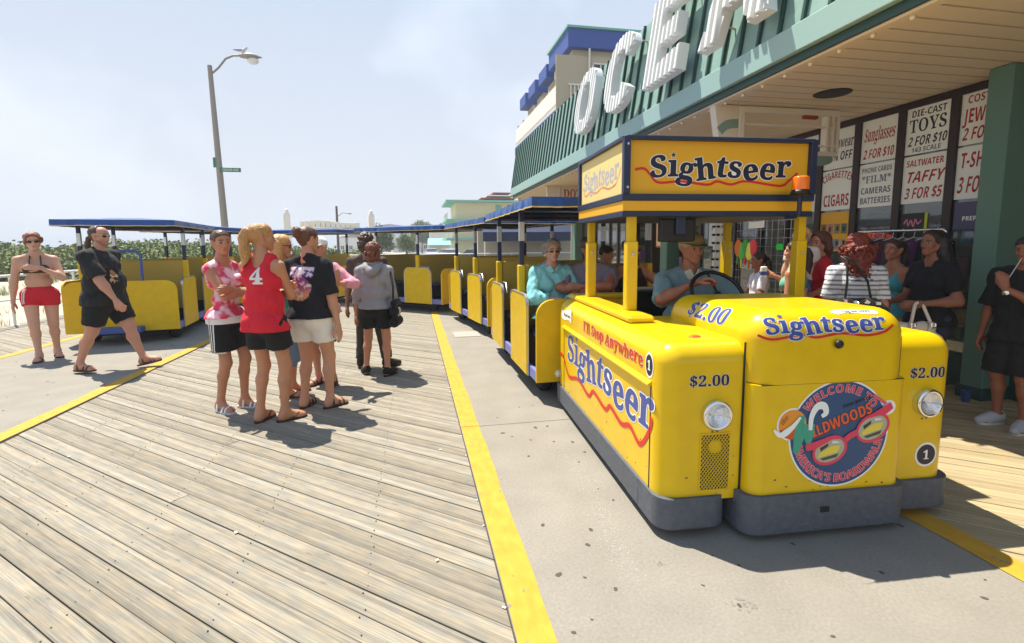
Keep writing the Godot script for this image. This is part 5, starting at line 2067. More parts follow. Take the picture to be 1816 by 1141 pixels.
var wagon_mesh := {}
func wagon(at: Vector3, turn: float, label: String, k: int) -> void:
	var t := thing("tram_wagon", at, turn, label, "tram wagon", "wagons of the yellow tram")
	var hw := 0.74
	var hl := 1.3
	# roof
	if wagon_mesh.is_empty():
		make_wagon_meshes(hw, hl)
	for e in wagon_mesh.parts:
		var o := show_mesh(e[1], e[0], e[2], t)
		o.position = e[3]
	# the valance hangs in soft folds of its own on each wagon
	var b := MB.new()
	var line := []
	for c in [[Vector3(-0.79, 0, 1.35), Vector3(0.79, 0, 1.35)], [Vector3(0.79, 0, 1.35), Vector3(0.79, 0, -1.35)], [Vector3(0.79, 0, -1.35), Vector3(-0.79, 0, -1.35)], [Vector3(-0.79, 0, -1.35), Vector3(-0.79, 0, 1.35)]]:
		var n := 28
		var out := (c[1] - c[0] as Vector3).cross(Vector3.UP).normalized() * -1.0
		if out.dot(c[0] + c[1]) < 0.0:
			out = -out
		for i in n:
			var u := float(i) / n
			line.append([c[0].lerp(c[1], u), out, u])
	var f := FastNoiseLite.new()
	f.seed = 60 + k
	f.frequency = 0.9
	for i in line.size():
		var p: Array = line[i]
		var q: Array = line[(i + 1) % line.size()]
		var rows := 4
		for r in rows:
			var w := []
			for e in [[p, r], [q, r], [q, r + 1], [p, r + 1]]:
				var v := float(e[1]) / rows
				var pos: Vector3 = e[0][0]
				var fold := f.get_noise_2d(pos.x * 6.0 + pos.z * 6.0, 0.0) * 0.03 * v + sin((pos.x + pos.z) * 38.0) * 0.006 * v
				w.append(pos + e[0][1] * (fold + 0.012 * v) + Vector3(0, 1.93 - 0.09 * v + f.get_noise_2d(pos.z * 3.0, pos.x * 3.0 + 9.0) * 0.008 * v, 0))
			b.quad(w[0], w[1], w[2], w[3], p[1])
	var val := commit(b, "valance", M.tarp, t)
	b = MB.new()
	for i in line.size():
		var pp := []
		for e in [line[i], line[(i + 1) % line.size()]]:
			var pos: Vector3 = e[0]
			var fold := f.get_noise_2d(pos.x * 6.0 + pos.z * 6.0, 0.0) * 0.03 + sin((pos.x + pos.z) * 38.0) * 0.006
			pp.append(pos + e[1] * (fold + 0.014) + Vector3(0, 1.839 + f.get_noise_2d(pos.z * 3.0, pos.x * 3.0 + 9.0) * 0.008, 0))
		b.span(pp[0], pp[1], 0.006, 0.012)
	commit(b, "valance_trim", M.tarp_trim, val)
	if k == 5:
		# hoop rail and step on the last wagon's tail
		b = MB.new()
		b.tube([Vector3(-0.28, 0.95, -1.28), Vector3(-0.28, 1.38, -1.28), Vector3(-0.22, 1.45, -1.28), Vector3(0.24, 1.47, -1.28), Vector3(0.32, 1.4, -1.28), Vector3(0.34, 0.95, -1.28)], 0.02, 10)
		commit(b, "hoop_rail", M.trim_blue, t)
		b = MB.new()
		b.box(Vector3(0.06, 0.24, -1.41), Vector3(0.66, 0.09, 0.2), 0.01)
		commit(b, "rear_step", M.trim_blue, t)

func rounded_panel(w: float, h: float, r: float) -> PackedVector2Array:
	var p := PackedVector2Array([Vector2(-w / 2, 0), Vector2(w / 2, 0)])
	for k in 8:
		var a := PI / 2 * k / 7
		p.append(Vector2(w / 2 - r + r * cos(a), h - r + r * sin(a)))
	for k in 8:
		var a := PI / 2 + PI / 2 * k / 7
		p.append(Vector2(-w / 2 + r + r * cos(a), h - r + r * sin(a)))
	return p

func make_wagon_meshes(hw: float, hl: float) -> void:
	var parts := []
	var b := MB.new()
	# hipped fabric roof, slightly sagging
	var rows := []
	for i in 11:
		var row := []
		var z := lerpf(-1.35, 1.35, i / 10.0)
		for j in 9:
			var x := lerpf(-0.79, 0.79, j / 8.0)
			var d := minf(minf(0.79 - absf(x), 1.35 - absf(z)), 0.5)
			row.append(Vector3(x, 1.93 + d * 0.1, z))
		rows.append(row)
	b.loft(rows, true, false, false, false)
	for i in b.n.size():
		if b.n[i].y < 0.0:
			b.n[i] = -b.n[i]
	var v2 := MB.new()
	for i in range(0, b.v.size(), 3):
		v2.t3(b.v[i], b.v[i + 1], b.v[i + 2], b.n[i], b.n[i + 1], b.n[i + 2])
	parts.append(["roof", v2.mesh(), M.tarp, Vector3.ZERO])
	b = MB.new()
	for z in [-1.3, -0.45, 0.45, 1.3]:
		b.box(Vector3(0, 1.885, z), Vector3(1.5, 0.04, 0.04))
	for x in [-0.73, 0.73]:
		b.box(Vector3(x, 1.885, 0), Vector3(0.04, 0.04, 2.66))
	parts.append(["roof_frame", b.mesh(), M.navy_dark, Vector3.ZERO])
	# floor and sills
	b = MB.new()
	b.box(Vector3(0, 0.25, 0), Vector3(hw * 2 - 0.06, 0.08, hl * 2 - 0.06))
	parts.append(["floor", b.mesh(), M.navy, Vector3.ZERO])
	b = MB.new()
	for s in [-1.0, 1.0]:
		b.box(Vector3(s * (hw - 0.02), 0.255, 0), Vector3(0.04, 0.11, hl * 2 - 0.02), 0.006)
	parts.append(["sill", b.mesh(), M.sill, Vector3.ZERO])
	b = MB.new()
	b.box(Vector3(0, 0.17, 0), Vector3(0.9, 0.1, 2.2))
	b.box(Vector3(0, 0.2, 1.45), Vector3(0.08, 0.06, 0.6))
	parts.append(["chassis", b.mesh(), M.rubber, Vector3.ZERO])
	# end panels
	for s in [-1.0, 1.0]:
		b = MB.new()
		b.slab(rounded_panel(hw * 2, 0.79, 0.16), Transform3D(Basis.IDENTITY, Vector3(0, 0.2, s * hl - 0.015)), 0.03, 0.004)
		parts.append(["end_panel", b.mesh(), M.panel_yellow, Vector3.ZERO])
	# side panels on the door side (-x), two of them, each with a metal edge; the far side is boarded up
	for z in [-0.68, 0.62]:
		b = MB.new()
		b.slab(rounded_panel(0.78, 0.8, 0.13), Transform3D(Basis(Vector3(0, 0, 1), Vector3.UP, Vector3(-1, 0, 0)), Vector3(-hw, 0.2, z)), 0.025, 0.004)
		parts.append(["side_panel", b.mesh(), M.panel_yellow, Vector3.ZERO])
		b = MB.new()
		var pl := rounded_panel(0.79, 0.805, 0.13)
		var pts := []
		for i in range(1, pl.size() + 1):
			var p := pl[i % pl.size()]
			pts.append(Vector3(-hw - 0.012, 0.2 + p.y, z + p.x))
		for i in pts.size() - 1:
			b.span(pts[i], pts[i + 1], 0.034, 0.012)
		parts.append(["panel_edge", b.mesh(), M.alu, Vector3.ZERO])
	for z in [-0.68, 0.62]:
		b = MB.new()
		b.slab(rounded_panel(1.24, 0.8, 0.13), Transform3D(Basis(Vector3(0, 0, 1), Vector3.UP, Vector3(-1, 0, 0)), Vector3(hw + 0.02, 0.2, z)), 0.025, 0.004)
		parts.append(["side_panel", b.mesh(), M.panel_yellow, Vector3.ZERO])
	# two benches, backs carried by the roof posts
	for z in [-0.68, 0.62]:
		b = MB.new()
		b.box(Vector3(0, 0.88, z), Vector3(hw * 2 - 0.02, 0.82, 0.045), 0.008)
		parts.append(["seat_back", b.mesh(), M.seat_yellow_shaded, Vector3.ZERO])
		b = MB.new()
		b.box(Vector3(0, 0.62, z + 0.24), Vector3(hw * 2 - 0.08, 0.05, 0.42), 0.012)
		parts.append(["seat", b.mesh(), M.navy, Vector3.ZERO])
		b = MB.new()
		b.box(Vector3(0, 0.44, z + 0.2), Vector3(hw * 2 - 0.1, 0.3, 0.04))
		parts.append(["seat_front", b.mesh(), M.navy_dark, Vector3.ZERO])
		for s in [-1.0, 1.0]:
			b = MB.new()
			b.box(Vector3(s * (hw - 0.02), 1.58, z), Vector3(0.05, 0.6, 0.05), 0.004)
			parts.append(["roof_post", b.mesh(), M.navy, Vector3.ZERO])
			b = MB.new()
			b.box(Vector3(s * (hw - 0.02), 1.64, z), Vector3(0.054, 0.2, 0.054), 0.002)
			parts.append(["notice_strip", b.mesh(), M.alu, Vector3.ZERO])
			b = MB.new()
			b.box(Vector3(s * (hw - 0.015), 1.14, z), Vector3(0.07, 0.3, 0.1), 0.01)
			parts.append(["post_cover", b.mesh(), M.panel_yellow, Vector3.ZERO])
	# screws of the side panels, hinges and the tow bar
	b = MB.new()
	for z in [-0.68, 0.62]:
		for e in [[-0.3, 0.3], [0.3, 0.3], [-0.3, 0.62], [0.3, 0.62], [0.0, 0.9]]:
			b.ball(Vector3(-hw - 0.026, e[1], z + e[0]), Vector3(0.004, 0.008, 0.008), 8, 4)
	parts.append(["panel_screws", b.mesh(), M.alu, Vector3.ZERO])
	for z in [-0.68, 0.62]:
		b = MB.new()
		b.tube([Vector3(-hw + 0.05, 0.98, z - 0.03), Vector3(-hw + 0.05, 1.02, z + 0.05), Vector3(-hw + 0.05, 1.02, z + 0.28), Vector3(-hw + 0.05, 0.9, z + 0.34)], 0.012, 8)
		parts.append(["arm_rail", b.mesh(), M.alu, Vector3.ZERO])
	b = MB.new()
	for z in [-0.9, 0.9]:
		for s in [-1.0, 1.0]:
			b = MB.new()
			var r := 0.15
			b.lathe([Vector2(0.0, 0.06), Vector2(r * 0.86, 0.065), Vector2(r, 0.04), Vector2(r, -0.04), Vector2(r * 0.86, -0.065), Vector2(0.0, -0.06)], 20, Transform3D(Basis(Vector3.FORWARD, PI / 2), Vector3(s * 0.56, r + 0.008, z)))
			parts.append(["wheel", b.mesh(), M.rubber, Vector3.ZERO])
	wagon_mesh.parts = parts

# ---------------------------------------------------------------- people
func two_bone(a: Vector3, t: Vector3, l1: float, l2: float, hint: Vector3) -> Array:
	var d := t - a
	var l := clampf(d.length(), absf(l1 - l2) + 0.01, (l1 + l2) * 0.998)
	var dir := d.normalized()
	var x := (l1 * l1 - l2 * l2 + l * l) / (2.0 * l)
	var h := sqrt(maxf(l1 * l1 - x * x, 0.0))
	var side := (hint - dir * hint.dot(dir)).normalized()
	return [a + dir * x + side * h, a + dir * l]

func skin_mat() -> StandardMaterial3D:
	if not M.has("skin"):
		var m := vcol(0.55)
		m.subsurf_scatter_enabled = true
		m.subsurf_scatter_strength = 0.08
		M.skin = m
		var h := vcol(0.5)
		M.hair = h
		var c := vcol(0.9)
		c.normal_enabled = true
		c.normal_texture = M.weave
		c.normal_scale = 0.45
		M.tinted_cloth = triplanar(c, 1.6, false)
	return M.skin

func merge(parts: Array) -> ArrayMesh:
	# parts: [mesh, transform]
	var v := PackedVector3Array()
	var n := PackedVector3Array()
	var c := PackedColorArray()
	var ix := PackedInt32Array()
	for p in parts:
		if p[0].get_surface_count() == 0:
			continue
		var a: Array = p[0].surface_get_arrays(0)
		var q: Transform3D = p[1]
		var base := v.size()
		v.append_array(q * (a[0] as PackedVector3Array))
		n.append_array(Transform3D(q.basis.orthonormalized(), Vector3.ZERO) * (a[1] as PackedVector3Array))
		c.append_array(a[3])
		for i in a[12]:
			ix.append(base + i)
	var arr := []
	arr.resize(Mesh.ARRAY_MAX)
	arr[0] = v
	arr[1] = n
	arr[3] = c
	arr[12] = ix
	var m := ArrayMesh.new()
	m.add_surface_from_arrays(Mesh.PRIMITIVE_TRIANGLES, arr)
	return m

func lin(c: Color) -> Color:
	return c.srgb_to_linear()

func hand_mesh(len_: float, curl: float, side: float, skin: Color, thumb_in := 0.0) -> ArrayMesh:
	# hand frame: +y from wrist to fingers, +z the palm's side, thumb towards side * x
	var f := Field.new()
	f.cell = 0.0052
	f.K = 230.0
	f.base = skin
	var s := len_ / 0.18
	var k := [Vector3(0.028, 0.088, 0.0), Vector3(0.010, 0.094, -0.003), Vector3(-0.009, 0.090, -0.002), Vector3(-0.027, 0.080, 0.002)]
	var fl := [0.068, 0.077, 0.071, 0.055]
	f.bone(Vector3(0, -0.02, 0) * s, Vector3(0, 0.01, 0) * s, 0.024 * s, 0.024 * s)
	for i in 4:
		var kn: Vector3 = k[i]
		kn.x *= side
		f.bone(Vector3(kn.x * 0.55, 0.012, 0) * s, kn * s, 0.016 * s, 0.0105 * s)
		var a := curl * (0.75 + 0.12 * i)
		var p := kn
		var dir := Vector3(kn.x * 1.2, 1, 0).normalized()
		for j in 3:
			dir = dir.rotated(Vector3.RIGHT, a * (0.6 if j == 0 else 0.8))
			var q: Vector3 = p + dir * fl[i] * [0.42, 0.32, 0.26][j]
			f.bone(p * s, q * s, (0.0102 - j * 0.0009) * s, (0.0093 - j * 0.001) * s)
			p = q
	var t0 := Vector3(0.018 * side, 0.018, 0.004)
	var t1 := t0 + Vector3(0.026 * side * (1.0 - thumb_in * 0.5), 0.03, 0.014 + thumb_in * 0.012)
	var t2 := t1 + Vector3(0.013 * side * (1.0 - thumb_in * 1.6), 0.027, 0.01 + thumb_in * 0.012)
	var t3 := t2 + Vector3(0.003 * side * (1.0 - thumb_in * 3.0), 0.024, 0.005)
	f.bone(t0 * s, t1 * s, 0.016 * s, 0.0115 * s)
	f.bone(t1 * s, t2 * s, 0.0115 * s, 0.0105 * s)
	f.bone(t2 * s, t3 * s, 0.0105 * s, 0.0085 * s)
	return f.mesh()

func head_mesh(skin: Color, beard: Color, age := 0.0) -> ArrayMesh:
	var f := Field.new()
	f.cell = 0.0055
	f.K = 150.0
	f.bone(Vector3(0, 0.035, -0.03), Vector3(0, 0.04, 0.022), 0.078, 0.07)
	f.bone(Vector3(0, -0.005, -0.01), Vector3(0, -0.03, 0.03), 0.066, 0.056)
	f.bone(Vector3(0, -0.06, 0.018), Vector3(0, -0.092, 0.066), 0.048, 0.02)
	for s in [-1.0, 1.0]:
		f.bone(Vector3(s * 0.05, -0.045, 0.0), Vector3(s * 0.014, -0.092, 0.06), 0.022, 0.017)
		f.ball(Vector3(s * 0.037, -0.018, 0.058), 0.023)
		f.bone(Vector3(s * 0.075, 0.016, -0.014), Vector3(s * 0.074, -0.022, -0.004), 0.012, 0.008)
		f.bone(Vector3(s * 0.082, 0.014, -0.02), Vector3(s * 0.078, -0.006, -0.02), 0.007, 0.006)
	f.bone(Vector3(-0.034, 0.026, 0.07), Vector3(0.034, 0.026, 0.07), 0.017, 0.017)
	f.bone(Vector3(0, 0.016, 0.084), Vector3(0, -0.026, 0.104), 0.009, 0.011)
	for s in [-1.0, 1.0]:
		f.ball(Vector3(s * 0.011, -0.03, 0.092), 0.0095)
	f.bone(Vector3(-0.016, -0.057, 0.08), Vector3(0.016, -0.057, 0.08), 0.0085, 0.0085)
	f.bone(Vector3(-0.012, -0.069, 0.079), Vector3(0.012, -0.069, 0.079), 0.0085, 0.0085)
	f.ball(Vector3(0, -0.094, 0.07), 0.019)
	var lips := skin.lerp(Color(0.42, 0.10, 0.09), 0.45)
	var brow := skin * 0.28
	f.tint = func(p: Vector3, _n: Vector3) -> Color:
		var ax := absf(p.x)
		if p.z > 0.06:
			if absf(p.y + 0.063) < 0.0095 and ax < 0.024:
				return lips
			if absf(p.y - 0.029) < 0.006 and ax > 0.013 and ax < 0.05:
				return brow
			if absf(p.y - 0.006) < 0.0075 and absf(ax - 0.031) < 0.013:
				return Color(0.03, 0.02, 0.016) if absf(ax - 0.031) < 0.006 else Color(0.3, 0.27, 0.25)
			if absf(p.y + 0.018) < 0.022 and ax > 0.03 and ax < 0.055:
				return skin.lerp(Color(0.62, 0.22, 0.16), 0.16)
		if beard.a > 0.0 and p.y < -0.05 and p.z > 0.0:
			return skin.lerp(beard, beard.a)
		return skin
	return f.mesh()

func hair_noise(seed_: int, fr := 1.0) -> FastNoiseLite:
	var n := FastNoiseLite.new()
	n.seed = seed_
	n.frequency = fr
	n.fractal_octaves = 2
	return n

func hair_mesh(kind: String, c: Color, seed_: int) -> ArrayMesh:
	var f := Field.new()
	f.cell = 0.0065
	f.K = 130.0
	var r := RandomNumberGenerator.new()
	r.seed = seed_
	var nz := hair_noise(seed_, 1.0)
	f.noise = nz
	f.noise_amp = 0.006
	f.noise_scale = Vector3(140, 14, 140)
	var bright := Color(c.r * 1.7 + 0.012, c.g * 1.6 + 0.008, c.b * 1.45 + 0.005)
	f.tint = func(p: Vector3, _n: Vector3) -> Color:
		var t := nz.get_noise_3dv(p * Vector3(170, 16, 170)) * 0.5 + 0.5
		return Color(c.r * 0.55, c.g * 0.55, c.b * 0.55).lerp(bright, t)
	var cap := func(front: float, low: float) -> void:
		f.bone(Vector3(0, 0.045, -0.032), Vector3(0, 0.055, 0.014), 0.088, 0.078)
		f.planes.append([Vector3(0, -0.62, 0.78).normalized(), front])
		f.planes.append([Vector3(0, -1, 0.25).normalized(), low])
	match kind:
		"pony", "pony_high":
			f.bone(Vector3(0, 0.042, -0.032), Vector3(0, 0.05, 0.012), 0.086, 0.077)
			f.bone(Vector3(0, 0.0, -0.05), Vector3(0, -0.02, -0.045), 0.055, 0.045)
			f.planes.append([Vector3(0, -0.6, 0.8).normalized(), 0.022])
			var y0 := 0.02 if kind == "pony" else 0.055
			f.chain([Vector3(0, y0, -0.105), Vector3(0, y0 + 0.002, -0.13), Vector3(0.005, y0 - 0.06, -0.148), Vector3(0.01, y0 - 0.17, -0.138), Vector3(0.012, y0 - 0.29, -0.128), Vector3(0.0, y0 - 0.38, -0.125)], [0.022, 0.025, 0.036, 0.042, 0.034, 0.012])
			for k in 9:
				var o := Vector3(r.randf_range(-0.03, 0.03), 0, r.randf_range(-0.02, 0.02))
				f.chain([Vector3(0, y0 - 0.03, -0.14) + o * 0.4, Vector3(0.008, y0 - 0.16, -0.142) + o, Vector3(0.006, y0 - r.randf_range(0.3, 0.43), -0.13) + o * 1.1], [0.012, 0.013, 0.004])
		"bun":
			f.bone(Vector3(0, 0.045, -0.035), Vector3(0, 0.052, 0.01), 0.088, 0.078)
			f.bone(Vector3(0, -0.01, -0.055), Vector3(0, -0.03, -0.05), 0.052, 0.04)
			f.planes.append([Vector3(0, -0.6, 0.8).normalized(), 0.02])
			f.ball(Vector3(0.0, 0.065, -0.125), 0.036)
			for k in 14:
				var a := TAU * k / 14
				f.ball(Vector3(cos(a) * 0.036, 0.062 + sin(a) * 0.036, -0.13 + r.randf_range(-0.01, 0.014)), r.randf_range(0.011, 0.017))
			f.noise_amp = 0.008
		"long", "long_dark":
			f.bone(Vector3(0, 0.045, -0.032), Vector3(0, 0.055, 0.012), 0.092, 0.082)
			var l := 0.3 if kind == "long" else 0.46
			for s in [-1.0, 0.0, 1.0]:
				f.chain([Vector3(s * 0.06, 0.02, -0.05), Vector3(s * 0.078, -0.1, -0.075 + absf(s) * 0.03), Vector3(s * 0.1, -l * 0.65, -0.115 + absf(s) * 0.03), Vector3(s * 0.085, -l, -0.13)], [0.052, 0.052, 0.058, 0.026])
			for k in 12:
				var x := r.randf_range(-0.1, 0.1)
				f.chain([Vector3(x * 0.8, 0.0, -0.09), Vector3(x * 1.2, -l * 0.6, -0.15), Vector3(x * 1.1 + 0.01, -l * r.randf_range(0.9, 1.1), -0.15)], [0.016, 0.02, 0.006])
			f.planes.append([Vector3(0, -0.25, 0.97).normalized(), 0.04])
		"bob":
			f.bone(Vector3(0, 0.045, -0.032), Vector3(0, 0.055, 0.016), 0.093, 0.085)
			for s in [-1.0, -0.4, 0.4, 1.0]:
				f.chain([Vector3(s * 0.072, 0.03, -0.03), Vector3(s * 0.088, -0.06, -0.03), Vector3(s * 0.08, -0.14, -0.035)], [0.045, 0.04, 0.022])
			f.planes.append([Vector3(0, -0.3, 0.95).normalized(), 0.045])
		"curly", "curly_big":
			var big := 1.0 if kind == "curly" else 1.5
			f.noise = null
			f.cell = 0.0055
			f.bone(Vector3(0, 0.045, -0.035), Vector3(0, 0.055, 0.01), 0.088, 0.078)
			f.bone(Vector3(0, -0.02, -0.055), Vector3(0, -0.06 * big, -0.06), 0.07 * big, 0.062 * big)
			if kind == "curly_big":
				f.bone(Vector3(0, -0.08, -0.065), Vector3(0, -0.2, -0.07), 0.1, 0.085)
				for k in 420:
					var a := r.randf() * TAU
					f.ball(Vector3(cos(a) * 0.105, r.randf_range(-0.29, 0.02), -0.065 + sin(a) * 0.095) * 1.0, r.randf_range(0.008, 0.015))
			for k in int(420 * big):
				var d := Vector3(r.randfn(), r.randfn(), r.randfn()).normalized()
				var p := Vector3(0, 0.045, -0.02) + d * Vector3(0.096, 0.094, 0.106)
				if d.y < 0.1:
					p = Vector3(0, 0.0, -0.04) + Vector3(d.x * 0.1 * big, d.y * 0.13 * big, minf(d.z, 0.15) * 0.1 * big)
				if p.z > 0.035 and p.y < 0.06:
					continue
				f.ball(p, r.randf_range(0.007, 0.014))
			f.K = 300.0
		"short":
			cap.call(0.03, 0.035)
			f.noise_amp = 0.005
			f.noise_scale = Vector3(110, 60, 110)
		"shag":
			f.bone(Vector3(0, 0.045, -0.03), Vector3(0, 0.058, 0.02), 0.092, 0.083)
			f.bone(Vector3(0, -0.01, -0.05), Vector3(0, -0.05, -0.05), 0.062, 0.05)
			for k in 60:
				var d := Vector3(r.randfn(), absf(r.randfn()) - 0.5, r.randfn() - 0.5).normalized()
				f.ball(Vector3(0, 0.03, -0.025) + d * Vector3(0.095, 0.1, 0.1), r.randf_range(0.012, 0.02))
			f.planes.append([Vector3(0, -0.45, 0.9).normalized(), 0.035])
		"receding_pony":
			f.bone(Vector3(0, 0.04, -0.034), Vector3(0, 0.05, -0.01), 0.086, 0.078)
			f.bone(Vector3(0, -0.01, -0.05), Vector3(0, -0.03, -0.05), 0.058, 0.045)
			f.planes.append([Vector3(0, 0.25, 0.97).normalized(), 0.03])
			f.chain([Vector3(0, -0.02, -0.105), Vector3(0, -0.03, -0.13), Vector3(0, -0.12, -0.15), Vector3(0, -0.24, -0.14)], [0.02, 0.024, 0.03, 0.012])
	return f.mesh()

# s: the person's description; returns the joints
func person(s: Dictionary) -> Dictionary:
	skin_mat()
	var H: float = s.h
	var g: float = s.get("g", 1.0)
	var fem: bool = s.get("fem", true)
	var skin: Color = lin(s.get("skin", g8(205, 150, 118)))
	skin = Color(skin.r * 0.82, skin.g * 0.8, skin.b * 0.8)
	var t := thing("person", s.at, s.yaw, s.label, "person", s.get("group", ""))
	var cell: float = s.get("cell", 0.0122)
	# ---- skeleton
	var pel: Vector3 = s.get("pelvis", Vector3(0, 0.525 * H, 0))
	var lean: Vector2 = s.get("lean", Vector2.ZERO)    # forward, to the person's left
	var up := Vector3(lean.y, 1.0, lean.x).normalized()
	var tw: float = s.get("twist", 0.0)
	var rt := Vector3(1, 0, 0).rotated(Vector3.UP, tw)
	var fw := rt.cross(up).normalized()                 # forward of the chest
	rt = up.cross(fw).normalized()
	var neck := pel + up * 0.3 * H
	var sw := (0.099 if fem else 0.114) * H * lerpf(1.0, g, 0.45)
	var sh := [neck + rt * sw - up * 0.036 * H, neck - rt * sw - up * 0.036 * H]
	var hw := (0.056 if fem else 0.051) * H * lerpf(1.0, g, 0.5)
	var hip := [pel + Vector3(hw, -0.012 * H, 0), pel + Vector3(-hw, -0.012 * H, 0)]
	var feet: Array = s.get("feet", [0.05 * H, 0.0, -0.05 * H, 0.0])
	var lift: Array = s.get("lift", [0.0, 0.0])
	var turnout: Array = s.get("toes", [0.2, -0.2])
	var knee := []
	var ank := []
	var toe := []
	for k in 2:
		var a := Vector3(feet[k * 2], 0.047 * H + lift[k], feet[k * 2 + 1])
		var r: Array = two_bone(hip[k], a, 0.237 * H, 0.237 * H, s.get("knee_hint", Vector3(0.0, 0.1, 1.0)))
		knee.append(r[0])
		ank.append(r[1])
		toe.append(Vector3(sin(turnout[k]), 0, cos(turnout[k])))
	var hands: Array = s.get("hands", [null, null])
	var hints: Array = s.get("elbows", [Vector3(0.5, -0.2, -1), Vector3(-0.5, -0.2, -1)])
	var elbow := []
	var wrist := []
	for k in 2:
		var sg := 1.0 if k == 0 else -1.0
		var tg: Vector3 = sh[k] + Vector3(sg * 0.05 * H, -0.315 * H, 0.015 * H) if hands[k] == null else hands[k]
		var r: Array = two_bone(sh[k], tg, 0.168 * H, 0.148 * H, hints[k])
		elbow.append(r[0])
		wrist.append(r[1])
	# ---- body
	var f := Field.new()
	f.cell = cell
	f.K = 85.0
	var blush := hair_noise(int(H * 500), 9.0)
	f.tint = func(p: Vector3, _n: Vector3) -> Color:
		var v := blush.get_noise_3dv(p) + 0.5 * blush.get_noise_3dv(p * 3.1)
		return Color(skin.r * (1.0 + 0.1 * v), skin.g * (1.0 + 0.03 * v), skin.b * (1.0 - 0.03 * v))
	for k in 2:
		f.bone(hip[k], knee[k], 0.047 * H * g, 0.031 * H * lerpf(1, g, 0.6))
		var dir: Vector3 = (ank[k] - knee[k]).normalized()
		var back := Vector3(0, 0, -1)
		var mid: Vector3 = knee[k].lerp(ank[k], 0.3) + back * 0.008 * H
		f.bone(knee[k], mid, 0.027 * H, 0.029 * H * lerpf(1, g, 0.5))
		f.bone(mid, ank[k], 0.028 * H * lerpf(1, g, 0.5), 0.0185 * H)
		var o: Vector3 = toe[k]
		var pitch: float = s.get("toe_up", [0.0, 0.0])[k]
		var heel: Vector3 = ank[k] + Vector3(0, -0.024 * H, 0) - o * 0.014 * H
		f.bone(ank[k], heel, 0.02 * H, 0.019 * H)
		f.bone(heel, ank[k] + Vector3(0, -0.03 * H + pitch * 0.1 * H, 0) + o * 0.075 * H, 0.018 * H, 0.0145 * H)
		f.bone(ank[k], ank[k] + Vector3(0, -0.027 * H + pitch * 0.09 * H, 0) + o * 0.06 * H, 0.018 * H, 0.014 * H)
		for j in 5:
			var across := Vector3(o.z, 0, -o.x) * (j - 2) * 0.0075 * H
			var b0: Vector3 = ank[k] + Vector3(0, -0.034 * H + pitch * 0.1 * H, 0) + o * 0.07 * H + across
			f.bone(b0, b0 + o * (0.022 - absf(j - (3.0 if k == 0 else 1.0)) * 0.003) * H + Vector3(0, -0.001, 0), 0.0075 * H, 0.0055 * H)
		# arms
		f.bone(sh[k], elbow[k], 0.028 * H * lerpf(1, g, 0.8), 0.0215 * H * lerpf(1, g, 0.7))
		var m2: Vector3 = elbow[k].lerp(wrist[k], 0.3)
		f.bone(elbow[k], m2, 0.0215 * H * lerpf(1, g, 0.6), 0.022 * H * lerpf(1, g, 0.6))
		f.bone(m2, wrist[k], 0.022 * H * lerpf(1, g, 0.6), 0.0145 * H)
		f.bone(neck + up * 0.012 * H, sh[k], 0.025 * H, 0.024 * H)
	var wa := pel + up * 0.09 * H
	var ch := pel + up * 0.2 * H
	var ww := (0.03 if fem else 0.036) * H
	var g8_ := lerpf(1, g, 0.8)
	# the trunk, shared by the body and what is worn over it: [a, b, radius, part (0 hips, 1 waist, 2 chest)]
	var trunk := [
		[hip[0] * 0.8 + hip[1] * 0.2, hip[1] * 0.8 + hip[0] * 0.2, 0.054 * H * g, 0],
		[hip[0] * 0.78 + hip[1] * 0.22 + Vector3(0, -0.005 * H, -0.026 * H), hip[0] * 0.78 + hip[1] * 0.22 + Vector3(0, -0.005 * H, -0.026 * H), 0.047 * H * g, 0],
		[hip[1] * 0.78 + hip[0] * 0.22 + Vector3(0, -0.005 * H, -0.026 * H), hip[1] * 0.78 + hip[0] * 0.22 + Vector3(0, -0.005 * H, -0.026 * H), 0.047 * H * g, 0],
		[wa - rt * ww, wa + rt * ww, 0.046 * H * g, 1],
		[pel + up * 0.03 * H, ch, 0.044 * H * g, 1],
		[ch - rt * 0.046 * H, ch + rt * 0.046 * H, 0.05 * H * g8_, 2],
		[ch - rt * 0.058 * H + up * 0.04 * H, ch + rt * 0.058 * H + up * 0.04 * H, 0.036 * H, 2]]
	if fem and s.get("bust", 1.0) > 0.0:
		for sg in [-1.0, 1.0]:
			var bp: Vector3 = ch + rt * sg * 0.042 * H + fw * 0.04 * H - up * 0.006 * H
			trunk.append([bp, bp, 0.034 * H * s.get("bust", 1.0), 2])
	if s.has("belly"):
		trunk.append([wa + fw * 0.03 * H, wa + fw * 0.03 * H, 0.066 * H * s.belly, 1])
	for q in trunk:
		f.bone(q[0], q[1], q[2], q[2])
	# head frame
	var hd: Array = s.get("head", [0.0, 0.0, 0.0])
	var hs: float = 0.124 * H / 0.225 * s.get("head_size", 1.0)
	var hb := Basis(rt, up, fw) * Basis.from_euler(Vector3(hd[1], hd[0], hd[2]))
	var hc := neck + up * 0.04 * H + fw * 0.012 * H + hb.y * 0.062 * H
	var hq := Transform3D(hb.scaled(Vector3.ONE * hs), hc)
	f.bone(neck - up * 0.02 * H, hc - hb.y * 0.03 * H - hb.z * 0.006 * H, 0.032 * H, 0.028 * H)
	var parts := [[f.mesh(), Transform3D.IDENTITY], [head_mesh(skin, s.get("beard", Color(0, 0, 0, 0))), hq]]
	var palm: Array = s.get("palms", [Vector3(-1, 0, 0), Vector3(1, 0, 0)])
	var curl: Array = s.get("curl", [0.35, 0.35])
	var hdir: Array = s.get("hand_dir", [null, null])
	var hand_q := []
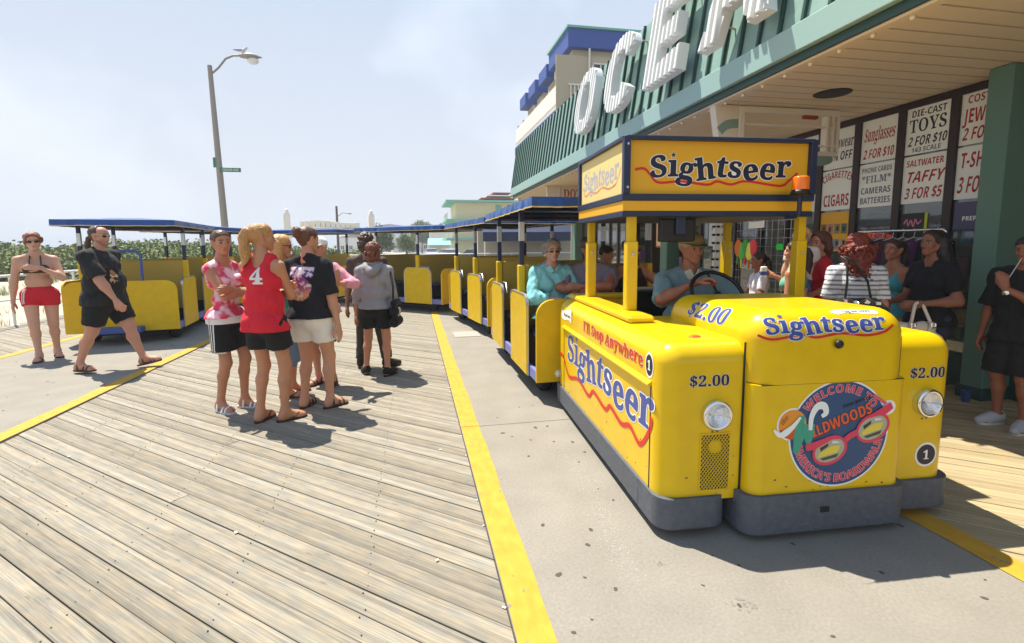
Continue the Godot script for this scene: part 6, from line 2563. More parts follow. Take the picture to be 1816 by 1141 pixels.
	for k in 2:
		var yv: Vector3 = (wrist[k] - elbow[k]).normalized() if hdir[k] == null else hdir[k].normalized()
		var zv: Vector3 = palm[k] - yv * palm[k].dot(yv)
		zv = zv.normalized()
		var q := Transform3D(Basis(yv.cross(zv), yv, zv), wrist[k] + yv * 0.008)
		hand_q.append(q)
		# thumb: towards the front of a hanging hand
		var side: float = s.get("thumbs", [1.0, -1.0])[k]
		parts.append([hand_mesh(0.106 * H, curl[k], side, skin, s.get("grip", [0.0, 0.0])[k]), q])
	show_mesh(merge(parts), "body", M.skin, t)
	# ---- hair
	if s.has("hair"):
		var o := show_mesh(hair_mesh(s.hair[0], lin(s.hair[1]), int(H * 1000) + int(s.at.x * 37.0)), "hair", M.hair, t)
		o.transform = hq
	# ---- clothes
	var J := {"t": t, "neck": neck, "sh": sh, "elbow": elbow, "wrist": wrist, "pel": pel, "hip": hip, "knee": knee, "ank": ank, "toe": toe, "up": up, "rt": rt, "fw": fw, "hq": hq, "hand_q": hand_q, "H": H, "wa": wa, "ch": ch}
	if s.has("top"):
		var c: Dictionary = s.top
		var e := Field.new()
		e.cell = cell
		e.K = 85.0
		var lo: float = c.get("loose", 0.012)
		var hem: float = c.get("hem", 0.0)      # metres below the pelvis
		var wr := hair_noise(int(H * 999), 1.0)
		e.noise = wr
		e.noise_amp = c.get("wrinkle", 0.009) * 1.25
		wr.fractal_octaves = 3
		e.noise_scale = Vector3(12, 7, 12)
		e.base = lin(c.get("color", g8(200, 200, 200)))
		if c.has("tint"):
			e.tint = c.tint
		var under: float = s.bottom.get("loose", 0.014) + 0.022 if s.has("bottom") and not c.get("tucked", false) else lo
		var lh := maxf(lo, under)
		if hem > -0.05:
			var low := pel - Vector3(0, hem + 0.04, 0)
			e.bone(low - rt * 0.046 * H, low + rt * 0.046 * H, 0.054 * H * g + lh + 0.01, 0.054 * H * g + lh + 0.01)
		for i in trunk.size():
			if c.get("sleeve", 0.5) < 0.0 and i == 6:
				continue
			var q: Array = trunk[i]
			var add: float = [lh, maxf(lo, lh * 0.9 + 0.006 if not c.get("fitted", false) else lo), lo][q[3]]
			e.bone(q[0], q[1], q[2] + add, q[2] + add)
		var sl: float = c.get("sleeve", 0.5)
		if sl >= 0.0:
			for k in 2:
				e.bone(neck + up * 0.008 * H, sh[k], 0.024 * H + lo * 0.6, 0.025 * H + lo)
				if sl > 0.0 and sl <= 1.0:
					e.bone(sh[k], sh[k].lerp(elbow[k], sl), 0.028 * H * lerpf(1, g, 0.8) + lo * 0.6, 0.026 * H * lerpf(1, g, 0.8) + lo * 1.1, true)
				elif sl > 1.0:
					e.bone(sh[k], elbow[k], 0.029 * H * lerpf(1, g, 0.8) + lo, 0.024 * H * lerpf(1, g, 0.7) + lo)
					e.bone(elbow[k], elbow[k].lerp(wrist[k], sl - 1.0), 0.024 * H * lerpf(1, g, 0.7) + lo, 0.019 * H + lo, true)
		else:
			for k in 2:   # shoulder straps
				var sx: float = c.get("strap", 0.55)
				var top: Vector3 = neck.lerp(sh[k], sx) + up * 0.022 * H
				var wd: float = c.get("strap_r", 0.022)
				e.bone(top, ch + rt * (0.05 * H if k == 0 else -0.05 * H) + fw * 0.055 * H + up * 0.02 * H, wd, wd)
				e.bone(top, ch + rt * (0.05 * H if k == 0 else -0.05 * H) - fw * 0.045 * H + up * 0.035 * H, wd, wd)
			e.planes.append([up, up.dot(neck) + 0.03 * H])
		e.planes.append([Vector3.DOWN, -(pel.y - hem)])
		e.planes.append([(up * 0.8 + fw * 0.6).normalized(), (up * 0.8 + fw * 0.6).normalized().dot(neck) + c.get("neck", 0.022) * H])
		if c.has("upto"):
			e.planes.append([up, up.dot(ch) + c.upto * H])
		var o := show_mesh(e.mesh(), c.get("name", "shirt"), M.tinted_cloth, t)
		J["top"] = o
	if s.has("bottom"):
		var c: Dictionary = s.bottom
		var e := Field.new()
		e.cell = cell
		e.K = 95.0
		var lo: float = c.get("loose", 0.014)
		e.noise = hair_noise(int(H * 777), 1.0)
		e.noise_amp = 0.006
		e.noise_scale = Vector3(10, 12, 10)
		e.base = lin(c.get("color", g8(30, 30, 34)))
		if c.has("tint"):
			e.tint = c.tint
		for q in trunk:
			if q[3] < 2:
				var add := lo if q[3] == 0 else lo * 0.5
				e.bone(q[0], q[1], q[2] + add, q[2] + add)
		var len_: float = c.get("len", 0.5)
		for k in 2:
			if len_ <= 1.0:
				e.bone(hip[k], hip[k].lerp(knee[k], len_), 0.048 * H * g + lo, lerpf(0.047 * H * g, 0.031 * H, len_) + lo * c.get("flare", 1.8), true)
			else:
				e.bone(hip[k], knee[k], 0.048 * H * g + lo, 0.033 * H + lo * 1.2)
				e.bone(knee[k], knee[k].lerp(ank[k], len_ - 1.0), 0.033 * H + lo * 1.2, lerpf(0.03, 0.022, len_ - 1.0) * H + lo * c.get("flare", 1.3), true)
		e.planes.append([up, up.dot(pel) + c.get("waist", 0.05) * H])
		J["bottom"] = show_mesh(e.mesh(), c.get("name", "shorts"), M.tinted_cloth, t)
	# ---- shoes
	for k in 2:
		var kind: String = s.get("shoes", "flip_flop")
		if kind == "none":
			break
		var o: Vector3 = toe[k]
		var xv := Vector3(o.z, 0, -o.x)
		var sc: Color = s.get("shoe_color", g8(40, 30, 26))
		var pitch: float = s.get("toe_up", [0.0, 0.0])[k]
		var base: Vector3 = ank[k] - Vector3(0, 0.047 * H, 0)
		var q := Transform3D(Basis(xv, Vector3.UP, o) * Basis(Vector3.RIGHT, -pitch * 0.9), base)
		var b := MB.new()
		var L := 0.155 * H
		var poly := PackedVector2Array()
		for i in 24:
			var a := TAU * i / 24
			var zz := cos(a) * L / 2
			var wid := 0.028 * H * (1.0 + 0.22 * cos(a)) * signf(sin(a)) * pow(absf(sin(a)), 0.7)
			poly.append(Vector2(wid, zz + 0.032 * H))
		if kind in ["flip_flop", "sandal"]:
			b.slab(poly, q * Transform3D(Basis(Vector3.LEFT, Vector3.BACK, Vector3.UP), Vector3(0, 0.0, 0)), 0.012 * H * 0.8, 0.003)
			var sole := commit(b, "sole", std(sc, 0.8), t)
			b = MB.new()
			if kind == "flip_flop":
				for sd in [-1.0, 1.0]:
					b.tube([q * Vector3(0, 0.026 * H, 0.086 * H), q * Vector3(sd * 0.018 * H, 0.034 * H, 0.06 * H), q * Vector3(sd * 0.029 * H, 0.01 * H, 0.02 * H)], 0.005, 7)
			else:
				for zz in [0.07, 0.045, 0.005]:
					var hh := 0.036 if zz > 0.02 else 0.06
					b.tube([q * Vector3(-0.03 * H, 0.008 * H, zz * H), q * Vector3(-0.022 * H, hh * 0.8 * H, zz * H), q * Vector3(0, hh * H + 0.003, zz * H), q * Vector3(0.022 * H, hh * 0.8 * H, zz * H), q * Vector3(0.03 * H, 0.008 * H, zz * H)], 0.009, 7)
			commit(b, "strap", std(s.get("strap_color", sc), 0.7), sole)
		else:
			var e := Field.new()
			e.cell = 0.008
			e.K = 130.0
			e.base = lin(sc)
			var a: Vector3 = Vector3(0, 0.036 * H, -0.012 * H)
			e.bone(q * a, q * Vector3(0, 0.026 * H, 0.06 * H), 0.031 * H, 0.028 * H)
			e.bone(q * Vector3(0, 0.022 * H, 0.05 * H), q * Vector3(0, 0.02 * H, 0.1 * H), 0.029 * H, 0.021 * H)
			e.bone(q * Vector3(0, 0.05 * H, -0.004 * H), q * Vector3(0, 0.036 * H, 0.035 * H), 0.024 * H, 0.022 * H)
			if kind == "boot":
				e.bone(q * Vector3(0, 0.05 * H, -0.006 * H), q * Vector3(0, 0.1 * H, -0.006 * H), 0.03 * H, 0.03 * H)
			e.planes.append([Vector3.DOWN, -(base.y + 0.008)])
			var sm := show_mesh(e.mesh(), "shoe", M.tinted_cloth, t)
			b.slab(poly, q * Transform3D(Basis(Vector3.LEFT, Vector3.BACK, Vector3.UP), Vector3.ZERO), 0.012 * H, 0.004)
			commit(b, "sole", std(s.get("sole_color", g8(220, 220, 215)), 0.8), sm)
	return J

# a point of a garment's surface, looked for along a direction
func snap(o: MeshInstance3D, at: Vector3, dir: Vector3, reach := 0.022) -> Array:
	var a := o.mesh.surface_get_arrays(0)
	return snap_in(a[0], a[1], at, dir, reach)

func snap_in(v: PackedVector3Array, n: PackedVector3Array, at: Vector3, dir: Vector3, reach: float) -> Array:
	var wsum := 0.0
	var psum := 0.0
	var nsum := Vector3.ZERO
	var best := -1e9
	for i in v.size():
		if n[i].dot(dir) < 0.15:
			continue
		var d := v[i] - at
		var along := d.dot(dir)
		var off := (d - dir * along).length()
		if off < reach:
			if along > best + 0.06:
				best = along
				wsum = 0.0
				psum = 0.0
				nsum = Vector3.ZERO
			if along > best - 0.06:
				best = maxf(best, along)
				var w := 1.0 / (off + 0.002)
				wsum += w
				psum += along * w
				nsum += n[i] * w
	if wsum == 0.0:
		return [at, dir]
	return [at + dir * (psum / wsum), nsum.normalized()]

func decal(o: MeshInstance3D, tris: PackedVector2Array, q: Transform3D, called: String, m: Material, proud := 0.003, most := 0.03) -> void:
	# prints flat shapes onto a garment: q.z points out of the cloth
	var arr := o.mesh.surface_get_arrays(0)
	var vv: PackedVector3Array = arr[0]
	var nn: PackedVector3Array = arr[1]
	# keep only the vertices in reach
	var lo := Vector2(1e9, 1e9)
	var hi := -lo
	for p in tris:
		lo = lo.min(p)
		hi = hi.max(p)
	var inv := q.affine_inverse()
	var v2 := PackedVector3Array()
	var n2 := PackedVector3Array()
	for i in vv.size():
		var l := inv * vv[i]
		if l.x > lo.x - 0.03 and l.x < hi.x + 0.03 and l.y > lo.y - 0.03 and l.y < hi.y + 0.03 and nn[i].dot(q.basis.z) > 0.1:
			v2.append(vv[i])
			n2.append(nn[i])
	var memo := {}
	var b := MB.new()
	print_bent(b, tris, func(p: Vector2) -> Array:
		var key := Vector2i((p * 2000.0).round())
		if not memo.has(key):
			var r := snap_in(v2, n2, q * Vector3(p.x, p.y, 0), q.basis.z, 0.022)
			memo[key] = [r[0] + r[1] * proud, r[1]]
		return memo[key], most)
	commit(b, called, m, o)

func shades(J: Dictionary, lens: Material, frame: Material) -> void:
	var b := MB.new()
	var q: Transform3D = J.hq
	for sg in [-1.0, 1.0]:
		b.slab(disc2(Vector2(sg * 0.033, 0.006), 0.028, 0.02, 18), q * Transform3D(Basis(Vector3.UP, sg * 0.18), Vector3(0, 0, 0.088)), 0.005)
	var o := commit(b, "sunglasses", lens, J.t)
	b = MB.new()
	b.tube([q * Vector3(-0.06, 0.016, 0.082), q * Vector3(-0.02, 0.014, 0.1), q * Vector3(0.02, 0.014, 0.1), q * Vector3(0.06, 0.016, 0.082)], 0.0035, 6)
	for sg in [-1.0, 1.0]:
		b.tube([q * Vector3(sg * 0.06, 0.016, 0.084), q * Vector3(sg * 0.082, 0.014, 0.03), q * Vector3(sg * 0.084, 0.008, -0.02)], 0.003, 6)
	commit(b, "frame", frame, o)

func cap_hat(J: Dictionary, c: Color, brim: Color, called: String, visor := 0.07) -> void:
	var q: Transform3D = J.hq
	var e := Field.new()
	e.cell = 0.007
	e.K = 140.0
	e.base = lin(c)
	e.bone(Vector3(0, 0.05, -0.03), Vector3(0, 0.058, 0.02), 0.092, 0.086)
	e.planes.append([Vector3(0, -1, -0.1).normalized(), -0.045])
	var o := show_mesh(e.mesh(), called, M.tinted_cloth, J.t)
	o.transform = q
	var b := MB.new()
	var poly := PackedVector2Array()
	for k in 15:
		var a := PI * k / 14
		poly.append(Vector2(cos(a) * 0.082, 0.05 + sin(a) * (0.05 + visor)))
	b.slab(poly, Transform3D(Basis(Vector3.LEFT, Vector3(0, -0.2, 1).normalized(), Vector3(0, 1, 0.2).normalized()), Vector3(0, 0.056, 0)), 0.006)
	commit(b, "brim", std(brim, 0.85), o)

func people() -> void:
	var black := g8(24, 24, 27)
	var J := {}
	# --- woman in red shorts, walking towards the camera
	J = person({"at": Vector3(-4.95, 0.012, -7.75), "yaw": 0.45, "h": 1.7, "g": 1.12, "skin": g8(214, 164, 136), "label": "woman in red shorts and dark bikini top with sunglasses, walking by the railing",
		"feet": [0.1, -0.1, -0.06, 0.14], "toes": [0.25, -0.1], "hands": [Vector3(0.06, 1.24, 0.2), null], "elbows": [Vector3(1, -1.2, 0.0), Vector3(-1, -0.2, -0.6)], "palms": [Vector3(0, 0.1, -1), Vector3(1, 0, 0)], "hand_dir": [Vector3(-1, 0.1, 0.1), null],
		"head": [0.15, 0.0, 0.08], "hair": ["shag", g8(120, 70, 46)], "shoe_color": g8(46, 34, 30),
		"bottom": {"color": g8(196, 22, 40), "len": 0.36, "loose": 0.012, "flare": 1.6, "waist": 0.055}, "cell": 0.012})
	shades(J, M.black, M.black)
	var bik := Field.new()
	bik.cell = 0.009
	bik.K = 110.0
	bik.base = lin(g8(52, 50, 42))
	for sg in [-1.0, 1.0]:
		bik.ball(J.ch + J.rt * sg * 0.042 * 1.7 + J.fw * 0.046 * 1.7 - J.up * 0.008 * 1.7, 0.064)
	bik.planes.append([(J.up * 0.75 + J.fw * -0.2).normalized(), (J.up * 0.75 + J.fw * -0.2).normalized().dot(J.ch + J.up * 0.035 + J.fw * 0.06)])
	bik.planes.append([Vector3.DOWN, -(J.ch.y - 0.062)])
	var cups := show_mesh(bik.mesh(), "bikini_top", M.tinted_cloth, J.t)
	var bs := MB.new()
	for sg in [-1.0, 1.0]:
		bs.tube([J.ch + J.rt * sg * 0.06 + J.fw * 0.115 + J.up * 0.02, J.ch + J.rt * sg * 0.055 + J.fw * 0.1 + J.up * 0.1, J.neck + J.rt * sg * 0.05 + J.fw * 0.035 + J.up * 0.0, J.neck + J.rt * sg * 0.045 - J.fw * 0.04 + J.up * 0.03], 0.008, 7)
	bs.loft(ring_rows(J.ch - Vector3(0, 0.045, 0), 0.172, 0.118, 0.02), true, false, false)
	commit(bs, "strap", std(g8(58, 56, 46), 0.8), cups)
	for k in 2:
		decal(J.bottom, ribbon2(PackedVector2Array([Vector2(-0.01 + k * 0.022, 0.0), Vector2(-0.01 + k * 0.022, 0.3)]), 0.011), Transform3D(Basis(Vector3(0.75, 0, 0.66), Vector3.UP, Vector3(-0.66, 0, 0.75)), Vector3(-0.11, 0.66, 0.04)), "side_stripe", M.white, 0.004)
	# --- man with a ponytail striding to the right
	J = person({"at": Vector3(-3.78, 0.012, -6.82), "yaw": 1.52, "h": 1.78, "g": 1.42, "fem": false, "skin": g8(206, 150, 122), "label": "heavy man with a ponytail, black T-shirt and black shorts, striding past the last wagon",
		"feet": [0.09, 0.42, -0.1, -0.2], "lift": [0.02, 0.0], "toe_up": [0.22, 0.0], "pelvis": Vector3(0, 0.915, 0.1), "lean": Vector2(-0.03, 0.0), "belly": 1.08,
		"hands": [Vector3(0.26, 0.86, -0.1), Vector3(-0.24, 0.87, 0.36)], "palms": [Vector3(-1, 0, 0), Vector3(1, 0, -0.2)], "curl": [0.5, 0.8], "elbows": [Vector3(0.6, 0, -1), Vector3(-0.8, -0.1, -0.8)],
		"head": [-0.1, 0.06, 0.0], "hair": ["receding_pony", g8(66, 44, 34)], "beard": Color(0.1, 0.06, 0.05, 0.35), "shoes": "sandal", "shoe_color": g8(66, 48, 36), "strap_color": g8(92, 66, 46),
		"top": {"color": g8(30, 30, 33), "sleeve": 0.85, "loose": 0.03, "hem": 0.1, "wrinkle": 0.012}, "bottom": {"color": g8(17, 17, 19), "len": 0.78, "loose": 0.03, "flare": 1.5, "name": "shorts"}})
	shades(J, M.smoked, M.alu)
	var wolf := RandomNumberGenerator.new()
	wolf.seed = 3
	for k in 16:
		var c2: Color = [g8(176, 116, 62), g8(120, 66, 34), g8(206, 168, 116), g8(70, 44, 30), g8(214, 190, 160)][k % 5]
		decal(J.top, tri2(disc2(Vector2(wolf.randf_range(-0.1, 0.1), wolf.randf_range(-0.1, 0.1)), wolf.randf_range(0.012, 0.04), wolf.randf_range(0.012, 0.045), 9, wolf.randf() * 3)), Transform3D(Basis(Vector3(0.85, 0, 0.5), Vector3.UP, Vector3(-0.5, 0, 0.85)), J.ch + Vector3(-0.08, -0.1, 0.0)), "shirt_print", std(c2, 0.85), 0.003 + 0.0006 * k, 0.04)
	# --- girl in a tie-dye tank top
	var dye := hair_noise(5, 7.0)
	J = person({"at": Vector3(-1.69, 0, -4.9), "yaw": 1.15, "h": 1.66, "g": 0.86, "skin": g8(196, 138, 104), "label": "girl with folded arms in a pink tie-dye tank top and striped black shorts",
		"feet": [0.08, 0.06, -0.08, -0.06], "lean": Vector2(-0.02, 0.0), "hands": [Vector3(-0.1, 1.13, 0.17), Vector3(0.08, 1.09, 0.19)], "elbows": [Vector3(1, -0.5, 0.1), Vector3(-1, -0.5, 0.1)], "hand_dir": [Vector3(-1, 0.1, 0.2), Vector3(1, 0.1, 0.1)], "palms": [Vector3(0, 0, -1), Vector3(0, 0, -1)],
		"head": [-0.5, 0.05, 0.05], "hair": ["pony", g8(70, 46, 34)], "shoe_color": g8(188, 196, 204), "strap_color": g8(226, 230, 234), "shoes": "sandal",
		"top": {"sleeve": 0.0, "fitted": true, "loose": 0.008, "hem": 0.0, "neck": 0.015, "tint": func(p: Vector3, _n: Vector3) -> Color:
			var v := dye.get_noise_3dv(p) + 0.5 * dye.get_noise_3dv(p * 2.7)
			return lin(g8(214, 66, 96)).lerp(lin(g8(244, 206, 214)), smoothstep(-0.25, 0.45, v))},
		"bottom": {"color": black, "len": 0.72, "loose": 0.022, "flare": 1.9}})
	var under := MB.new()
	under.loft(ring_rows(J.pel + Vector3(0, 0.012, 0), 0.182, 0.155, 0.06))
	commit(under, "undershirt_hem", M.white, J.t)
	for k in 3:
		decal(J.bottom, ribbon2(PackedVector2Array([Vector2(-0.03 + k * 0.024, -0.04), Vector2(-0.03 + k * 0.024, 0.24)]), 0.011), Transform3D(Basis(Vector3(0, 0, 1), Vector3.UP, Vector3(-1, 0, 0)), Vector3(-0.12, 0.62, 0.0)), "side_stripe", M.white, 0.004)
	decal(J.bottom, ribbon2(PackedVector2Array([Vector2(-0.1, -0.05), Vector2(0.1, -0.05)]), 0.012), Transform3D(Basis(Vector3(0, 0, 1), Vector3.UP, Vector3(-1, 0, 0)), Vector3(-0.12, 0.62, 0.0)), "hem_stripe", M.white, 0.004)
	# --- girl in the red jersey, back to the camera
	J = person({"at": Vector3(-1.24, 0, -4.45), "yaw": 2.72, "h": 1.7, "g": 0.9, "skin": g8(202, 144, 108), "label": "girl with a blonde ponytail, red sleeveless jersey and black shorts, seen from behind",
		"feet": [0.11, 0.0, -0.09, 0.06], "toes": [0.1, -0.55], "hands": [Vector3(-0.02, 1.16, 0.18), Vector3(0.08, 1.12, 0.19)], "elbows": [Vector3(1, -0.6, 0.0), Vector3(-1, -0.6, 0.0)], "hand_dir": [Vector3(-1, 0.1, 0.1), Vector3(1, 0.15, 0.1)], "palms": [Vector3(0, 0, -1), Vector3(0, 0, -1)],
		"head": [-0.7, 0.0, 0.0], "hair": ["pony_high", g8(168, 126, 76)], "shoe_color": g8(58, 40, 32), "strap_color": g8(70, 46, 36),
		"top": {"color": g8(206, 30, 48), "sleeve": -1.0, "strap": 0.55, "strap_r": 0.04, "loose": 0.018, "hem": 0.09, "wrinkle": 0.012},
		"bottom": {"color": black, "len": 0.55, "loose": 0.024, "flare": 1.8}})
	decal(J.top, shift2(centred("4", "serif", 0.13, 1.0, 1.1), Vector2(0.03, -0.03)), Transform3D(Basis(Vector3.LEFT, Vector3.UP, Vector3.FORWARD), J.ch + Vector3(0, 0.0, 0)), "number", M.white, 0.004, 0.02)
	# --- blonde woman with sunglasses between them
	J = person({"at": Vector3(-1.3, 0, -5.25), "yaw": 1.75, "h": 1.62, "skin": g8(206, 146, 114), "label": "blonde woman with sunglasses in turquoise top and denim capris, half hidden in the group",
		"feet": [0.08, 0.05, -0.08, 0.0], "head": [0.1, 0.1, 0.0], "hair": ["long", g8(190, 148, 92)], "shoe_color": g8(60, 40, 30),
		"top": {"color": g8(52, 158, 170), "sleeve": 0.4, "hem": 0.04}, "bottom": {"color": g8(108, 132, 160), "len": 1.35, "loose": 0.014, "name": "capris"}})
	shades(J, M.black, M.black)
	# --- woman in the black T-shirt with the print on its back
	var pr := hair_noise(8, 9.0)
	J = person({"at": Vector3(-0.94, 0, -4.75), "yaw": 2.75, "h": 1.68, "g": 1.08, "skin": g8(208, 154, 122), "label": "woman with a brown hair bun, black T-shirt with bright back print, white shorts",
		"feet": [0.12, 0.02, -0.12, 0.06], "toes": [0.1, -0.45], "hands": [Vector3(0.05, 1.15, 0.22), null], "head": [-0.35, 0.1, -0.06], "hair": ["bun", g8(88, 58, 40)], "shoe_color": g8(48, 34, 28), "shoes": "sandal", "strap_color": g8(62, 42, 34),
		"top": {"sleeve": 0.9, "loose": 0.022, "hem": 0.02, "wrinkle": 0.012, "tint": func(p: Vector3, n: Vector3) -> Color:
			if n.z < -0.2 and p.x > -0.11 and p.x < 0.12 and p.y > 1.03 and p.y < 1.32:
				var v := pr.get_noise_3dv(p * 2.2)
				if p.y > 1.235:
					return lin(g8(214, 206, 216)) if v > -0.05 else lin(g8(78, 62, 118))
				var e := pow((p.x - 0.01) / 0.1, 2) + pow((p.y - 1.13) / 0.11, 2)
				if e < 1.0:
					if v > 0.2:
						return lin(g8(224, 206, 190))
					return lin(g8(150, 76, 138)).lerp(lin(g8(220, 148, 92)), smoothstep(1.18, 1.06, p.y) + v * 0.4)
			return lin(g8(27, 27, 30))},
		"bottom": {"color": g8(226, 222, 212), "len": 0.55, "loose": 0.024, "flare": 1.6, "waist": 0.05}})
	# --- person with the white visor facing the group
	J = person({"at": Vector3(-0.98, 0, -5.62), "yaw": -0.35, "h": 1.6, "skin": g8(206, 150, 126), "label": "older person with a white brimmed hat and pink shirt facing the group, half hidden",
		"feet": [0.09, 0.02, -0.09, 0.0], "hands": [Vector3(0.3, 1.12, 0.22), null], "hand_dir": [Vector3(0.3, 1, 0.2), null], "head": [0.1, 0.0, 0.0], "hair": ["short", g8(190, 186, 180)], "shoe_color": g8(50, 34, 30), "shoes": "sandal",
		"top": {"color": g8(222, 152, 168), "sleeve": 1.6, "hem": 0.05}, "bottom": {"color": g8(40, 38, 42), "len": 0.9}})
	cap_hat(J, g8(238, 236, 230), g8(240, 238, 232), "sun_hat")
	# --- woman in the grey hooded top
	J = person({"at": Vector3(-0.45, 0, -5.86), "yaw": 2.95, "h": 1.54, "g": 1.0, "skin": g8(204, 148, 118), "label": "short woman with curly auburn hair, grey hooded top, black shorts and black shoulder bag",
		"feet": [0.15, 0.06, -0.12, -0.02], "toes": [0.5, -0.35], "head": [-0.1, 0.0, 0.0], "hair": ["curly", g8(104, 58, 40)], "shoe_color": black, "shoes": "shoe", "sole_color": black,
		"top": {"color": g8(150, 148, 150), "sleeve": 1.55, "loose": 0.018, "hem": 0.02, "wrinkle": 0.012, "name": "hooded_top"}, "bottom": {"color": black, "len": 0.62, "loose": 0.02, "flare": 1.7}})
	var hood := Field.new()
	hood.cell = 0.011
	hood.base = lin(g8(140, 138, 142))
	hood.chain([J.neck + Vector3(0.09, 0.02, -0.03), J.neck + Vector3(0.06, -0.02, -0.1), J.neck + Vector3(0, -0.06, -0.125), J.neck + Vector3(-0.06, -0.02, -0.1), J.neck + Vector3(-0.09, 0.02, -0.03)], [0.03, 0.035, 0.05, 0.035, 0.03])
	show_mesh(hood.mesh(), "hood", M.tinted_cloth, J.t)
	shoulder_bag(J)
	# --- man beyond her
	J = person({"at": Vector3(-0.56, 0, -6.25), "yaw": 2.9, "h": 1.66, "fem": false, "skin": g8(150, 112, 92), "label": "man in dark brown clothes and boots, half hidden behind the woman in grey",
		"feet": [0.12, 0.0, -0.2, 0.03], "toes": [0.3, -0.7], "hair": ["curly", g8(60, 44, 34)], "shoes": "boot", "shoe_color": g8(44, 36, 30), "sole_color": g8(20, 18, 16),
		"top": {"color": g8(78, 64, 56), "sleeve": 0.5}, "bottom": {"color": g8(58, 54, 46), "len": 1.9, "loose": 0.022, "name": "trousers"}})
	riders()
	crowd()

func ring_rows(at: Vector3, rx: float, rz: float, h: float) -> Array:
	var rows := []
	for k in 4:
		var row := []
		for i in 28:
			var a := TAU * i / 28
			row.append(at + Vector3(cos(a) * rx * (1.0 + 0.02 * sin(a * 5)), -h * k / 3.0, sin(a) * rz * (1.0 + 0.03 * sin(a * 7 + k))))
		rows.append(row)
	return rows

func shoulder_bag(J: Dictionary) -> void:
	var q: Transform3D = J.t.transform
	var t := thing("shoulder_bag", q * (J.sh[1] + Vector3(-0.1, -0.47, -0.07)), J.t.rotation.y, "black fabric shoulder bag with a white letter on the woman in grey", "bag")
	var e := Field.new()
	e.cell = 0.011
	e.K = 55.0
	e.base = lin(g8(20, 20, 23))
	e.bone(Vector3(0, 0.12, -0.11), Vector3(0, 0.12, 0.11), 0.035, 0.035)
	e.bone(Vector3(0, 0.02, -0.11), Vector3(0, 0.02, 0.11), 0.045, 0.045)
	e.bone(Vector3(0, -0.1, -0.11), Vector3(0, -0.1, 0.11), 0.055, 0.055)
	var o := show_mesh(e.mesh(), "pouch", M.tinted_cloth, t)
	decal(o, shift2(centred("B", "sans", 0.1, 0.8), Vector2(0.02, -0.04)), Transform3D(Basis(Vector3(-0.4, 0, 0.9).normalized(), Vector3.UP, Vector3(-0.9, 0, -0.4).normalized()), Vector3.ZERO), "letter", M.white, 0.004)
	var b := MB.new()
	var top := Vector3(0.08, 0.50, 0.07)
	b.tube([Vector3(0, 0.12, -0.12), Vector3(0.01, 0.3, -0.06), top + Vector3(-0.02, -0.02, -0.03), top + Vector3(0.0, 0.0, 0.02), Vector3(0.0, 0.3, 0.12), Vector3(0, 0.12, 0.12)], 0.012, 7)
	commit(b, "strap", M.black, t)

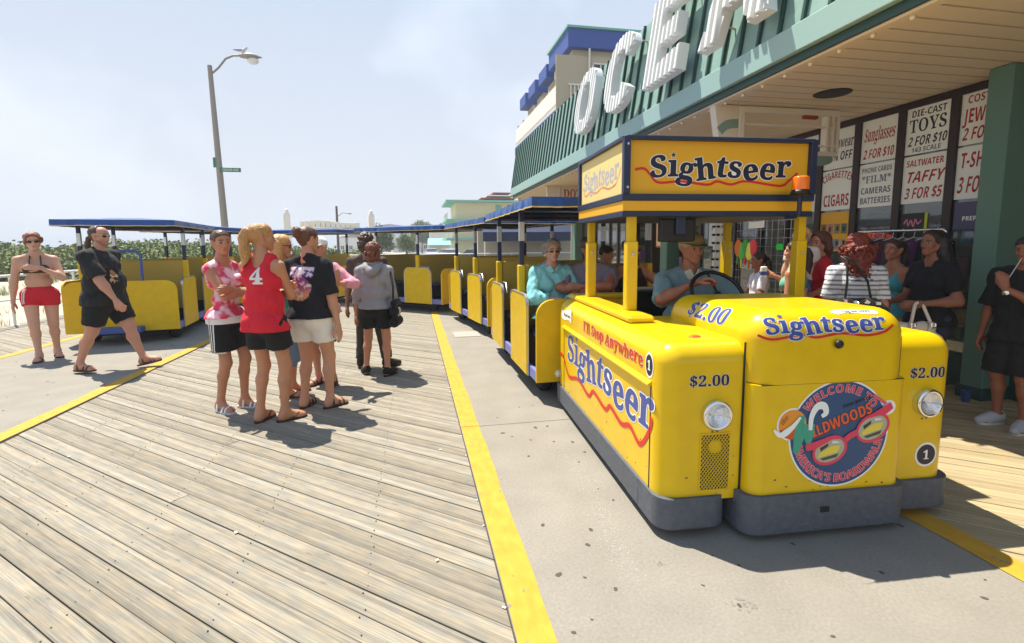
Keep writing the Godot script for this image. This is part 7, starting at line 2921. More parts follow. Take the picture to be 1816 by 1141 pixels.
func riders() -> void:
	var J := {}
	# driver
	J = person({"at": Vector3(2.095, 0.012, -3.546), "yaw": -0.0565, "h": 1.7, "g": 1.12, "fem": false, "skin": g8(186, 122, 92), "label": "elderly tram driver in khaki cap and grey-blue polo shirt at the steering wheel", "pelvis": Vector3(0, 0.76, 0.02), "feet": [0.14, 0.42, -0.14, 0.42], "lift": [0.25, 0.25], "knee_hint": Vector3(0, 1, 0.3), "lean": Vector2(0.03, 0.0),
		"hands": [Vector3(0.2, 1.06, 0.33), Vector3(-0.1, 1.2, 0.3)], "elbows": [Vector3(1, -0.6, -0.3), Vector3(-1, -0.5, -0.2)], "palms": [Vector3(-0.5, -0.5, 0.6), Vector3(0.2, -0.7, 0.6)], "curl": [0.9, 0.75], "grip": [0.6, 0.5], "hand_dir": [null, Vector3(0.75, 0.25, 0.45)],
		"head": [0.12, 0.0, 0.0], "hair": ["short", g8(150, 144, 138)], "shoes": "shoe", "shoe_color": g8(30, 28, 28),
		"top": {"color": g8(122, 150, 158), "sleeve": 1.0, "loose": 0.022, "hem": -0.03, "wrinkle": 0.012, "name": "polo_shirt"}, "bottom": {"color": g8(84, 108, 140), "len": 1.8, "name": "trousers"}})
	cap_hat(J, g8(138, 116, 74), g8(92, 96, 74), "cap", 0.06)
	var b := MB.new()
	for sg in [-1.0, 1.0]:
		b.box(J.neck + Vector3(sg * 0.035, -0.015, 0.075), Vector3(0.055, 0.075, 0.012), 0.004, Basis(Vector3.FORWARD, sg * 0.5) * Basis(Vector3.UP, sg * 0.5))
	commit(b, "collar", std(g8(206, 204, 184), 0.85), J.t)
	# old lady at the front of the first wagon
	J = person({"at": Vector3(1.40, 0.008, -4.98), "yaw": 0.1, "h": 1.66, "g": 1.1, "skin": g8(210, 160, 134), "label": "old lady with grey hair and sunglasses in an aqua blouse, seated in the first wagon", "pelvis": Vector3(0, 0.755, 0.0), "feet": [0.1, 0.36, -0.1, 0.36], "lift": [0.24, 0.24], "knee_hint": Vector3(0, 1, 0.3),
		"hands": [Vector3(0.04, 0.93, 0.3), Vector3(-0.04, 0.95, 0.26)], "elbows": [Vector3(1, -0.5, -0.2), Vector3(-1, -0.5, -0.2)], "palms": [Vector3(0, -1, 0), Vector3(0, -1, 0)], "hand_dir": [Vector3(-0.6, 0, 0.7), Vector3(0.7, 0, 0.6)],
		"head": [-0.05, 0.0, 0.0], "hair": ["shag", g8(128, 120, 112)], "shoes": "shoe", "shoe_color": g8(220, 220, 215),
		"top": {"color": g8(132, 202, 208), "sleeve": 1.7, "loose": 0.024, "hem": 0.03, "wrinkle": 0.016, "name": "blouse"}, "bottom": {"color": g8(120, 152, 190), "len": 1.8, "name": "trousers"}})
	shades(J, std(g8(70, 22, 20), 0.15), M.alu)
	b = MB.new()
	for sg in [-1.0, 1.0]:
		b.box(J.neck + Vector3(sg * 0.05, -0.02, 0.07), Vector3(0.08, 0.07, 0.012), 0.004, Basis(Vector3.FORWARD, sg * 0.6) * Basis(Vector3.UP, sg * 0.6))
	commit(b, "collar", std(g8(140, 204, 212), 0.85), J.t)
	# man leaning on the wagon front beside her
	J = person({"at": Vector3(1.86, 0.008, -4.98), "yaw": -0.6, "h": 1.74, "g": 1.15, "fem": false, "skin": g8(176, 112, 86), "label": "man with cropped hair in a mauve-grey shirt beside the old lady, arms folded forward", "pelvis": Vector3(0, 0.76, 0.0), "feet": [0.12, 0.34, -0.12, 0.34], "lift": [0.24, 0.24], "knee_hint": Vector3(0, 1, 0.3), "lean": Vector2(0.22, 0.0),
		"hands": [Vector3(0.0, 1.08, 0.42), Vector3(-0.02, 1.04, 0.4)], "elbows": [Vector3(1, -0.2, 0.2), Vector3(-1, -0.2, 0.2)], "head": [0.9, 0.0, 0.0], "hair": ["short", g8(70, 56, 48)], "shoes": "shoe",
		"top": {"color": g8(120, 112, 130), "sleeve": 0.9, "loose": 0.02, "hem": 0.0}, "bottom": {"color": g8(96, 88, 76), "len": 0.9}, "cell": 0.013})
	# woman in sunglasses on the far side of the wagon
	J = person({"at": Vector3(2.28, 0.008, -4.98), "yaw": 0.1, "h": 1.66, "skin": g8(206, 150, 124), "label": "dark-haired woman with black sunglasses in a dark top, seated behind the driver", "pelvis": Vector3(0, 0.755, 0.0), "feet": [0.1, 0.34, -0.1, 0.34], "lift": [0.24, 0.24], "knee_hint": Vector3(0, 1, 0.3), "hands": [Vector3(0.16, 1.12, 0.28), Vector3(-0.16, 0.95, 0.24)],
		"head": [0.1, 0.0, 0.0], "hair": ["bun", g8(38, 26, 24)], "shoes": "shoe", "top": {"color": g8(52, 40, 36), "sleeve": -1.0, "hem": 0.0, "strap": 0.5}, "bottom": {"color": g8(40, 38, 44), "len": 1.7, "name": "trousers"}, "cell": 0.013})
	shades(J, M.black, M.black)
	# child in a striped top beside her
	J = person({"at": Vector3(2.44, 0.008, -5.9), "yaw": 0.3, "h": 1.6, "fem": false, "skin": g8(190, 136, 108), "label": "rider in a black and white striped top in the second row of the first wagon", "pelvis": Vector3(-0.04, 0.72, -0.1), "feet": [0.08, 0.3, -0.1, 0.3], "lift": [0.24, 0.24], "knee_hint": Vector3(0, 1, 0.3), "head": [0.6, 0.2, 0.0], "hair": ["short", g8(40, 30, 26)], "shoes": "shoe",
		"top": {"sleeve": 0.9, "loose": 0.02, "hem": 0.0, "tint": func(p: Vector3, _n: Vector3) -> Color:
			return lin(g8(220, 220, 220)) if posmod(int(floor(p.x / 0.045)), 2) == 0 else lin(g8(22, 22, 24))}, "bottom": {"color": g8(60, 60, 70), "len": 0.9}, "cell": 0.013})
	# man in a white cap in the second row
	J = person({"at": Vector3(1.75, 0.008, -6.28), "yaw": 0.5, "h": 1.66, "fem": false, "skin": g8(200, 150, 122), "label": "rider in a white cap in the second row of the first wagon", "pelvis": Vector3(0, 0.75, 0.0), "feet": [0.1, 0.32, -0.1, 0.32], "lift": [0.24, 0.24], "knee_hint": Vector3(0, 1, 0.3), "head": [0.5, 0.1, 0.0], "hair": ["short", g8(120, 100, 84)], "shoes": "shoe", "top": {"color": g8(196, 190, 180), "sleeve": 0.9, "hem": 0.0}, "bottom": {"color": g8(70, 70, 76), "len": 1.5, "name": "trousers"}, "cell": 0.014})
	cap_hat(J, g8(236, 236, 236), g8(236, 236, 236), "cap", 0.05)

func crowd() -> void:
	var J := {}
	var black := g8(24, 24, 27)
	# boy with a straw at the pillar
	J = person({"at": Vector3(4.7, 0, -3.02), "yaw": -1.5, "h": 1.54, "g": 0.98, "fem": false, "skin": g8(160, 104, 78), "label": "boy in black T-shirt and white-piped black shorts, drinking through a straw by the pillar", "feet": [0.09, 0.02, -0.1, 0.0],
		"hands": [Vector3(0.04, 1.14, 0.3), null], "elbows": [Vector3(0.7, -1, 0.0), Vector3(-0.7, -0.6, -0.6)], "palms": [Vector3(-0.6, 0, -0.8), Vector3(0.4, -0.4, 0.0)], "curl": [0.9, 0.5], "grip": [0.7, 0.0], "hand_dir": [Vector3(-0.2, 1, 0.1), null],
		"head": [0.1, 0.1, 0.0], "hair": ["short", g8(26, 22, 20)], "shoes": "shoe", "shoe_color": g8(176, 178, 180), "sole_color": g8(214, 214, 210),
		"top": {"color": black, "sleeve": 0.95, "loose": 0.03, "hem": 0.1, "wrinkle": 0.014}, "bottom": {"color": g8(22, 22, 26), "len": 0.98, "loose": 0.035, "flare": 1.6}})
	var b := MB.new()
	var hq: Transform3D = J.hand_q[0]
	var tq: Transform3D = J.t.transform
	var straw := thing("drinking_straw", tq * hq.origin, 0, "thin pale drinking straw at the mouth of the boy by the pillar", "straw")
	b.tube([Vector3.ZERO + tq.basis * (hq.basis.y * 0.02), tq * (J.hq * Vector3(0.0, -0.063, 0.09)) - tq * hq.origin], 0.003, 6)
	commit(b, "tube", M.white, straw)
	b = MB.new()
	b.lathe([Vector2(0.026, -0.014), Vector2(0.029, 0.0), Vector2(0.026, 0.014)], 18, Transform3D(hq.basis, hq.origin - hq.basis.y * 0.04))
	commit(b, "wrist_watch", M.chrome, J.t)
	decal(J.bottom, ribbon2(curve2([Vector2(0.0, 0.16), Vector2(-0.005, 0.0), Vector2(0.01, -0.16)]), 0.012), Transform3D(Basis(Vector3(0, 0, -1), Vector3.UP, Vector3.RIGHT), Vector3(0.1, 0.6, 0)), "piping", M.white, 0.004)
	decal(J.bottom, ribbon2(PackedVector2Array([Vector2(-0.12, -0.2), Vector2(0.12, -0.2)]), 0.012), Transform3D(Basis(Vector3(0, 0, -1), Vector3.UP, Vector3.RIGHT), Vector3(0.1, 0.6, 0)), "piping", M.white, 0.004)
	b = MB.new()
	for k in 2:
		b.tube([J.ank[k] - Vector3(0, 0.005, 0), J.ank[k] + Vector3(0, 0.045, 0)], 0.036, 14)
	commit(b, "sock", M.white, J.t)
	# long black hair
	J = person({"at": Vector3(4.42, 0, -3.52), "yaw": -1.75, "h": 1.6, "g": 1.12, "skin": g8(148, 98, 72), "label": "woman with long black hair in a black T-shirt carrying a large white handbag", "feet": [0.08, 0.0, -0.08, 0.04], "hands": [Vector3(0.16, 0.98, 0.2), Vector3(-0.12, 0.97, 0.26)], "head": [0.1, 0.0, 0.0], "hair": ["long_dark", g8(20, 16, 16)], "shoes": "shoe",
		"top": {"color": g8(20, 20, 22), "sleeve": 0.7, "hem": 0.06}, "bottom": {"color": g8(44, 46, 60), "len": 1.85, "name": "jeans"}})
	var q: Transform3D = J.t.transform
	var bag := thing("handbag", q * Vector3(0.15, 0.72, 0.24), q.basis.get_euler().y, "large white leather handbag with buckled straps held by the woman in black", "bag")
	var e := Field.new()
	e.cell = 0.011
	e.K = 80.0
	e.base = lin(g8(216, 208, 192))
	e.noise = hair_noise(12, 1.0)
	e.noise_amp = 0.012
	e.noise_scale = Vector3(14, 6, 14)
	e.bone(Vector3(0, 0.06, -0.13), Vector3(0, 0.06, 0.13), 0.045, 0.045)
	e.bone(Vector3(0, -0.06, -0.15), Vector3(0, -0.06, 0.15), 0.075, 0.075)
	show_mesh(e.mesh(), "pouch", M.tinted_cloth, bag)
	for zz in [-0.08, 0.09]:
		b = MB.new()
		b.tube([Vector3(0.05, 0.02, zz), Vector3(0.06, 0.1, zz), Vector3(0.02, 0.25, zz * 0.4), Vector3(0.0, 0.27, 0.0)], 0.013, 8)
		var st := commit(b, "strap", std(g8(220, 212, 198), 0.6), bag)
		b = MB.new()
		b.lathe([Vector2(0.018, 0), Vector2(0.028, 0.004), Vector2(0.028, 0.01), Vector2(0.018, 0.014)], 16, Transform3D(Basis(Vector3.FORWARD, PI / 2), Vector3(0.08, 0.09, zz)))
		commit(b, "buckle", M.chrome, st)
	# teal tank top
	J = person({"at": Vector3(4.58, 0, -4.02), "yaw": -1.6, "h": 1.53, "g": 0.9, "skin": g8(176, 118, 88), "label": "girl with dark hair up in a turquoise tank top and yellow shorts in the shade", "feet": [0.08, 0.0, -0.08, 0.04], "head": [0.05, -0.1, 0.0], "hair": ["pony_high", g8(44, 30, 26)], "shoes": "flip_flop",
		"top": {"color": g8(70, 158, 172), "sleeve": -1.0, "fitted": true, "hem": 0.02, "loose": 0.007, "strap_r": 0.012, "wrinkle": 0.003}, "bottom": {"color": g8(206, 184, 112), "len": 0.5}})
	# curly red hair, striped shirt, black studded bag
	J = person({"at": Vector3(3.72, 0, -3.6), "yaw": 2.75, "h": 1.57, "g": 1.15, "skin": g8(212, 156, 128), "label": "woman with long curly red hair in a blue and white striped T-shirt", "feet": [0.09, 0.0, -0.09, 0.04], "head": [-0.2, 0.0, 0.0], "hair": ["curly_big", g8(116, 46, 32)], "shoes": "flip_flop",
		"top": {"sleeve": 0.85, "loose": 0.02, "hem": 0.06, "tint": func(p: Vector3, _n: Vector3) -> Color:
			return lin(g8(74, 82, 104)) if fposmod(p.y, 0.042) < 0.012 else lin(g8(224, 224, 226))}, "bottom": {"color": g8(64, 74, 100), "len": 1.8, "name": "jeans"}})
	q = J.t.transform
	bag = thing("handbag", q * Vector3(0.06, 0.93, -0.2), q.basis.get_euler().y, "black handbag with chrome buckles and studs slung behind the woman in stripes", "bag")
	e = Field.new()
	e.cell = 0.011
	e.K = 80.0
	e.base = lin(g8(38, 32, 28))
	e.bone(Vector3(-0.15, 0.0, 0), Vector3(0.15, 0.0, 0), 0.075, 0.075)
	e.bone(Vector3(-0.12, 0.07, 0), Vector3(0.12, 0.07, 0), 0.045, 0.045)
	show_mesh(e.mesh(), "pouch", M.tinted_cloth, bag)
	for k in 4:
		b = MB.new()
		b.box(Vector3(-0.12 + k * 0.08, 0.075 + 0.012 * (k % 2), -0.06), Vector3(0.045, 0.035, 0.025), 0.006, Basis(Vector3.BACK, k * 0.5))
		b.box(Vector3(-0.12 + k * 0.08, 0.035, -0.08), Vector3(0.02, 0.03, 0.016), 0.005, Basis(Vector3.BACK, -k * 0.4))
		commit(b, "buckle", M.chrome, bag)
	b = MB.new()
	b.tube([Vector3(-0.1, 0.08, 0), Vector3(-0.06, 0.25, 0.0), Vector3(0.03, 0.42, 0.05), Vector3(0.08, 0.45, 0.12)], 0.009, 7)
	b.tube([Vector3(0.1, 0.08, 0), Vector3(0.09, 0.25, 0.0), Vector3(0.08, 0.42, 0.05), Vector3(0.1, 0.45, 0.12)], 0.009, 7)
	commit(b, "strap", M.black, bag)
	# red T-shirt
	J = person({"at": Vector3(4.02, 0, -4.3), "yaw": -2.1, "h": 1.61, "g": 1.12, "skin": g8(206, 144, 114), "label": "woman with brown hair in a red T-shirt, hand on her hip, holding a blond child", "feet": [0.09, 0.0, -0.09, 0.04], "hands": [Vector3(0.2, 1.0, 0.1), Vector3(-0.05, 1.1, 0.25)], "elbows": [Vector3(1, 0, -0.6), Vector3(-1, -0.5, -0.2)], "head": [0.6, 0.05, 0.0], "hair": ["bob", g8(84, 48, 32)], "shoes": "flip_flop",
		"top": {"color": g8(196, 24, 40), "sleeve": 0.75, "loose": 0.02, "hem": 0.06}, "bottom": {"color": g8(60, 70, 98), "len": 0.9}})
	# blond child looking over her shoulder
	J = person({"at": Vector3(3.84, 0.62, -4.36), "yaw": -0.9, "h": 1.0, "fem": false, "head_size": 1.35, "skin": g8(224, 172, 142), "label": "small blond child carried in front of the woman in red", "feet": [0.08, 0.12, -0.08, 0.12], "lift": [0.12, 0.12], "head": [0.3, 0.0, 0.0], "hair": ["shag", g8(214, 178, 112)], "shoes": "none", "top": {"color": g8(226, 214, 200), "sleeve": 0.6, "hem": 0.02}, "bottom": {"color": g8(90, 110, 150), "len": 0.7}})
	# green tank
	J = person({"at": Vector3(3.66, 0, -4.22), "yaw": -2.6, "h": 1.52, "g": 0.95, "skin": g8(208, 146, 112), "label": "woman with a dark ponytail in a mint green tank top, holding a drink can", "feet": [0.08, 0.0, -0.08, 0.04], "hands": [null, Vector3(-0.16, 1.16, 0.26)], "palms": [Vector3(-1, 0, 0), Vector3(0.9, 0, 0.2)], "curl": [0.35, 0.85], "grip": [0.0, 0.5], "hand_dir": [null, Vector3(0.1, 0.5, 1)], "head": [0.2, 0.0, 0.0], "hair": ["pony", g8(46, 32, 28)], "shoes": "flip_flop",
		"top": {"color": g8(110, 176, 148), "sleeve": -1.0, "fitted": true, "hem": 0.03, "loose": 0.008, "strap_r": 0.01, "wrinkle": 0.004}, "bottom": {"color": g8(190, 180, 160), "len": 0.6}})
	q = J.t.transform
	var can := thing("drink_can", q * (J.hand_q[1] * Vector3(0, 0.085, 0.045)), 0, "white and blue drink can in the hand of the woman in mint green", "drink")
	b = MB.new()
	b.lathe([Vector2(0.0, -0.06), Vector2(0.026, -0.06), Vector2(0.033, -0.052), Vector2(0.033, 0.05), Vector2(0.027, 0.06), Vector2(0.0, 0.06)], 20)
	commit(b, "can", M.white, can)
	b = MB.new()
	b.lathe([Vector2(0.0335, -0.03), Vector2(0.0335, 0.01)], 20)
	commit(b, "label_band", M.ink_blue, can)
	# small girl in white
	J = person({"at": Vector3(3.86, 0, -5.0), "yaw": -1.9, "h": 1.4, "g": 0.88, "bust": 0.0, "skin": g8(170, 112, 84), "label": "small girl in a white T-shirt with a long dark braid, beyond the tram's bonnet", "feet": [0.07, 0.0, -0.07, 0.03], "hands": [Vector3(0.12, 0.88, 0.24), Vector3(-0.1, 0.88, 0.26)], "head": [0.05, 0.0, 0.0], "hair": ["pony", g8(40, 26, 22)], "shoes": "flip_flop",
		"top": {"color": g8(230, 230, 236), "sleeve": 0.6, "hem": 0.02}, "bottom": {"color": g8(90, 100, 130), "len": 0.8}})
	# a paper cup left by the pillar
	var cup := thing("paper_cup", Vector3(5.05, 0, -3.62), 0, "blue paper cup standing on the boards by the pillar", "cup")
	b = MB.new()
	b.lathe([Vector2(0.0, 0.0), Vector2(0.03, 0.0), Vector2(0.042, 0.11), Vector2(0.044, 0.112), Vector2(0.04, 0.11), Vector2(0.03, 0.01)], 20)
	commit(b, "cup", std(g8(60, 84, 140), 0.6), cup)

# ---------------------------------------------------------------- far buildings
func win(at: Vector3, w: float, h: float, parent: Node, turn := 0.0, frame: Material = null) -> void:
	# a recessed looking window: frame, two panes, sill; faces +z before turning
	var q := Basis(Vector3.UP, turn)
	var b := MB.new()
	for e in [[-w / 2, 0, 0.08, h], [w / 2, 0, 0.08, h], [0, h / 2, w + 0.08, 0.08], [0, -h / 2, w + 0.08, 0.08], [0, 0, 0.06, h]]:
		b.box(at + q * Vector3(e[0], e[1], 0.04), Vector3(e[2], e[3], 0.1), 0.0, q)
	var o := commit(b, "window", frame if frame else M.hotel_white, parent)
	b = MB.new()
	b.box(at + q * Vector3(0, 0, 0.015), Vector3(w, h, 0.02), 0.0, q)
	commit(b, "pane", M.window_dark, o)

func far_buildings() -> void:
	# beige hotel with blue bands behind the shop
	var t := thing("beige_hotel", Vector3(9.5, -0.4, -30.0), 0, "tall beige hotel with blue parapet bands and balconies behind the shop roof", "building")
	var b := MB.new()
	b.box(Vector3(6.5, 6.6, -7.4), Vector3(10.4, 13.2, 14.8))
	commit(b, "wall", M.stucco, t)
	b = MB.new()
	b.box(Vector3(4.9, 14.15, -2.0), Vector3(10.0, 1.1, 4.4), 0.03)
	var par := commit(b, "parapet", M.hotel_blue, t)
	b = MB.new()
	b.box(Vector3(4.9, 14.76, -2.0), Vector3(10.2, 0.12, 4.6))
	commit(b, "coping", M.mint, par)
	b = MB.new()
	b.box(Vector3(5.0, 13.4, -2.2), Vector3(9.4, 0.6, 4.0))
	commit(b, "top_storey", M.stucco, t)
	for k in 3:
		b = MB.new()
		b.box(Vector3(1.0, 13.9, -5.9 - k * 3.3), Vector3(2.2, 0.9, 2.2), 0.03)
		commit(b, "parapet", M.hotel_blue, t)
		b = MB.new()
		b.box(Vector3(1.4, 13.0, -5.9 - k * 3.3), Vector3(1.6, 1.0, 2.0))
		commit(b, "dormer", M.stucco, t)
	b = MB.new()
	b.box(Vector3(5.5, 10.2, 0.07), Vector3(9.0, 0.62, 0.15))
	b.box(Vector3(-0.05, 10.2, -7.4), Vector3(0.5, 0.62, 14.9))
	commit(b, "blue_band", M.hotel_blue, t)
	for fl in 4:
		var y := 1.6 + fl * 2.75
		b = MB.new()
		b.box(Vector3(0.55, y, -7.4), Vector3(1.6, 0.22, 14.8))
		commit(b, "balcony_slab", M.hotel_white, t)
		for k in 7:
			var z := -1.0 - k * 2.1
			b = MB.new()
			b.box(Vector3(0.6, y + 1.3, z - 1.05), Vector3(1.4, 2.5, 0.14))
			commit(b, "balcony_divider", M.stucco, t)
			b = MB.new()
			b.box(Vector3(1.28, y + 1.2, z), Vector3(0.05, 2.0, 1.3))
			commit(b, "balcony_door", M.window_dark, t)
			b = MB.new()
			for j in 8:
				b.box(Vector3(-0.22, y + 0.6, z - 0.95 + j * 0.26), Vector3(0.06, 0.95, 0.07))
			b.box(Vector3(-0.22, y + 1.08, z), Vector3(0.08, 0.08, 2.0))
			commit(b, "balcony_rail", M.hotel_white, t)
	b = MB.new()
	b.box(Vector3(-0.1, 11.3, -7.4), Vector3(0.25, 1.5, 14.6))
	commit(b, "parapet_wall", M.hotel_white, t)
	win(Vector3(2.0, 12.2, 0.02), 1.0, 1.15, t)
	b = MB.new()
	b.box(Vector3(0.45, 6.6, -0.02), Vector3(2.5, 13.2, 0.08))
	commit(b, "end_wall", M.stucco, t)
	b = MB.new()
	b.tube([Vector3(1.25, 13.6, 0.16), Vector3(1.25, 0.5, 0.16)], 0.06, 8)
	commit(b, "downpipe", M.hotel_white, t)
	b = MB.new()
	for k in 5:
		b.box(Vector3(0.1 + k * 0.24, 11.0, 0.1), Vector3(0.07, 1.0, 0.07))
	b.box(Vector3(0.55, 11.5, 0.1), Vector3(1.2, 0.08, 0.08))
	commit(b, "railing", M.hotel_white, t)
	# cream and mint motel across the street
	t = thing("mint_motel", Vector3(10.6, -0.4, -75.0), 0, "cream motel with mint green balcony edges, down the street behind the wagons", "building")
	b = MB.new()
	b.box(Vector3(0.6, 4.2, -5), Vector3(9.8, 8.4, 10))
	commit(b, "wall", M.pale_yellow, t)
	for fl in 4:
		var y := 0.1 + fl * 2.75
		b = MB.new()
		b.box(Vector3(0, y, -4.2), Vector3(11.6, 0.28, 11.6))
		commit(b, "floor_edge", M.mint, t)
		if fl < 3:
			for k in 2:
				b = MB.new()
				b.box(Vector3(2.2 + k * 1.8, y + 1.3, 0.04), Vector3(0.9, 2.0, 0.08))
				commit(b, "door", M.mint if k == 0 else M.window_dark, t)
			win(Vector3(4.9, y + 1.5, 0.02), 0.8, 0.9, t, 0.0, M.hotel_white)
			b = MB.new()
			for j in 10:
				b.box(Vector3(-5.6, y + 0.6, 1.4 - j * 0.9), Vector3(0.06, 1.0, 0.08))
			for j in 16:
				b.box(Vector3(1.5 + j * 0.27, y + 0.6, 1.5), Vector3(0.06, 1.0, 0.06))
			b.box(Vector3(3.5, y + 1.1, 1.5), Vector3(4.2, 0.08, 0.08))
			commit(b, "balcony_rail", M.hotel_white, t)
	for k in 3:
		b = MB.new()
		b.box(Vector3(2.4 + k * 0.3, 9.0 + k * 0.42, -3), Vector3(5.4 - k * 1.3, 0.16, 4 - k * 0.4))
		commit(b, "roof_pergola", M.rust if k % 2 == 0 else M.hotel_white, t)
	# a row of lower far houses
	var names := ["pale blue far house by the street", "white far house with a porch along the street", "grey far apartment block at the street's end", "cream far block beside the road", "low far pavilion by the trees"]
	var spec := [[-3.0, -190.0, 9, 7, 8, g8(196, 206, 214)], [6.2, -118.0, 5, 5.5, 7, g8(226, 222, 214)], [-10.0, -230.0, 20, 10, 9, g8(190, 190, 190)], [2.2, -165.0, 5, 8.2, 8, g8(214, 202, 180)], [-15.0, -160.0, 14, 4.5, 8, g8(206, 206, 202)]]
	for k in 5:
		var s: Array = spec[k]
		t = thing("far_house", Vector3(s[0], -0.4, s[1]), 0, names[k], "building", "houses far down the street")
		b = MB.new()
		b.box(Vector3(0, s[3] / 2, 0), Vector3(s[2], s[3], s[4]))
		commit(b, "wall", std(s[5], 0.85), t)
		b = MB.new()
		b.slab(PackedVector2Array([Vector2(-s[2] / 2 - 0.4, s[3]), Vector2(s[2] / 2 + 0.4, s[3]), Vector2(0, s[3] + 1.4)]), Transform3D(Basis.IDENTITY, Vector3(0, 0, -s[4] / 2 - 0.3)), s[4] + 0.6)
		commit(b, "roof", std(g8(140, 132, 126), 0.9), t)
		for fl in int(s[3] / 2.7):
			for j in int(s[2] / 2.4):
				win(Vector3(-s[2] / 2 + 1.2 + j * 2.4, 1.5 + fl * 2.7, s[4] / 2), 1.1, 1.2, t)

# ---------------------------------------------------------------- dunes, scrub, trees
func leaf_cluster(seed_: int, n: int, r: float, leaf: float) -> ArrayMesh:
	var rg := RandomNumberGenerator.new()
	rg.seed = seed_
	var b := MB.new()
	for k in n:
		var p := Vector3(rg.randfn(), rg.randfn() * 0.7, rg.randfn()) * r * 0.5
		var d := Vector3(rg.randfn(), rg.randf_range(-0.2, 1.2), rg.randfn()).normalized()
		var s := d.cross(Vector3(rg.randfn(), rg.randfn(), rg.randfn())).normalized() * leaf * 0.4
		var nn := d.cross(s).normalized()
		if nn.y < 0.0:
			nn = -nn
		var tip := p + d * leaf
		b.t3(p, p + d * leaf * 0.5 + s, tip, nn, nn, nn)
		b.t3(p, tip, p + d * leaf * 0.5 - s, nn, nn, nn)
	return b.mesh()

func foliage(called: String, spots: Array, mesh: ArrayMesh, parent: Node, mat: Material) -> MultiMeshInstance3D:
	# spots: [position, scale, colour]
	var mm := MultiMesh.new()
	mm.transform_format = MultiMesh.TRANSFORM_3D
	mm.use_colors = true
	mm.mesh = mesh
	mm.instance_count = spots.size()
	for i in spots.size():
		var s: Array = spots[i]
		mm.set_instance_transform(i, Transform3D(Basis(Vector3.UP, i * 2.399).scaled(Vector3.ONE * s[1]), s[0]))
		mm.set_instance_color(i, s[2])
	var o := MultiMeshInstance3D.new()
	o.multimesh = mm
	o.material_override = mat
	put(o, called, parent)
	return o

func dune_height(x: float, z: float, f: FastNoiseLite) -> float:
	# a long dune behind the beach rail, falling away to the sea on the left
	var ridge := exp(-pow((z + 48.0) / 11.0, 2.0)) * smoothstep(-52.0, -34.0, x) * smoothstep(2.0, -7.0, x)
	var low := smoothstep(-7.9, -12.0, x) * smoothstep(-10.0, -20.0, z) * smoothstep(-60.0, -20.0, x)
	return -0.9 + 1.05 * ridge + low * 0.55 + f.get_noise_2d(x * 1.0, z * 1.0) * 0.35 * (ridge + low)

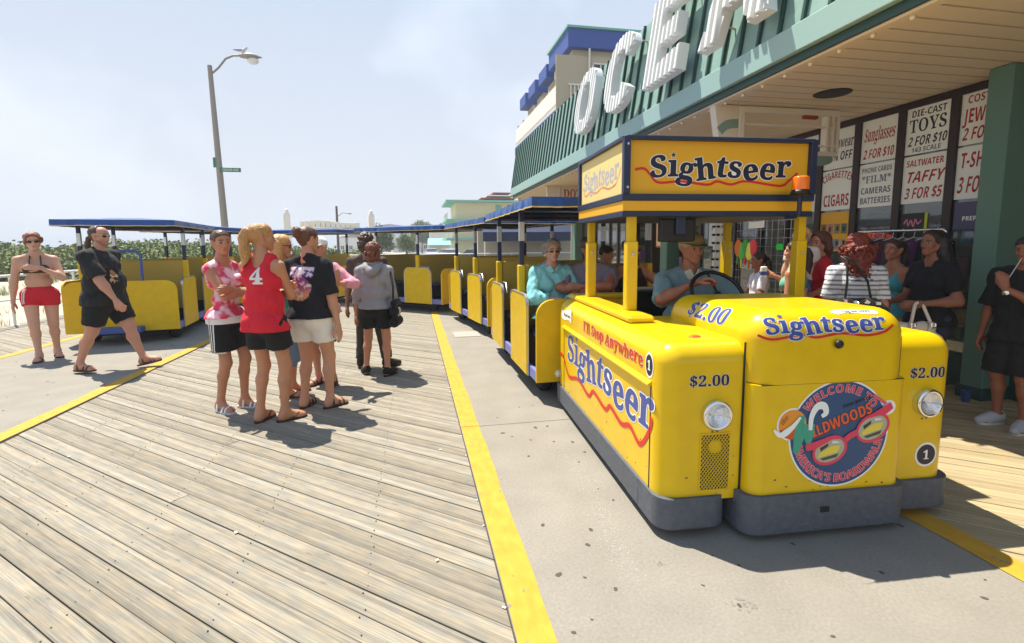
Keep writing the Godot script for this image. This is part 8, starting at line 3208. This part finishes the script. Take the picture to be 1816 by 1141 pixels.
func dunes() -> void:
	var f := FastNoiseLite.new()
	f.seed = 12
	f.frequency = 0.12
	var b := MB.new()
	var nx := 70
	var nz := 50
	var hgt := func(i: int, j: int) -> Vector3:
		var x := lerpf(-90.0, -2.5, float(i) / nx)
		var z := lerpf(-85.0, -6.0, float(j) / nz)
		if x > -8.3 and z > -28.0:
			return Vector3(x, -0.9, z)
		return Vector3(x, dune_height(x, z, f), z)
	for i in nx:
		for j in nz:
			var a: Vector3 = hgt.call(i, j)
			var d: Vector3 = hgt.call(i + 1, j)
			var e: Vector3 = hgt.call(i + 1, j + 1)
			var g: Vector3 = hgt.call(i, j + 1)
			b.quad(a + Vector3(0, 0.02, 0), d + Vector3(0, 0.02, 0), e + Vector3(0, 0.02, 0), g + Vector3(0, 0.02, 0), Vector3.UP)
	setting(commit(b, "dune", M.sand, self))
	var leaf_m := vcol(0.75)
	leaf_m.backlight_enabled = true
	leaf_m.backlight = Color(0.12, 0.16, 0.04)
	M.leaf = leaf_m
	var mesh := leaf_cluster(4, 26, 0.5, 0.2)
	var spots := []
	var rg := RandomNumberGenerator.new()
	rg.seed = 77
	var greens := [Color(0.12, 0.165, 0.03), Color(0.15, 0.19, 0.035), Color(0.18, 0.2, 0.045), Color(0.1, 0.14, 0.032)]
	# bushes grow as mounds: pick centres, then fill each mound's shell
	for k in 620:
		var x := rg.randf_range(-58.0, -4.0)
		var z := rg.randf_range(-60.0, -31.0)
		var y := dune_height(x, z, f)
		if y < -0.45 and rg.randf() < 0.75:
			continue
		if x > -14.0 and z > -47.5:
			continue
		if x < -35.0 and z < -40.0 and rg.randf() < 0.95:
			continue
		if x < -33.0 and z > -42.0 and rg.randf() < 0.6:
			continue
		var r := rg.randf_range(0.6, 1.4)
		var c: Color = greens[rg.randi() % 4]
		for n in int(26 * r * r) + 12:
			var d := Vector3(rg.randfn(), absf(rg.randfn()) * 0.9, rg.randfn()).normalized()
			var p := Vector3(x, y, z) + d * Vector3(r, r * 0.72, r) * rg.randf_range(0.75, 1.05)
			spots.append([p, rg.randf_range(0.7, 1.3), c * rg.randf_range(0.75, 1.3)])
	var o := foliage("dune_scrub", spots, mesh, self, leaf_m)
	o.set_meta("kind", "stuff")
	tag(o, "low green scrub covering the dunes beyond the railing", "scrub")
	# grass tufts on the sand behind the rail
	var gb := MB.new()
	for k in 22:
		var a := rg.randf() * TAU
		var p := Vector3(rg.randfn(), 0, rg.randfn()) * 0.12
		var tip := p + Vector3(cos(a) * 0.14, rg.randf_range(0.25, 0.5), sin(a) * 0.14)
		var s := Vector3(-sin(a), 0, cos(a)) * 0.012
		var nn := Vector3(cos(a) * 0.3, 0.9, sin(a) * 0.3).normalized()
		gb.t3(p - s, p + s, tip, nn, nn, nn)
	spots = []
	for k in 900:
		var x := rg.randf_range(-34.0, -8.6)
		var z := rg.randf_range(-40.0, -11.0)
		if f.get_noise_2d(x * 2.0, z * 2.0) < -0.05:
			continue
		spots.append([Vector3(x, dune_height(x, z, f), z), rg.randf_range(0.6, 1.3), [Color(0.13, 0.14, 0.05), Color(0.2, 0.17, 0.08), Color(0.1, 0.13, 0.04)][k % 3]])
	o = foliage("beach_grass", spots, gb.mesh(), self, leaf_m)
	o.set_meta("kind", "stuff")
	tag(o, "sparse beach grass on the pale sand behind the railing", "grass")
	# trees by the street
	var lab := ["round green tree by the road left of the far street", "small green tree next to the larger one by the road", "far street tree beside the white house", "far street tree before the grey block"]
	var at := [Vector3(-3.6, -0.5, -58), Vector3(-0.9, -0.5, -66), Vector3(2.0, -0.4, -120), Vector3(3.4, -0.4, -122)]
	for k in 4:
		var t := thing("street_tree", at[k], 0, lab[k], "tree", "trees along the street")
		var h: float = [3.9, 3.2, 7.0, 6.4][k]
		var tb := MB.new()
		tb.tube([Vector3.ZERO, Vector3(0.05, h * 0.35, 0), Vector3(-0.05, h * 0.7, 0.05)], [0.14, 0.1, 0.04], 8)
		for a in 5:
			tb.tube([Vector3(0, h * (0.3 + 0.06 * a), 0), Vector3(cos(a * 2.4) * h * 0.22, h * (0.5 + 0.06 * a), sin(a * 2.4) * h * 0.22)], [0.05, 0.02], 6)
		commit(tb, "trunk", std(g8(86, 70, 54), 0.9), t)
		var cb := MB.new()
		for n in 3600:
			var lobe := n % 7
			var c := Vector3(cos(lobe * 2.4) * h * 0.2, h * (0.55 + 0.06 * lobe), sin(lobe * 2.4) * h * 0.2)
			var o3 := Vector3(rg.randfn(), rg.randfn(), rg.randfn()).normalized()
			var at3 := c + o3 * h * 0.22 * rg.randf_range(0.5, 1.1)
			var d3 := Vector3(rg.randfn(), rg.randfn(), rg.randfn()).normalized()
			var s3 := d3.cross(o3).normalized() * h * 0.018
			var n3 := d3.cross(s3).normalized()
			if n3.dot(o3) < 0.0:
				n3 = -n3
			var shade: Color = greens[(lobe + k) % 4]
			cb.col = shade * rg.randf_range(0.75, 1.3)
			cb.t3(at3 - d3 * h * 0.035, at3 + s3, at3 + d3 * h * 0.035, n3, n3, n3)
			cb.t3(at3 - d3 * h * 0.035, at3 + d3 * h * 0.035, at3 - s3, n3, n3, n3)
		commit(cb, "crown", leaf_m, t)

# ---------------------------------------------------------------- rails, lamp, arch, street things
func railing(called: String, a: Vector3, d: Vector3, label: String, step: float, h: float) -> void:
	var t := thing(called, a, 0, label, "railing", "white railings of the boardwalk")
	var l := (d - a).length()
	var dir := (d - a).normalized()
	var b := MB.new()
	b.tube([Vector3(0, h, 0), dir * l + Vector3(0, h, 0)], 0.027, 10)
	commit(b, "top_rail", M.rail_white, t)
	for y in [h * 0.52]:
		b = MB.new()
		b.tube([Vector3(0, y, 0), dir * l + Vector3(0, y, 0)], 0.02, 8)
		commit(b, "middle_rail", M.rail_white, t)
	var pm := MB.new()
	pm.tube([Vector3(0, -0.05, 0), Vector3(0, h, 0)], 0.025, 10)
	pm.lathe([Vector2(0.0, 0.012), Vector2(0.06, 0.012), Vector2(0.06, 0.0)], 12)
	var mesh := pm.mesh()
	var x := 0.0
	while x <= l + 0.01:
		var o := show_mesh(mesh, "rail_post", M.rail_white, t)
		o.position = dir * x
		x += step

func street_things() -> void:
	railing("beach_railing", Vector3(-7.76, 0, -4.0), Vector3(-7.76, 0, -26.3), "white tubular railing between the boardwalk and the beach", 1.85, 0.98)
	railing("end_railing", Vector3(-7.76, 0, -26.4), Vector3(9.0, 0, -26.4), "white tubular railing across the far end of the boardwalk", 1.85, 1.05)
	# street lamp with a gull
	var base := Vector3(-6.62, 0, -19.8)
	var t := thing("street_lamp", base, 0, "tall grey street lamp with a curved arm rising beyond the wagons", "street lamp")
	var b := MB.new()
	b.tube([Vector3.ZERO, Vector3(-0.12, 4.0, -0.1), Vector3(-0.23, 7.86, -0.2)], [0.13, 0.105, 0.075], 14)
	commit(b, "pole", M.pole_grey, t)
	b = MB.new()
	b.tube([Vector3(-0.22, 7.55, -0.2), Vector3(0.05, 7.8, -0.2), Vector3(0.3, 8.12, -0.2), Vector3(0.55, 8.24, -0.2), Vector3(0.85, 8.26, -0.2)], 0.035, 10)
	commit(b, "arm", M.pole_grey, t)
	b = MB.new()
	b.loft(lamp_rings(Vector3(0.78, 8.25, -0.2)))
	var hd := commit(b, "lamp_head", M.pole_grey, t)
	b = MB.new()
	b.ball(Vector3(1.2, 8.1, -0.2), Vector3(0.19, 0.12, 0.14), 16, 8)
	commit(b, "lamp_glass", M.white, hd)
	b = MB.new()
	b.box(Vector3(0.28, 4.25, 0.02), Vector3(0.68, 0.15, 0.015), 0.003)
	b.box(Vector3(-0.24, 4.5, 0.0), Vector3(0.08, 0.35, 0.012))
	var sg := commit(b, "street_sign", M.street_green, t)
	ink(shift2(fit("CRESSE AVE", "sans", 0.08, 0.54), Vector2(0.28, 4.21)), Transform3D(Basis.IDENTITY, Vector3(0, 0, 0.03)), "lettering", M.white, sg)
	var gull := thing("gull", base + Vector3(0.85, 8.29, -0.2), 0, "small gull standing on the street lamp's arm", "bird")
	var e := Field.new()
	e.cell = 0.012
	e.K = 120.0
	e.tint = func(p: Vector3, _n: Vector3) -> Color:
		return Color(0.16, 0.16, 0.17) if p.x < 0.02 and p.y > 0.12 else Color(0.6, 0.6, 0.6)
	e.chain([Vector3(-0.28, 0.16, 0), Vector3(-0.1, 0.14, 0), Vector3(0.04, 0.14, 0), Vector3(0.12, 0.2, 0), Vector3(0.16, 0.25, 0)], [0.012, 0.045, 0.062, 0.04, 0.036])
	e.bone(Vector3(0.18, 0.245, 0), Vector3(0.24, 0.235, 0), 0.014, 0.008)
	show_mesh(e.mesh(), "body", vcol(0.7), gull)
	b = MB.new()
	for s in [-0.02, 0.02]:
		b.tube([Vector3(0.02, 0.1, s), Vector3(0.025, 0.0, s)], 0.006, 6)
	commit(b, "leg", M.amber, gull)
	# welcome arch
	t = thing("welcome_arch", Vector3(-6.85, -0.4, -44.8), 0.2, "white WILDWOOD CREST arch between two white pylons beyond the wagons", "arch sign")
	for s in [-1.0, 1.0]:
		b = MB.new()
		b.box(Vector3(s * 3.36, 2.3, 0), Vector3(0.5, 4.6, 0.5), 0.02)
		var py := commit(b, "pylon", M.hotel_white, t)
		b = MB.new()
		b.box(Vector3(s * 3.36, 4.62, 0), Vector3(0.4, 0.3, 0.4), 0.05)
		b.ball(Vector3(s * 3.36, 4.85, 0), Vector3(0.16, 0.16, 0.16), 12, 8)
		commit(b, "finial", M.hotel_white, py)
	b = MB.new()
	var arch := PackedVector2Array()
	for k in 17:
		var x := lerpf(-3.1, 3.1, k / 16.0)
		arch.append(Vector2(x, 2.62 + 0.55 * (1.0 - pow(x / 3.1, 2.0))))
	arch.append(Vector2(3.1, 3.5))
	arch.append(Vector2(-3.1, 3.5))
	b.slab(arch, Transform3D(Basis.IDENTITY, Vector3(0, 0, -0.1)), 0.2)
	var board := commit(b, "board", std(g8(232, 226, 206), 0.7), t)
	ink(shift2(fit("WILDWOOD CREST", "serif", 0.24, 4.9), Vector2(0.1, 3.2)), Transform3D(Basis.IDENTITY, Vector3(0, 0, 0.106)), "lettering", std(g8(150, 112, 60), 0.6), board)
	b = MB.new()
	for k in 12:
		b.box(Vector3(-2.2 + k * 0.4, 3.75 + 0.1 * sin(k * 0.5), -0.9), Vector3(0.36, 0.5, 2.0), 0.02)
	commit(b, "tile_roof", M.hotel_white, t)
	# wooden lamp post beside the arch
	t = thing("utility_pole", Vector3(-6.9, -0.4, -49.0), 0.0, "thin dark pole with a small lamp arm beside the arch", "pole")
	b = MB.new()
	b.tube([Vector3.ZERO, Vector3(0, 5.6, 0)], [0.13, 0.1], 10)
	commit(b, "shaft", std(g8(92, 86, 80), 0.8), t)
	b = MB.new()
	b.tube([Vector3(0, 4.6, 0), Vector3(0.5, 5.0, 0), Vector3(1.1, 4.95, 0)], 0.035, 8)
	b.ball(Vector3(1.15, 4.93, 0), Vector3(0.2, 0.07, 0.1), 10, 6)
	commit(b, "lamp_arm", M.pole_grey, t)
	# parked cars by the motel
	var cars := [[Vector3(4.4, -0.4, -62.0), 0.3, g8(228, 228, 228), "white parked car nearest the mint motel"], [Vector3(7.4, -0.4, -57.0), 1.2, g8(40, 42, 48), "dark parked car behind the second wagon"], [Vector3(9.6, -0.4, -52.0), 1.3, g8(206, 206, 208), "pale silver parked car behind the second wagon"], [Vector3(2.6, -0.4, -76.0), 0.05, g8(150, 156, 166), "grey parked car further up the street"], [Vector3(6.0, -0.4, -40.0), 1.45, g8(28, 28, 32), "black parked car close behind the end railing"], [Vector3(10.4, -0.4, -40.5), 1.5, g8(224, 226, 226), "white parked car close behind the end railing"]]
	for c in cars:
		car(c[0], c[1], c[2], c[3])
	# navy awning with a white letter
	t = thing("navy_awning", Vector3(7.0, 0, -29.0), 0, "navy blue awning with a white letter a beyond the first wagon", "awning")
	b = MB.new()
	b.loft([[Vector3(-3.3, 2.0, 2.2), Vector3(2.6, 2.0, 2.2), Vector3(2.6, 3.1, 0), Vector3(-3.3, 3.1, 0)], [Vector3(-3.3, 1.96, 2.2), Vector3(2.6, 1.96, 2.2), Vector3(2.6, 3.06, 0), Vector3(-3.3, 3.06, 0)]], false)
	b.box(Vector3(-0.35, 1.95, 2.21), Vector3(5.9, 0.5, 0.03))
	commit(b, "canopy", M.navy, t)
	ink(shift2(centred("a", "sans", 0.42, 0.5), Vector2(-1.2, 1.8)), Transform3D(Basis.IDENTITY, Vector3(0, 0, 2.23)), "lettering", M.white, t)
	b = MB.new()
	b.box(Vector3(-0.3, 1.2, -0.2), Vector3(6.0, 3.8, 0.3))
	commit(b, "wall", M.cream, t)
	b = MB.new()
	for x in [-3.2, -1.2, 0.8, 2.5]:
		b.tube([Vector3(x, -0.4, 2.15), Vector3(x, 2.0, 2.15)], 0.04, 8)
	commit(b, "support", M.hotel_white, t)
	t = thing("green_awning_stall", Vector3(4.6, -0.4, -92.0), 0, "small stall under a green awning far up the street", "stall")
	b = MB.new()
	b.loft([[Vector3(-2, 2.0, 2), Vector3(2, 2.0, 2), Vector3(2, 3.2, 0), Vector3(-2, 3.2, 0)], [Vector3(-2, 1.9, 2), Vector3(2, 1.9, 2), Vector3(2, 3.1, 0), Vector3(-2, 3.1, 0)]], false)
	commit(b, "awning", M.mint, t)
	b = MB.new()
	b.box(Vector3(0, 1.4, -1.2), Vector3(4, 2.8, 2.4))
	commit(b, "wall", M.hotel_white, t)
	# the low pier on the sea's horizon
	t = thing("far_pier", Vector3(-330, -0.85, -420), 0.55, "dark low pier on the sea horizon at the far left", "pier")
	b = MB.new()
	b.box(Vector3(0, 2.0, 0), Vector3(150, 1.0, 6))
	commit(b, "deck", std(g8(74, 74, 76), 0.9), t)
	b = MB.new()
	for k in 30:
		b.box(Vector3(-72 + k * 5, 0.8, 0), Vector3(0.7, 1.6, 4))
	commit(b, "piles", std(g8(64, 62, 60), 0.9), t)

func lamp_rings(at: Vector3) -> Array:
	var rows := []
	for k in 9:
		var u := k / 8.0
		var w := 0.16 * sin(PI * clampf(u * 0.85 + 0.12, 0, 1)) + 0.01
		var row := []
		for i in 16:
			var a := TAU * i / 16
			row.append(at + Vector3(u * 0.72, sin(a) * w * 0.55 - 0.02 + 0.03 * sin(u * PI), cos(a) * w))
		rows.append(row)
	return rows

func car(at: Vector3, turn: float, c: Color, label: String) -> void:
	var t := thing("parked_car", at, turn, label, "car", "cars parked beyond the railing")
	var b := MB.new()
	var prof := [Vector2(-2.2, 0.35), Vector2(-2.25, 0.75), Vector2(-2.1, 0.92), Vector2(-1.2, 1.0), Vector2(1.0, 1.0), Vector2(1.9, 0.86), Vector2(2.2, 0.7), Vector2(2.2, 0.35)]
	b.slab(PackedVector2Array(prof), Transform3D(Basis(Vector3.BACK, Vector3.UP, Vector3.LEFT), Vector3(0.85, 0, 0)), 1.7, 0.05)
	var m := std(c, 0.3)
	m.clearcoat_enabled = true
	commit(b, "body", m, t)
	b = MB.new()
	b.slab(PackedVector2Array([Vector2(-1.75, 0.98), Vector2(-1.25, 1.42), Vector2(0.35, 1.44), Vector2(1.1, 0.98)]), Transform3D(Basis(Vector3.BACK, Vector3.UP, Vector3.LEFT), Vector3(0.72, 0, 0)), 1.44, 0.04)
	commit(b, "cabin_glass", M.window_dark, t)
	b = MB.new()
	b.slab(PackedVector2Array([Vector2(-1.3, 1.41), Vector2(-1.2, 1.47), Vector2(0.3, 1.48), Vector2(0.4, 1.42)]), Transform3D(Basis(Vector3.BACK, Vector3.UP, Vector3.LEFT), Vector3(0.7, 0, 0)), 1.4, 0.02)
	commit(b, "roof", m, t)
	for z in [-1.35, 1.35]:
		for s in [-0.8, 0.8]:
			b = MB.new()
			b.lathe([Vector2(0, 0.1), Vector2(0.2, 0.1), Vector2(0.31, 0.08), Vector2(0.31, -0.08), Vector2(0.2, -0.1), Vector2(0, -0.1)], 18, Transform3D(Basis(Vector3.FORWARD, PI / 2), Vector3(s, 0.31, z)))
			commit(b, "wheel", M.rubber, t)
	for z in [-2.22, 2.18]:
		for s in [-0.62, 0.62]:
			b = MB.new()
			b.box(Vector3(s, 0.68, z), Vector3(0.3, 0.13, 0.06), 0.02)
			commit(b, "headlight" if z > 0 else "tail_light", M.lens if z > 0 else M.ink_red, t)

func small_things() -> void:
	# litter scraps along the kerb and a fallen leaf or two
	var rg := RandomNumberGenerator.new()
	rg.seed = 8
	var b := MB.new()
	for k in 26:
		var at := Vector3(rg.randf_range(-2.6, 0.32) if k < 14 else 0.325, 0.003, -1.8 - 4.5 * rg.randf())
		var r := rg.randf_range(0.006, 0.014)
		b.box(at + Vector3(0, 0.002, 0), Vector3(r * 1.6, 0.003, r), 0.0, Basis(Vector3.UP, rg.randf() * 3.0))
	var o := commit(b, "paper_scraps", M.white, self)
	o.set_meta("kind", "stuff")
	tag(o, "tiny white paper scraps lying along the boards and kerb", "litter")
